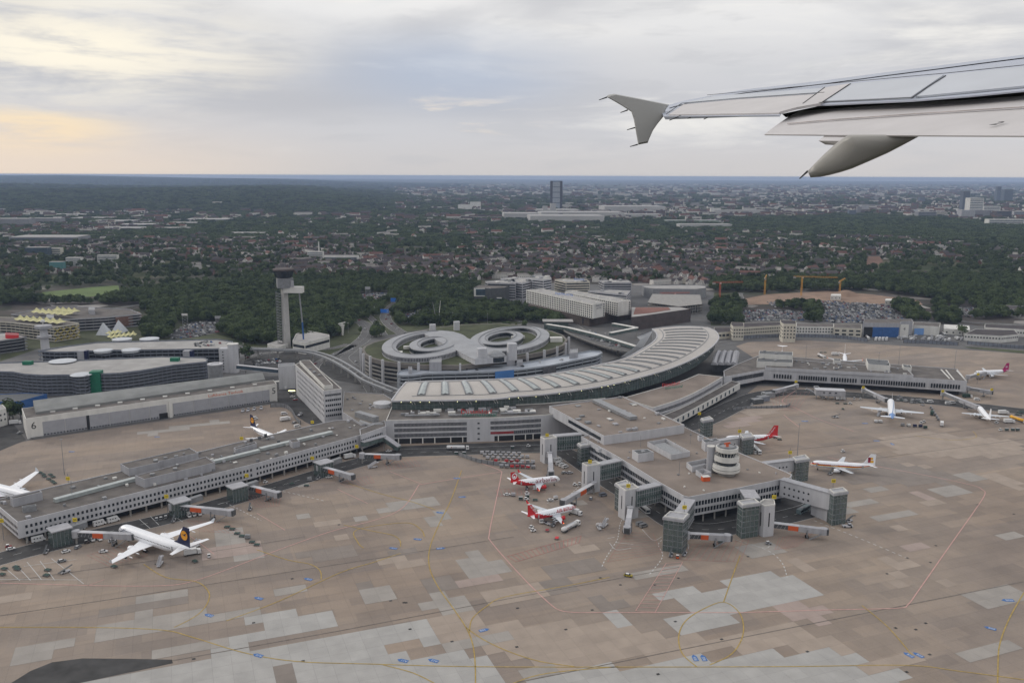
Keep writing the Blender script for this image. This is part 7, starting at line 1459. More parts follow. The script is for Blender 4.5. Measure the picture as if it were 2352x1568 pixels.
 ('van', 1824, 875, 5, 'white van on the road before the curved corridor, right one'), ('van', 1876, 892 - 0, 0, 'white car parked behind the left jet bridge'), ('car', 1856 - 2, 893 + 2, 5, 'white estate car on the rear service road'), ('van', 1754, 921 - 15, 15, 'bluish white van near the grey containers'), ('tug', 1727, 931, 45, 'white tractor left of the bluish white van'), ('car', 1783, 938 - 36 + 1, 5, 'dark car by the corridor pillars', (('body', DGREY),)), ('car', 1794, 934, 5, 'silver car at the edge of the yard wall', (('body', METAL),)),
 ('van', 2244, 919, 0, 'white van on the road beside the right pier end'), ('truck', 2222, 913, 0, 'dark truck with white roof at the right pier corner', (('box_body', DKGREEN),)), ('van', 2137, 924, 0, 'white van under the long right jet bridge, left one'), ('van', 2178, 928, 0, 'white van under the long right jet bridge, middle one'), ('van', 2188, 927, 0, 'white van under the long right jet bridge, right one'), ('truck', 1919, 816, 0, 'white catering truck left of the tail on airliner'), ('tanker', 1887, 821, -25, 'white tanker behind the right pier roof'), ('flat', 1886, 810, 0, 'dark cart pair on the rear apron, left one'), ('flat', 1895, 810, 0, 'dark cart pair on the rear apron, right one'),
 ('tanker', 1993, 778, -40, 'white tanker parked on the yard before the blue hangar'), ('bus', 2012, 781, 65, 'white apron bus in the parked row, leftmost'), ('bus', 2020, 781, 65, 'white apron bus in the parked row, second'), ('bus', 2028, 781, 65, 'white apron bus in the parked row, third'), ('bus', 2036, 781, 65, 'white apron bus in the parked row, rightmost'), ('bus', 2168, 770, -40, 'white bus by the row of white sheds'), ('truck', 2290, 771, 0, 'orange fire truck before the long white building', (('box_body', ORANGE),)), ('truck', 2330, 776, 0, 'white service truck parked right of the orange fire truck'),
 ('van', 585, 963, 5, 'white van before the hangar doors'), ('pushback', 705 - 16, 954, 30, 'white pushback tug in the group by the hangar end, front one'), ('van', 650 + 3, 952, 5, 'white van in the group by the hangar end'), ('pushback', 657, 962, 10, 'white pushback tug in the group by the hangar end, middle one'), ('truck', 656, 968 - 2, 10, 'white low tractor in the group by the hangar end'), ('car', 676, 972, 20, 'grey car by the curved fence', (('body', MGREY),)), ('van', 683, 981, 10, 'white van nearest the pier behind the fence'),
 ('pushback', 558, 945, 60, 'white tractor parked at the hangar wall, leftmost of four'), ('pushback', 570, 943.5, 60, 'white tractor parked at the hangar wall, second of four'), ('pushback', 584, 941, 60, 'white tractor parked at the hangar wall, third of four'), ('pushback', 600, 939, 80, 'white tractor parked at the hangar wall, rightmost of four'), ('car', 46, 995, 15, 'silver car pair on the road left of the hangar', (('body', METAL),)),
 ('van', 656, 893, 90, 'white van before the lit service block'), ('car', 678, 919, 5, 'dark red car beside the office slab', (('body', REDD),)), ('car', 672, 912, 5, 'white car parked beside the dark red one'), ('car', 670, 904, 5, 'black car parked beside the office slab', (('body', BLACK),)), ('truck', 36, 974, 5, 'white truck by the bushes left of the hangar')]
for v in V: put(v[0], v[1], v[2], v[3], v[4], None, v[5] if len(v) > 5 else None)
rnd = random.Random(21)
for x, y in ((92, 1086), (99, 1090), (102, 1095), (116, 1091), (122, 1096), (112, 1101), (120, 1106), (125, 1110)): put('flat', x, y, -25, 'flat green covered dolly in the cluster behind the left pier', 'green dollies behind the left pier')
for x, y in ((522, 1211), (534, 1216), (545, 1226), (556, 1232), (569, 1236), (579, 1246), (590, 1252)): put('flat' if x != 569 else 'uld', x, y, 0, 'dark covered dolly in the slanting line on open apron right of the wide body', 'slanting line of dollies')
for x, y in ((10, 1307), (37, 1303), (40, 1308), (5, 1320), (110, 1310), (107, 1322)): put('flat', x, y, -10, 'dark dolly standing in the white line bays at the left', 'dollies in the white bays')
for r_ in range(6):
    for c_ in range(9):
        x = 1107 + 12.2 * c_ + r_ * 6.5; y = 1042 + 6.2 * r_ + .4 * c_
        if x > 1225 or (r_ > 2 and c_ < 1) or rnd.random() < .12: continue
        red = r_ > 2 and rnd.random() < .7; put('cart', x, y, rnd.uniform(-4, 4), 'red covered baggage cart in the crowded cart yard' if red else 'grey baggage cart in the crowded cart yard', 'red carts in the cart yard' if red else 'grey carts in the cart yard', (('load', RED if rnd.random() < .5 else REDD), ('roof', LGREY if rnd.random() < .6 else REDD)) if red else (('load', rnd.choice([METAL, MGREY, WHITE])),))
for i in range(26): x = 2056 + rnd.random() * 76; put('uld' if rnd.random() < .4 else 'flat', x, 913 + (x - 2056) * .16 + rnd.uniform(-2, 8), rnd.uniform(-20, 20), 'baggage dolly in the dense group between the two right jet bridges', 'dollies before the right pier', (('tarp', rnd.choice([DKGREEN, MGREY, METAL])),))
for i, (x, y) in enumerate(((2138, 938), (2141, 942), (2144, 948), (2148, 954), (2152, 960), (2155, 965))): put('uld', x, y, 70, 'container dolly in the slanting line right of the light blue wide body', 'slanting line of container dollies')
for i, x in enumerate((2312, 2326, 2337)): put('cart', x, 989.5, 0, 'dark green covered cart in the row towed by a tug at the right', 'dark green carts at the right')
for i in range(10): put('flat', 2332 + rnd.random() * 24, 945 + rnd.random() * 10, rnd.uniform(-30, 30), 'dark dolly in the group on the right frame edge', 'dollies on the right frame edge')
for i in range(34):
    x = 2060 + rnd.random() * 150; y = 775 + rnd.random() * 9; k = rnd.choice(['stairs', 'stairs', 'van', 'truck', 'loader']); put(k, x, y, rnd.choice([30, 60, 5]), {'stairs': 'parked boarding stairs in the crowded equipment yard by the blast fence', 'van': 'parked white van in the crowded equipment yard by the blast fence', 'truck': 'parked white truck in the crowded equipment yard by the blast fence', 'loader': 'parked belt loader in the crowded equipment yard by the blast fence'}[k], 'equipment yard ' + k)
for t_, u_ in PROTO.values():
    for o in list(t_.children_recursive): bpy.data.objects.remove(o)
    bpy.data.objects.remove(t_)
# blast fences
def fence(label, pxs, h, m=GBL):
    pts = smooth_path(P2(pxs), 4); t = thing('blast_fence', label, 'fence', pts[0]); b = MB()
    for i in range(len(pts) - 1): b.beam(pts[i] + UP * h / 2, pts[i + 1] + UP * h / 2, .35, h)
    b.build('panel', m, t); p = MB()
    L_ = resample(pts, max(3, int(sum((pts[i + 1] - pts[i]).length for i in range(len(pts) - 1)) / 4)))
    for q in L_: p.box((q.x, q.y, h / 2 + .1), (.4, .7, h + .2))
    p.build('fence_post', DGREY, t)
fence('grey blast fence along the front of the cart yard', [(1054, 1046), (1100, 1062), (1160, 1070), (1190, 1071), (1225, 1070)], 2.6, MGREY)
fence('curved grey fence between the pier road and the hangar apron', [(622, 935), (650, 935), (668, 945), (680, 965), (690, 975)], 3.2, MGREY)
fence('long bluish blast fence before the old terminal', [(1690, 779), (1760, 775), (1850, 774), (1930, 777), (1992, 785)], 4)
fence('bluish blast fence before the equipment yard', [(2075, 787), (2130, 789), (2200, 793)], 4)
fence('bluish blast fence at the right frame edge', [(2222, 790), (2290, 797), (2370, 802)], 4)
fence('low grey yard wall beside the rear service road', [(1682, 942), (1720, 938), (1800, 936), (1814, 930)], 2, MGREY)
for i, (x, y) in enumerate(((1752, 920), (1765, 912), (1738, 926))): q = G(x, y); t = thing('storage_container', ['blue grey storage container pair by the corridor, lower one', 'wide grey storage container behind the others by the corridor', 'dark storage container nearest the yard wall by the corridor'][i], 'container', q); MB().box((q.x, q.y, 2), (10, 6, 4), .4).build('box_body', [GBL, METAL, DGREY][i], t); MB().box((q.x, q.y, 4.1), (10.2, 6.2, .2), .4).build('roof', MGREY, t)
# light masts on the apron roofs
for i, (x, y, z0, h, lb) in enumerate(((148, 1090, 0, 24, 'thin mast behind the left pier by the yellow sign'), (166, 1140, 13, 9, 'thin mast at the plant room end of the left pier'), (1849, 850, 0, 25, 'thin mast behind the white block of the right pier'), (2017, 843, 14, 14, 'tall thin mast on the right pier plant room'), (2192, 850, 0, 20, 'thin floodlight mast at the right pier end'), (2064, 838, 0, 20, 'thin mast behind the right pier roof'), (1831, 1050, 0, 24, 'thin mast above the glass tower by the striped airliner'))):
    q = G(x, y, z0); t = thing('mast', lb, 'mast', q); MB().tube([q, q + UP * h], [.25, .12], 6).build('pole', MGREY, t); MB().box(q + UP * h, (1.6, .4, .4)).build('lamp_head', LGREY, t)
# ================================================================== ROADS, MONORAIL, SIGNS BEHIND THE TERMINAL
sheet('meadow', [(95, 671), (213, 659), (272, 655), (275, 669), (213, 681), (110, 684)], mat('meadow_green', (.10, .145, .045), .95, .18, .02), 0.0); EXC.append([(92, 671), (213, 658), (275, 654), (280, 682), (213, 695), (105, 697)])
sheet('meadow', [(570, 647), (632, 636), (640, 642), (590, 650)], MATS['meadow_green'], 0.0, True); sheet('meadow', [(395, 656), (445, 653), (440, 657)], MATS['meadow_green'], 0, True)
sheet('brown_field', [(1990, 589), (2026, 589), (2028, 611), (1987, 612)], SOILR, 0, True); sheet('meadow', [(2028, 604), (2045, 602), (2052, 612), (2030, 614)], GRASS, 0, True)
sheet('rough_ground', [(770, 690), (860, 672), (905, 675), (1085, 690), (1200, 700), (1215, 742), (1000, 752), (850, 776), (830, 800), (700, 850), (560, 850), (560, 800), (680, 770)], GRASS2, -.03)
sheet('rough_ground', [(1640, 672), (1700, 672), (1712, 745), (1632, 748)], GRASS2, -.03); sheet('rough_ground', [(0, 745), (330, 735), (400, 740), (540, 780), (330, 785), (90, 800), (0, 830)], GRASS2, -.03)
for a in [([(865, 900), (837, 864), (783.6, 826), (800, 806), (837.4, 776.4), (845.4, 760.5), (837.4, 744.6), (821.5, 736.6), (801.6, 729.6)], 17), ([(809, 702), (821.5, 708.7), (845.4, 724.7), (865.3, 744.6), (883, 770)], 9), ([(943, 668), (917, 690.8), (895, 708.7), (885, 728.7), (899, 748.6), (925, 766)], 15), ([(815, 792), (786, 806), (755.8, 820), (728, 836), (726, 856), (770, 880)], 9), ([(546, 830), (600, 812), (680, 806), (760, 800), (800, 790)], 9), ([(1215, 742), (1100, 716), (1060, 700), (1000, 690)], 9), ([(1660, 745), (1705, 700), (1700, 672)], 5), ([(2352, 745), (2280, 742), (2200, 735), (2165, 700)], 9), ([(0, 742), (120, 736), (320, 700), (600, 683), (632, 668)], 10)]: rd('road', a[0], a[1], m=ASPH2, z=.05)
mr = thing('monorail_track', 'elevated grey monorail track curving from the lift tower to the terminal', 'monorail track', G(700, 850))
for off_ in (0, 5.5):
    pts = [p + Vector((off_, off_ * .9, 0)) for p in smooth_path([G(x, y, 10) for x, y in [(540, 801), (590, 802.5), (636, 804.3), (682, 806.3), (726, 814.3), (765.7, 830.2), (805.5, 854), (835, 874), (900, 900)]], 4)]; b = MB()
    for i in range(len(pts) - 1): b.beam(pts[i], pts[i + 1], 2.4, 1.8)
    b.build('track_beam', METAL, mr)
for p in resample(pts, 14): MB().box((p.x - 2.7, p.y - 2.4, 4.6), (1.6, 1.6, 9.2)).build('pillar', CONC, mr); MB().box((p.x - 2.7, p.y - 2.4, 9), (8, 2, .9), .7).build('crosshead', CONC, mr)
dr = thing('drive_ramp', 'raised road deck with parapet leading to the terminal entrance', 'ramp', G(1380, 800)); pts = smooth_path([G(x, y, 8) for x, y in [(1302, 748), (1330, 766), (1375, 784), (1425, 800), (1462, 806)]], 4); b = MB(); e = MB()
for i in range(len(pts) - 1): b.beam(pts[i], pts[i + 1], 26, 1.4); d = (pts[i + 1] - pts[i]).normalized(); n = Vector((-d.y, d.x, 0)) * 13; e.beam(pts[i] + n + UP * 1.2, pts[i + 1] + n + UP * 1.2, .3, 1.1).beam(pts[i] - n + UP * 1.2, pts[i + 1] - n + UP * 1.2, .3, 1.1)
b.build('road_deck', ASPH2, dr); e.build('parapet', CONC, dr)
for p in resample(pts, 8): MB().box((p.x, p.y, 3.6), (3, 3, 7.2)).build('pillar', CONC, dr)
wk = thing('covered_walkway', 'white roofed glazed walkways linking hotel station and terminal', 'walkway', G(1400, 770))
for a, c_ in (((1256, 744), (1306, 752)), ((1306, 752), (1372, 768)), ((1372, 768), (1462, 795)), ((1408, 742), (1463, 752)), ((1463, 752), (1402, 764))): A_, B_ = G(*a, 13), G(*c_, 13); MB().beam(A_, B_, 5, .6).build('roof', WHITE2, wk); MB().beam(A_ - UP * 2, B_ - UP * 2, 4, 3).build('glazed_side', GLASSG, wk); MB().beam(A_ - UP * 6.4 , A_ - UP * 12.9, 1, 1).build('pillar', CONC, wk)
q = G(1255, 762); t = thing('lift_pavilion', 'pale glazed lift pavilion with a flat roof at the walkway start', 'pavilion', q); MB().box((q.x + 12, q.y, 7), (30, 14, 14)).build('glazed_side', GLASSG, t); MB().box((q.x + 14, q.y - 1, 14.5), (38, 18, .8)).build('roof', ROOFL, t)
def board(name, label, x0, x1, yt, yb, ybase, m, frame=False):
    q = G((x0 + x1) / 2, ybase); k = H / (ybase - 404); w = (x1 - x0) * k; z1, z0 = (ybase - yt) * k, (ybase - yb) * k; t = thing(name, label, 'sign' if not frame else 'tower', q)
    MB().box((q.x, q.y, (z0 + z1) / 2), (w, .5, z1 - z0)).build('sign_board', m, t); p = MB()
    for s_ in (-.45, .45): p.box((q.x + s_ * w, q.y + .6, z0 / 2 + .5), (.4, .4, z0 + 1))
    if frame:
        for k_ in range(5): zz = z0 * k_ / 5; p.beam((q.x - .45 * w, q.y + .6, zz), (q.x + .45 * w, q.y + .6, zz + z0 / 5), .25, .25); p.beam((q.x + .45 * w, q.y + .6, zz), (q.x - .45 * w, q.y + .6, zz + z0 / 5), .25, .25)
    p.build('frame', METAL, t)
board('road_sign', 'big blue motorway sign farther up the road', 897.5, 915, 684, 693, 699, BLUES); board('road_sign', 'big blue motorway sign nearer the oval building', 874, 893, 709.5, 718, 728, BLUES)
board('billboard_tower', 'lattice billboard tower over the left car park, left one', 419.5, 433, 719, 724, 758, WHITE2, True); board('billboard_tower', 'lattice billboard tower behind the left car park, right one', 494, 508, 725, 731, 742, LGREY, True); board('billboard_tower', 'small lattice billboard tower before the distant houses', 839, 851, 658, 664, 680, LGREY, True)
q = G(786, 770); k = H / 366; t = thing('advertising_tower', 'tapering white advertising tower with a tilted wing on top beside the curving road', 'tower', q); MB().lathe(q, [(3.0 * k * 1, 0), (4.5 * k, 14 * k), (6.5 * k, 26 * k)], 4).build('shaft', WHITE2, t); MB().beam(q + Vector((-8 * k, 0, 27 * k)), q + Vector((8 * k, 0, 31 * k)), 3, .8).build('wing', WHITE2, t)
for i, (x, y, h) in enumerate(((1007, 742, 30), (1003, 741, 28))):
    q = G(x, y); t = thing('slanting_mast', ['pale slanting mast behind the oval rings, right one', 'dark slanting mast behind the oval rings, left one'][i], 'mast', q); MB().tube([q, q + Vector((3 if i == 0 else -5, 0, h))], [.8, .3], 6).build('pole', WHITE2 if i == 0 else MGREY, t)
for i, (x, y) in enumerate(((665, 760), (800, 765), (890, 735), (925, 720), (1040, 740), (1075, 735), (1120, 742), (1390, 790), (1420, 815), (560, 815), (620, 825), (860, 725), (960, 735), (940, 700))):
    q = G(x, y); t = thing('street_lamp', 'tall thin street lamp beside the roads behind the terminal', 'street lamp', q, group='street lamps behind the terminal'); MB().tube([q, q + UP * 13], .16, 5).build('pole', LGREY, t); MB().box(q + UP * 13, (1.8, .5, .2)).build('lamp_head', WHITE2, t)

# ================================================================== HILLS, TREES, HOUSES, PARKED CARS
from mathutils import noise as NZ
def sst(a, b_, x): t = max(0, min(1, (x - a) / (b_ - a))); return t * t * (3 - 2 * t)
def terr(x, y):
    if y < 3500: return 0.0
    px = CX + FPX * x / y
    z = 84 * sst(4300, 6600, y) * (1 - sst(640, 980, px)) * (1 - .65 * sst(8500, 12000, y)) * (.8 + .35 * NZ.noise((x / 1500, y / 1500, 0)))
    z += 150 * sst(13000, 19000, y) * (1 - sst(100, 1150, px)) * (.8 + .35 * NZ.noise((x / 4000, y / 4000, 3)))
    return max(0, z)
FOR = bpy.data.materials.new('forest_floor'); FOR.use_nodes = True; _n = FOR.node_tree; _b = _n.nodes['Principled BSDF']; _b.inputs['Roughness'].default_value = 1; _b.inputs['Specular IOR Level'].default_value = 0
_t = _n.nodes.new('ShaderNodeTexNoise'); _t.inputs['Scale'].default_value = .02; _t.inputs['Detail'].default_value = 9; _t.inputs['Roughness'].default_value = .75; _g = _n.nodes.new('ShaderNodeNewGeometry'); _n.links.new(_g.outputs['Position'], _t.inputs['Vector'])
_rp = _n.nodes.new('ShaderNodeValToRGB'); _rp.color_ramp.elements[0].position = .38; _rp.color_ramp.elements[1].position = .66; _rp.color_ramp.elements[0].color = (.010, .016, .010, 1); _rp.color_ramp.elements[1].color = (.045, .052, .032, 1); _n.links.new(_t.outputs[0], _rp.inputs[0]); _n.links.new(_rp.outputs[0], _b.inputs['Base Color'])
b = MB(); nx, ny = 150, 90; vs = []
for j in range(ny + 1):
    y = 4200 + 19000 * (j / ny) ** 1.7
    for i in range(nx + 1): x = (-.72 + .72 * i / nx) * y; vs.append((x, y, terr(x, y) + (3.0 * NZ.noise((x / 45, y / 60, 1)) if terr(x, y) > 6 else -1.5)))
b.add(vs, [(j * (nx + 1) + i, j * (nx + 1) + i + 1, (j + 1) * (nx + 1) + i + 1, (j + 1) * (nx + 1) + i) for j in range(ny) for i in range(nx)]); struct(b.build('hills', FOR))

def leafmat(name, a, c_):
    m = bpy.data.materials.new(name); m.use_nodes = True; t = m.node_tree; b_ = t.nodes['Principled BSDF']; b_.inputs['Roughness'].default_value = .8; b_.inputs['Specular IOR Level'].default_value = .15
    oi = t.nodes.new('ShaderNodeObjectInfo'); n = t.nodes.new('ShaderNodeTexNoise'); n.inputs['Scale'].default_value = .35; tcn = t.nodes.new('ShaderNodeTexCoord'); t.links.new(tcn.outputs['Object'], n.inputs['Vector'])
    ad = t.nodes.new('ShaderNodeMath'); ad.operation = 'ADD'; ml = t.nodes.new('ShaderNodeMath'); ml.operation = 'MULTIPLY'; ml.inputs[1].default_value = 1.5; t.links.new(oi.outputs['Random'], ml.inputs[0]); t.links.new(ml.outputs[0], ad.inputs[0]); t.links.new(n.outputs[0], ad.inputs[1]); mu_ = t.nodes.new('ShaderNodeMath'); mu_.operation = 'MULTIPLY'; mu_.inputs[1].default_value = .5; t.links.new(ad.outputs[0], mu_.inputs[0])
    r_ = t.nodes.new('ShaderNodeValToRGB'); r_.color_ramp.elements[0].position = .15; r_.color_ramp.elements[0].color = (*a, 1); r_.color_ramp.elements[1].position = .85; r_.color_ramp.elements[1].color = (*c_, 1); t.links.new(mu_.outputs[0], r_.inputs[0]); t.links.new(r_.outputs[0], b_.inputs['Base Color']); return m
LEAF = leafmat('foliage', (.008, .021, .009), (.078, .108, .044))
def crown(seed, w=9, h=8, lobes=7, per=60, ls=1.0, flat=False, z0=2.5):
    r_ = random.Random(seed); b_ = MB()
    for k in range(lobes):
        a = r_.random() * 6.28; d = w * .5 * (r_.random() ** .6) * (.62 if not flat else .9); c = Vector((d * math.cos(a), d * math.sin(a), z0 + h * (r_.uniform(.25, .75) if not flat else r_.uniform(.2, .6)))); lr = w * r_.uniform(.20, .34) * (1 if not flat else .6)
        for i in range(per):
            v = Vector((r_.gauss(0, 1), r_.gauss(0, 1), r_.gauss(0, 1) + .35)).normalized(); p = c + Vector((v.x * lr, v.y * lr, v.z * lr * .85)); n = (v + Vector((r_.gauss(0, .45), r_.gauss(0, .45), r_.gauss(0, .45)))).normalized(); u = n.orthogonal().normalized(); q = n.cross(u); s_ = ls * r_.uniform(.5, 1.1)
            b_.add([p - u * s_, p - q * s_ * .8, p + u * s_, p + q * s_ * .8], [(0, 1, 2, 3)])
    me = bpy.data.meshes.new('crown'); me.from_pydata(b_.v, [], b_.f); me.materials.append(LEAF); return me
def trunkm():
    b_ = MB().tube([(0, 0, -.2), (.1, 0, 2.5), (0, .1, 5)], [.4, .3, .2], 6)
    for a in range(3): b_.tube([(0, 0, 3), (1.6 * math.cos(a * 2.1), 1.6 * math.sin(a * 2.1), 5.6)], [.2, .08], 5)
    me = bpy.data.meshes.new('trunk'); me.from_pydata(b_.v, [], b_.f); me.materials.append(BARK); return me
CR = [crown(i, 9 + i % 3, 8 + i % 4) for i in range(6)]; TR = trunkm(); CG = [crown(40 + i, 44, 11, 20, 26, 3.0, True, 0) for i in range(4)]; POP = crown(90, 4, 18, 12, 40, .9, False, 1)
LIBN = 0
def scatter(name, label, cat, lib, pts):
    "pts: (x, y, z, rot, scale, variant) -> one stuff object that instances the variants"
    c = bpy.data.collections.new(name + '_variants')
    for i, (me) in enumerate(lib): o = bpy.data.objects.new('%s_variant_%02d' % (name, i), me); c.objects.link(o)
    me = bpy.data.meshes.new(name); me.from_pydata([p[:3] for p in pts], [], []); 
    for nm, ty, k in (('rot', 'FLOAT', 3), ('scl', 'FLOAT', 4), ('idx', 'INT', 5)): a = me.attributes.new(nm, ty, 'POINT'); a.data.foreach_set('value', [p[k] for p in pts])
    o = bpy.data.objects.new(name, me); COL.objects.link(o); tag(o, label, cat, None, 'stuff'); ng = bpy.data.node_groups.new(name, 'GeometryNodeTree'); ng.interface.new_socket('Geometry', in_out='INPUT', socket_type='NodeSocketGeometry'); ng.interface.new_socket('Geometry', in_out='OUTPUT', socket_type='NodeSocketGeometry')
    n = ng.nodes; l = ng.links; gi, go = n.new('NodeGroupInput'), n.new('NodeGroupOutput'); ip = n.new('GeometryNodeInstanceOnPoints'); ci = n.new('GeometryNodeCollectionInfo'); ci.inputs['Collection'].default_value = c; ci.inputs['Separate Children'].default_value = True; ci.inputs['Reset Children'].default_value = True; ip.inputs['Pick Instance'].default_value = True
    def at_(nm, ty): q = n.new('GeometryNodeInputNamedAttribute'); q.data_type = ty; q.inputs['Name'].default_value = nm; return q.outputs['Attribute']
    cx_ = n.new('ShaderNodeCombineXYZ'); l.new(at_('rot', 'FLOAT'), cx_.inputs[2]); l.new(gi.outputs[0], ip.inputs['Points']); l.new(ci.outputs[0], ip.inputs['Instance']); l.new(at_('idx', 'INT'), ip.inputs['Instance Index']); l.new(cx_.outputs[0], ip.inputs['Rotation']); l.new(at_('scl', 'FLOAT'), ip.inputs['Scale']); l.new(ip.outputs[0], go.inputs[0])
    m = o.modifiers.new('scatter', 'NODES'); m.node_group = ng; return o
# exclusion raster over the survey frame (8 px cells would be too coarse near roads: 2 px)
import array
EXB = [(min(p[0] for p in P), max(p[0] for p in P), min(p[1] for p in P), max(p[1] for p in P), P) for P in EXC]
def free(x, y):
    for x0, x1, y0, y1, P in EXB:
        if x0 <= x <= x1 and y0 <= y <= y1 and inpoly(x, y, P): return False
    return True
DENSE = [[(0, 690), (120, 688), (330, 672), (640, 640), (830, 630), (1100, 655), (1110, 690), (1000, 700), (940, 690), (880, 720), (830, 735), (780, 772), (700, 795), (560, 790), (520, 770), (330, 715), (180, 700), (0, 715)], [(1620, 645), (2352, 632), (2352, 700), (2170, 690), (2000, 668), (1640, 672)], [(1690, 500), (2000, 492), (2200, 503), (2352, 522), (2352, 560), (1900, 540), (1690, 528)], [(640, 478), (1100, 484), (1150, 492), (900, 496), (640, 490)], [(1360, 520), (1500, 512), (1480, 530), (1380, 532)],
         [(1632, 700), (1690, 690), (1712, 690), (1706, 750), (1632, 748)], [(1782, 684), (1872, 684), (1872, 712), (1782, 712)], [(1850, 712), (1880, 708), (1886, 742), (1848, 742)], [(2140, 690), (2205, 686), (2205, 748), (2150, 742)], [(2048, 700), (2080, 694), (2135, 740), (2090, 748), (2052, 730)], [(2225, 700), (2352, 690), (2352, 730), (2235, 735)], [(0, 800), (86, 800), (84, 832), (0, 834)], [(330, 745), (400, 740), (385, 785), (330, 780)], [(920, 700), (1085, 700), (1200, 735), (1000, 748), (905, 745)], [(830, 745), (860, 760), (880, 775), (850, 778), (826, 770)]]
SITE = [(1160, 640), (1480, 650), (1640, 665), (1700, 690), (1640, 750), (1220, 750), (1085, 690), (1085, 655)]; LOTS = [([(1697, 714), (1780, 712), (1850, 716), (1845, 738), (1702, 738)], 0), ([(1884, 703), (2000, 700), (2040, 702), (2090, 742), (1980, 742), (1890, 740)], 0), ([(1760, 694), (1880, 690), (2040, 700), (1880, 704), (1780, 706)], 0), ([(388, 764), (440, 741), (520, 736), (517, 760), (440, 776), (392, 779)], 0), ([(908, 728), (985, 708), (1003, 722), (930, 744)], 0), ([(575, 832), (645, 824), (648, 836), (590, 842)], 0), ([(2060, 738), (2150, 742), (2150, 752), (2090, 752)], 0), ([(2166, 702), (2240, 706), (2262, 728), (2200, 728)], 0), ([(330, 752), (380, 746), (375, 756), (330, 762)], 0), ([(820, 676), (900, 672), (880, 700), (826, 704)], 0), ([(445, 786), (530, 783), (520, 796), (440, 797)], 20), ([(1318, 762), (1350, 758), (1430, 790), (1425, 802), (1370, 784)], 8.7), ([(1040, 700), (1085, 705), (1080, 715), (1045, 712)], 0)]; DENSE.append([(1010, 742), (1150, 738), (1215, 740), (1300, 752), (1262, 727), (1205, 708), (1100, 702)])
for P, z in LOTS[:10]: sheet('parking_asphalt', P, ASPH2, .0); EXB.append((min(p[0] for p in P), max(p[0] for p in P), min(p[1] for p in P), max(p[1] for p in P), P))
rnd = random.Random(78); trees = []; groups_ = []; houses = []
def dens(x, y): p = G(x, y); return NZ.noise((p.x / 420 + 5, p.y / 520, 2)) + .5 * NZ.noise((p.x / 130, p.y / 160, 7))
for _ in range(30000):
    x, y = rnd.uniform(-40, 2392), rnd.uniform(556, 800)
    if rnd.random() > (180 / (y - 404)) ** 2.2: continue
    dn = any(inpoly(x, y, P) for P in DENSE)
    if not dn and (y > 650 and not (x < 1100 and y < 745) ): continue
    if inpoly(x, y, SITE) or not free(x, y): continue
    p = G(x, y)
    if not dn and 585 < y < 645 and 640 < x < 1700 and rnd.random() < .45: continue
    if NZ.noise((p.x / 60, p.y / 60, 4)) < (-.12 if not dn else -.42): continue
    trees.append((p.x, p.y, 0, rnd.random() * 6.28, rnd.uniform(.75, 1.35), rnd.randrange(6), y))
for P in DENSE:      # the small groves near the airport are filled in fully
    if max(p[1] for p in P) < 690: continue
    x0, x1, y0, y1 = min(p[0] for p in P), max(p[0] for p in P), min(p[1] for p in P), max(p[1] for p in P)
    for _ in range(int((x1 - x0) * (y1 - y0) / 16)):
        x, y = rnd.uniform(x0, x1), rnd.uniform(y0, y1)
        if y > 640 and inpoly(x, y, P) and free(x, y): p = G(x, y); trees.append((p.x, p.y, 0, rnd.random() * 6.28, rnd.uniform(.6, 1.25), rnd.randrange(6), y))
for _ in range(150): x, y = rnd.uniform(900, 1230), rnd.uniform(700, 758); p = G(x, y); (free(x, y) and trees.append((p.x, p.y, 0, 0, rnd.uniform(.4, .9), rnd.randrange(6), y)))
for x, y in ((564, 826), (572, 822), (24, 955), (30, 962), (22, 964), (48, 963), (1640, 742), (1650, 738), (2210, 772)): p = G(x, y); trees.append((p.x, p.y, 0, 0, 1.1, 2, y + 60))
for _ in range(34000):
    x, y = rnd.uniform(-60, 2412), 424 + 140 * rnd.random() ** .8
    dn = any(inpoly(x, y, P) for P in DENSE[:5]); p = G(x, y); tz = terr(p.x, p.y)
    if not free(x, y): continue
    if tz < 8 and not dn and rnd.random() > (.62 + dens(x, y) * .9 - (.30 if x > 1250 and y < 500 else 0)): continue
    if y < 452 and tz < 8 and rnd.random() < .5: continue
    groups_.append((p.x, p.y, tz * .98, rnd.random() * 6.28, rnd.uniform(.45, .95) * (.75 + (1.3 if y < 470 else .5) * (560 - y) / 140), rnd.randrange(4), y))
trees.sort(key=lambda t_: -t_[6]); near, rest = trees[:300], trees[300:]
proto_t = bpy.data.objects.new('tree', None)
for i, (x, y, z, r_, s_, k, _) in enumerate(near):
    t = bpy.data.objects.new('tree', None); COL.objects.link(t); t.location = (x, y, 0); t.rotation_euler.z = r_; t.scale = (s_,) * 3; tag(t, 'leafy dark green tree in the groves between the airport buildings and roads', 'tree', 'trees between the airport buildings')
    for nm, me in (('crown', CR[k]), ('trunk', TR)): o = bpy.data.objects.new(nm, me); COL.objects.link(o); o.parent = t
scatter('woodland', 'dense green woodland and garden trees behind the airport', 'woodland', CR, rest); scatter('distant_woodland', 'far dark woods and tree belts towards the horizon', 'woodland', CG, groups_)
for i in range(14): p = G(1385 + rnd.random() * 110, 512 + rnd.random() * 5); t = bpy.data.objects.new('poplar_tree', None); COL.objects.link(t); t.location = p; t.scale = (1.5, 1.5, rnd.uniform(1.3, 1.9)); tag(t, 'slim dark poplar in the row before the exhibition halls', 'tree', 'poplars before the exhibition halls'); o = bpy.data.objects.new('crown', POP); COL.objects.link(o); o.parent = t
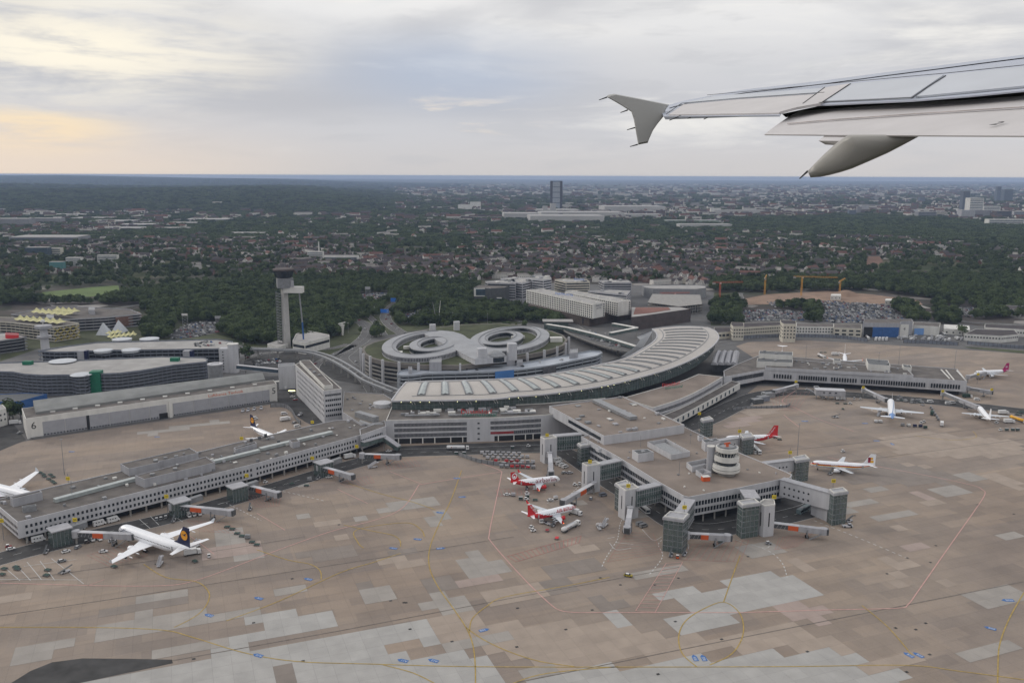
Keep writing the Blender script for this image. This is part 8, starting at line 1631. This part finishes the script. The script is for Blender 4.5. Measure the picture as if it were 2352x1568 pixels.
# houses
def housem(w, l_, h, rh, wall, roof):
    a = MB().box((0, 0, h / 2), (l_, w, h)); a.add([(-l_ / 2, -w / 2, h), (-l_ / 2, w / 2, h), (-l_ / 2, 0, h + rh), (l_ / 2, -w / 2, h), (l_ / 2, w / 2, h), (l_ / 2, 0, h + rh)], [(0, 2, 1), (3, 4, 5)])
    b_ = MB(); o_ = .5
    for s_ in (-1, 1): b_.add([(-l_ / 2 - .3, s_ * (w / 2 + o_), h - .3), (l_ / 2 + .3, s_ * (w / 2 + o_), h - .3), (l_ / 2 + .3, 0, h + rh + .15), (-l_ / 2 - .3, 0, h + rh + .15)], [(0, 1, 2, 3)])
    w_ = MB()
    for s_ in (-1, 1):
        for k in range(max(2, int(l_ / 3))):
            for zz in (1.5, 4.2)[: (2 if h > 5 else 1)]: w_.box((-l_ / 2 + (k + .5) * l_ / max(2, int(l_ / 3)), s_ * (w / 2 + .03), zz), (1.1, .1, 1.2))
    for s_ in (-1, 1): w_.box((s_ * (l_ / 2 + .03), 0, h + rh * .25), (.1, 1.2, 1.2)); w_.box((s_ * (l_ / 2 + .03), w * .22, 2), (.1, 1.2, 1.3))
    ms = []
    for nm, mb_, m in (('wall', a, wall), ('roof', b_, roof), ('windows', w_, GLASS)): me = bpy.data.meshes.new(nm); me.from_pydata(mb_.v, [], mb_.f); me.materials.append(m); ms.append(me)
    al = MB().add(a.v, a.f, 0).add(b_.v, b_.f, 1).add(w_.v, w_.f, 2); me = bpy.data.meshes.new('house'); me.from_pydata(al.v, [], al.f)
    for m in (wall, roof, GLASS): me.materials.append(m)
    me.polygons.foreach_set('material_index', al.m); return ms, me
WR = mat('white_house_wall', (.58, .56, .53), .8, .06)
HV = [housem(9, 11, 5.5, 4.5, WR, TILED), housem(9, 13, 5.5, 4.5, WR, TILEB), housem(10, 24, 6, 4.8, WR, TILED), housem(9, 12, 5.2, 5, BRICK, TILED), housem(10, 30, 6, 4.5, CREAM, TILEB), housem(10, 34, 8.5, 4.5, WR, TILER), housem(10, 18, 5.5, 4.6, BRICK, TILEB), housem(12, 40, 9, 1.0, WR, ROOFG), housem(10, 26, 8, 4, BRICK, TILED)]
for _ in range(16000):
    x, y = rnd.uniform(-40, 2392), 462 + 196 * rnd.random() ** .7
    if any(inpoly(x, y, P) for P in DENSE) or inpoly(x, y, SITE) or not free(x, y): continue
    p = G(x, y)
    if y > 632 and (x < 930): continue
    if y > 575 and x < 640 and rnd.random() < .45: continue
    if terr(p.x, p.y) > 5: continue
    lim = .33 + (.35 if 592 < y < 645 and 640 < x < 1700 else 0) - dens(x, y) * .9 + (.22 if y < 505 and x > 1250 else 0) + (.15 if 560 < y < 640 and 700 < x < 1700 else 0) - (.12 if x > 1700 and y > 520 else 0)
    if rnd.random() > lim: continue
    a = round((NZ.noise((p.x / 500, p.y / 500, 9)) * 3) * 3) / 3 + rnd.choice([0, 0, 1.57]) + rnd.uniform(-.08, .08)
    g_ = 18
    houses.append((p.x, p.y, 0, a, rnd.uniform(.85, 1.2) * (1 + max(0, (520 - y)) / 90), rnd.choice([0, 0, 0, 1, 1, 2, 2, 3, 3, 4, 6, 7, 8, 8, 0, 5][:15 + (rnd.random() < .5)]), y))
for _ in range(9000):
    x, y = rnd.uniform(-40, 2392), 424 + 82 * rnd.random()
    p = G(x, y)
    if any(inpoly(x, y, P) for P in DENSE[:5]) or terr(p.x, p.y) > 4 or not free(x, y): continue
    if rnd.random() > (.9 if x > 1500 else .6 if x > 900 else .3) * (1 if y < 490 else .5) * (.6 + dens(x * .7, y) * .9): continue
    houses.append((p.x, p.y, 0, rnd.choice([0, .3, 1.2]), rnd.uniform(1.0, 1.9) * (1.5 if y < 450 else 1), rnd.choice([2, 4, 4, 5, 6, 7, 7, 8, 8, 8]), y))
houses.sort(key=lambda t_: -t_[6]); seen = {}; hs_ = []
for h_ in houses:
    c_ = 13 if h_[6] > 560 else 22 if h_[6] > 480 else 36; key = (int(h_[0] / c_ / 1.4), int(h_[1] / c_ / 1.4))
    if key in seen: continue
    seen[key] = 1; hs_.append(h_)
HL = ['white walled', 'white walled brown roofed', 'long white terraced', 'red brick', 'long cream terraced', 'long red roofed white', 'brown roofed brick', 'flat roofed white', 'long dark roofed brick']
for (x, y, z, r_, s_, k, _) in hs_[:300]:
    t = bpy.data.objects.new('house', None); COL.objects.link(t); t.location = (x, y, 0); t.rotation_euler.z = r_; t.scale = (s_,) * 3; tag(t, '%s house in the suburb behind the airport' % HL[k], 'house', HL[k] + ' houses in the suburb')
    for me in HV[k][0]: o = bpy.data.objects.new(me.name.split('.')[0], me); COL.objects.link(o); o.parent = t
scatter('distant_town', 'far suburb houses and city blocks beyond the nearer houses', 'town', [h_[1] for h_ in HV], hs_[300:])
# parked cars
def carm(m):
    b_ = MB(); loft_box(b_, [(2.15, .8, .3, .7), (.9, .88, .28, .95), (-1.8, .88, .28, .98), (-2.1, .82, .3, .8)], 0); loft_box(b_, [(1.0, .78, .94, .96), (.3, .72, .94, 1.38), (-1.2, .72, .96, 1.42), (-1.8, .76, .96, .98)], 1); b_.box((-.4, 0, 1.43), (1.5, 1.3, .05), mi=0)
    for x in (1.35, -1.3): b_.box((x, 0, .31), (.6, 1.72, .6), mi=2)
    me = bpy.data.meshes.new('parked_car'); me.from_pydata(b_.v, [], b_.f)
    for q_ in (m, GLASS, RUBBER): me.materials.append(q_)
    me.polygons.foreach_set('material_index', b_.m); return me
CN = [('silver', METAL), ('white', CARW), ('black', BLACK), ('dark blue', BLUE), ('grey', MGREY), ('red', REDD), ('dark grey', DGREY), ('pale silver', LGREY)]; CM = [carm(m) for _, m in CN]; cars = []
for li, (P, z) in enumerate(LOTS):
    W3 = [tuple(G(x, y, z)[:2]) for x, y in P]; c = cen(W3); a = (APR + .25 if li > 2 else .05) if z < 5 or z > 15 else -.6; ca, sa = math.cos(a), math.sin(a); rad = max((Vector((*p, 0)) - Vector((c.x, c.y, 0))).length for p in W3); v = -rad; row = 0
    while v < rad:
        u = -rad
        while u < rad:
            x, y = c.x + u * ca - v * sa, c.y + u * sa + v * ca
            if inpoly(x, y, W3) and rnd.random() < (.88 if z == 0 else .45): cars.append((x, y, z + (.12 if z == 0 else .05), a + math.pi / 2 + rnd.uniform(-.04, .04) + (math.pi if rnd.random() < .5 else 0), 1.0, rnd.choice([0, 0, 0, 1, 1, 1, 2, 2, 2, 3, 4, 4, 4, 5, 6, 6, 7, 7, 7]), li))
            u += 2.75
        v += 5.4 if row % 2 == 0 else 11.5; row += 1
for px_, n_, off_ in (([(837, 864), (800, 806), (845, 760), (821, 736)], 6, 3), ([(917, 690), (885, 728), (899, 748), (925, 766)], 9, 3), ([(546, 830), (600, 812), (680, 806)], 5, 2), ([(728, 836), (770, 815)], 2, 2)):
    for p in resample(P2(px_), n_): cars.append((p.x + rnd.uniform(-3, 3), p.y, .1, 1.2, 1.0, rnd.choice([0, 1, 2, 5]), 20))
for x, y in ((985, 847), (1055, 850), (1070, 849), (1095, 850), (1200, 842), (1290, 827), (1240, 832)): p = G(x, y, 15); cars.append((p.x, p.y, 15.15, rnd.random() * 3, 1, rnd.choice([0, 1, 2, 6]), 21))
cars.sort(key=lambda q_: q_[1] + (0 if q_[6] != 20 else -400)); LB = {10: ('on the pale roof deck of the oval ramp car park', 'cars on the roof deck'), 11: ('on the raised drop off deck behind the hall', 'cars on the drop off deck'), 20: ('driving on the roads behind the terminal', 'cars on the roads'), 21: ('on the blue grey roof deck behind the curved hall', 'cars on the blue grey deck'), 3: ('in the car park between the trees on the left', 'cars in the left car park'), 5: ('in the small lot behind the service block', 'cars in the small lot')}
for q_ in cars[:300]:
    o = bpy.data.objects.new('parked_car', CM[q_[5]]); COL.objects.link(o); o.location = q_[:3]; o.rotation_euler.z = q_[3]; lb = LB.get(q_[6], ('in the big car park beyond the old terminal', 'cars in the big car park')); tag(o, '%s car %s' % (CN[q_[5]][0], lb[0]), 'car', CN[q_[5]][0] + ' ' + lb[1])
scatter('more_parked_cars', 'crowded far rows of parked cars in the big car parks', 'parked cars', CM, cars[300:])
print('counts', len(trees), len(groups_), len(hs_), len(cars))
# ================================================================== THE WING OUTSIDE THE CABIN WINDOW
WP, WS, WQ = 1.36, .123, .244
def W(x, y, dp=0.0): d = ray(x, y); return EYE + d * ((WP + dp) / (WS * d.y + WQ * d.x - d.z))
WU = Vector((-WQ, -WS, 1)).normalized()
wg = thing('aircraft_wing', 'pale grey airliner wing with winglet and lowered flap reaching in from the right', 'aircraft wing', W(2200, 230))
WM1 = mat('wing_paint', (.40, .43, .50), .5, .05, 1.5, spec=.3); WM2 = mat('flap_paint', (.52, .50, .50), .55, .06, 2.0, spec=.25); WM3 = mat('spoiler_paint', (.44, .465, .51), .38, .06, 1.2, spec=.4); WM4 = mat('fence_paint', (.40, .40, .39), .45, .05, 1); SEAM = mat('panel_seam', (.05, .05, .055), .7, .05)
def shell(name, pts, th, m, parent, dp=0.0, edge=.06, lift=0.0, ths=None):
    top = [W(x, y, dp) + WU * lift for x, y in pts]; c = sum(top, Vector()) / len(top); b = MB(); n = len(top)
    inner = [p - WU * (ths[i] if ths else th) + (c - p).normalized() * (edge if not ths else ths[i] * .5) for i, p in enumerate(top)]
    b.add(top + inner, [tuple(range(n)), tuple(range(n, 2 * n))[::-1]] + [((i + 1) % n, i, n + i, n + (i + 1) % n) for i in range(n)]); o = b.build(name, m, parent)
    return o
LE = [(2420, 118), (2352, 126), (2260, 137.5), (2164, 150), (2030, 167), (1903, 184), (1800, 196), (1716, 205), (1680, 211), (1641, 218.6), (1600, 226), (1575, 231), (1550, 237), (1537, 241)]
TIP = [(1528, 248), (1520, 257), (1524, 268)]
REAR = [(1600, 267.6), (1700, 266.6), (1791, 265.5), (1793, 260), (1845, 243.5), (1882, 241.4), (1990, 236), (2098, 231), (2230, 220), (2352, 208), (2420, 202)]
shell('wing_panel', LE + TIP + REAR, .22, WM1, wg, edge=.12, ths=[.16] * len(LE) + [.05] * 3 + [.015] * len(REAR))
b = MB()      # rounded leading edge
for i in range(len(LE) - 1):
    a, c = W(*LE[i]), W(*LE[i + 1]); a2, c2 = W(LE[i][0], LE[i][1] + 9), W(LE[i + 1][0], LE[i + 1][1] + 9)
    f0, f1 = (a - a2), (c - c2); b.quad(a2 + WU * .012, c2 + WU * .012, c - WU * .03, a - WU * .03); b.quad(a - WU * .03, c - WU * .03, c - WU * .16, a - WU * .16)
b.build('slat', WM1, wg)
shell('spoiler', [(2420, 153), (2352, 158), (2178, 175.5), (2104, 226.5), (2230, 215), (2352, 203), (2420, 196)], .02, WM3, wg, lift=.024, edge=.0); shell('spoiler', [(2168, 176.5), (1957, 196.5), (1893, 236.5), (2093, 228)], .02, WM3, wg, lift=.024, edge=.0)
shell('aileron', [(1893, 218.8), (1700, 231), (1570, 243), (1536, 266.5), (1700, 264.5), (1789, 263), (1840, 243.5)], .02, WM2, wg, lift=.02, edge=.0); shell('wing_strip', [(1890, 206), (1640, 223.5), (1571, 240), (1700, 229.5), (1896, 216.5), (1905, 205)], .02, WM3, wg, lift=.02, edge=.0)
shell('wing_fillet', [(1952, 197), (1897, 205.5), (1848, 242), (1793, 262), (1830, 252), (1884, 242.5)], .03, WM2, wg, lift=.028, edge=.0)
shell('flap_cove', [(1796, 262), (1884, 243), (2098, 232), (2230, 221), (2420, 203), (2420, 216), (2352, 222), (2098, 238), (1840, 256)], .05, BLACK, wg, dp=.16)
fl = [(2420, 216), (2352, 220.6), (2230, 229), (2098, 236.4), (1915, 250), (1838.5, 254.7), (1812, 268), (1780, 290), (1755.4, 309), (1880, 310), (2050, 310.8), (2200, 311.5), (2420, 312.5)]
fo = shell('flap', fl, .10, WM2, wg, dp=.10, edge=.03, ths=[.09] * 6 + [.05, .02] + [.012] * 5)
b = MB(); rr = [(2420, 243), (2352, 246), (2098, 262), (1915, 275), (1810, 284)]
for i in range(4): b.beam(W(*rr[i], .085), W(*rr[i + 1], .085), .03, .008)
b.build('flap_crease', mat('scuffed_paint', (.40, .36, .35), .5, .3, 4), fo)
text(fo, '2', W(2291, 283.7, .08), W(2310, 284, .08) - W(2280, 284, .08), W(2291, 270, .08) - W(2291, 290, .08), .16, SEAM, 'number', .001)
shell('flap_tab', [(1895, 311), (1950, 312), (1937, 324), (1880, 323.5)], .05, WM2, wg, dp=.12)
b = MB()
for ln in ([(2420, 150), (2352, 156.3), (2178, 174), (2100, 180.5), (1890, 199), (1625, 222.7)], [(2172.6, 180), (2135, 204), (2098, 230)], [(1893.7, 217.7), (1700, 230), (1566.6, 241.4), (1531, 267)], [(1954, 197.8), (1890, 240)], [(1895, 206), (1845, 243.5)], [(1882, 241.5), (1990, 236.4), (2098, 231)]):
    for i in range(len(ln) - 1): b.beam(W(*ln[i]) + WU * .03, W(*ln[i + 1]) + WU * .03, .011, .006)
b.build('panel_seam', SEAM, wg)
def Y(x, y, d0): d = ray(x, y); return EYE + d * (d0 / d.y)
def slabv(name, pts, d0, th, m, par=None, mid=None):
    a = [Y(x, y, d0) for x, y in pts]; n = len(a); c = sum(a, Vector()) / n; b = MB(); f = [p + (c - p) * .06 - Vector((0, th / 2, 0)) for p in a]; g = [p + (c - p) * .06 + Vector((0, th / 2, 0)) for p in a]
    b.add(a + f + g, [tuple(range(n, 2 * n)), tuple(range(2 * n, 3 * n))[::-1]] + [(i, (i + 1) % n, n + (i + 1) % n, n + i) for i in range(n)] + [((i + 1) % n, i, 2 * n + i, 2 * n + (i + 1) % n) for i in range(n)]); return b.build(name, m, par or wg)
slabv('winglet', [(1393, 221.5), (1398, 218), (1411, 215.7), (1470, 227), (1537.5, 240.6), (1529, 252), (1524, 268), (1510, 285), (1500, 299.5), (1492, 317), (1487.7, 328.6), (1466, 332.7), (1461, 305), (1456, 275), (1450, 256), (1425, 240)], 14.45, .10, WM4)
# flap track fairing: a canoe hanging under the flap
top = [(2116, 309), (2060, 309), (2010, 309), (1950.6, 309.5), (1935, 318), (1915, 334), (1890, 357), (1870, 377), (1855, 393)]; bot = [(2112, 313), (2075, 333), (2039.8, 351.4), (2000, 369), (1956.8, 387.5), (1930, 396), (1905, 402.5), (1885, 406.5), (1862, 408)]
b = MB(); n = len(top); A_ = [Y(x, y, 8.1 + .10 * i) for i, (x, y) in enumerate(top)]; B_ = [Y(x, y, 8.1 + .10 * i) for i, (x, y) in enumerate(bot)]; rings_ = []
for i in range(n):
    c = (A_[i] + B_[i]) / 2; h = (A_[i] - B_[i]) / 2; w = .12 * (1 - .25 * i / n); rg = []
    for k in range(12): an = 2 * math.pi * k / 12; rg.append(c + h * (abs(math.cos(an)) ** .45 * (1 if math.cos(an) > 0 else -1)) + Vector((.35, 1, 0)).normalized() * w * math.sin(an))
    rings_ += rg
b.add(rings_, [(i * 12 + k, i * 12 + (k + 1) % 12, (i + 1) * 12 + (k + 1) % 12, (i + 1) * 12 + k) for i in range(n - 1) for k in range(12)] + [tuple(range(12)), tuple((n - 1) * 12 + k for k in range(12))[::-1]]); b.build('flap_track_fairing', mat('fairing_paint', (.36, .35, .33), .4, .06, 1.5), wg, smooth=True)
for (x0, y0, x1, y1, d0) in ((1568.6, 264.2, 1537.5, 276.7, 13.3), (1608, 262.2, 1579, 272.6, 12.9), (1647.5, 260, 1616.4, 274.2, 12.4), (1394.3, 223.5, 1375.6, 230.2, 14.4), (1442, 253, 1425, 259, 14.4), (1458.6, 293.3, 1440, 298.7, 14.4), (1464.9, 332, 1447, 337, 14.4), (1855.9, 393, 1836.4, 410.7, 8.95)): MB().tube([Y(x0, y0, d0), Y(x1, y1, d0)], [.012, .006], 5).build('static_wick', SEAM, wg)

# ================================================================== HAZE
hz = bpy.data.materials.new('haze'); hz.use_nodes = True; t = hz.node_tree; t.nodes.remove(t.nodes['Principled BSDF']); v = t.nodes.new('ShaderNodeVolumePrincipled'); v.inputs['Color'].default_value = (.45, .58, .84, 1); v.inputs['Density'].default_value = 4.6e-5; v.inputs['Anisotropy'].default_value = .1
t.links.new(v.outputs[0], t.nodes['Material Output'].inputs['Volume'])
o = MB().box((0, 0, (H + 4 - 3) / 2), (104000, 104000, H + 4 + 3)).build('haze', hz); o['kind'] = 'stuff'; o['label'] = 'thin bluish haze over the whole landscape'

# lettering curves become plain meshes (and any name or label check sees real geometry)
bpy.context.view_layer.update(); dg = bpy.context.evaluated_depsgraph_get()
fonts = [o for o in bpy.data.objects if o.type == 'FONT']; new = []
for o in fonts: new.append((o, bpy.data.meshes.new_from_object(o.evaluated_get(dg))))
for o, me in new:
    n = bpy.data.objects.new(o.name, me); nm = o.name; COL.objects.link(n); n.parent = o.parent; n.matrix_local = o.matrix_local; bpy.data.objects.remove(o); n.name = nm
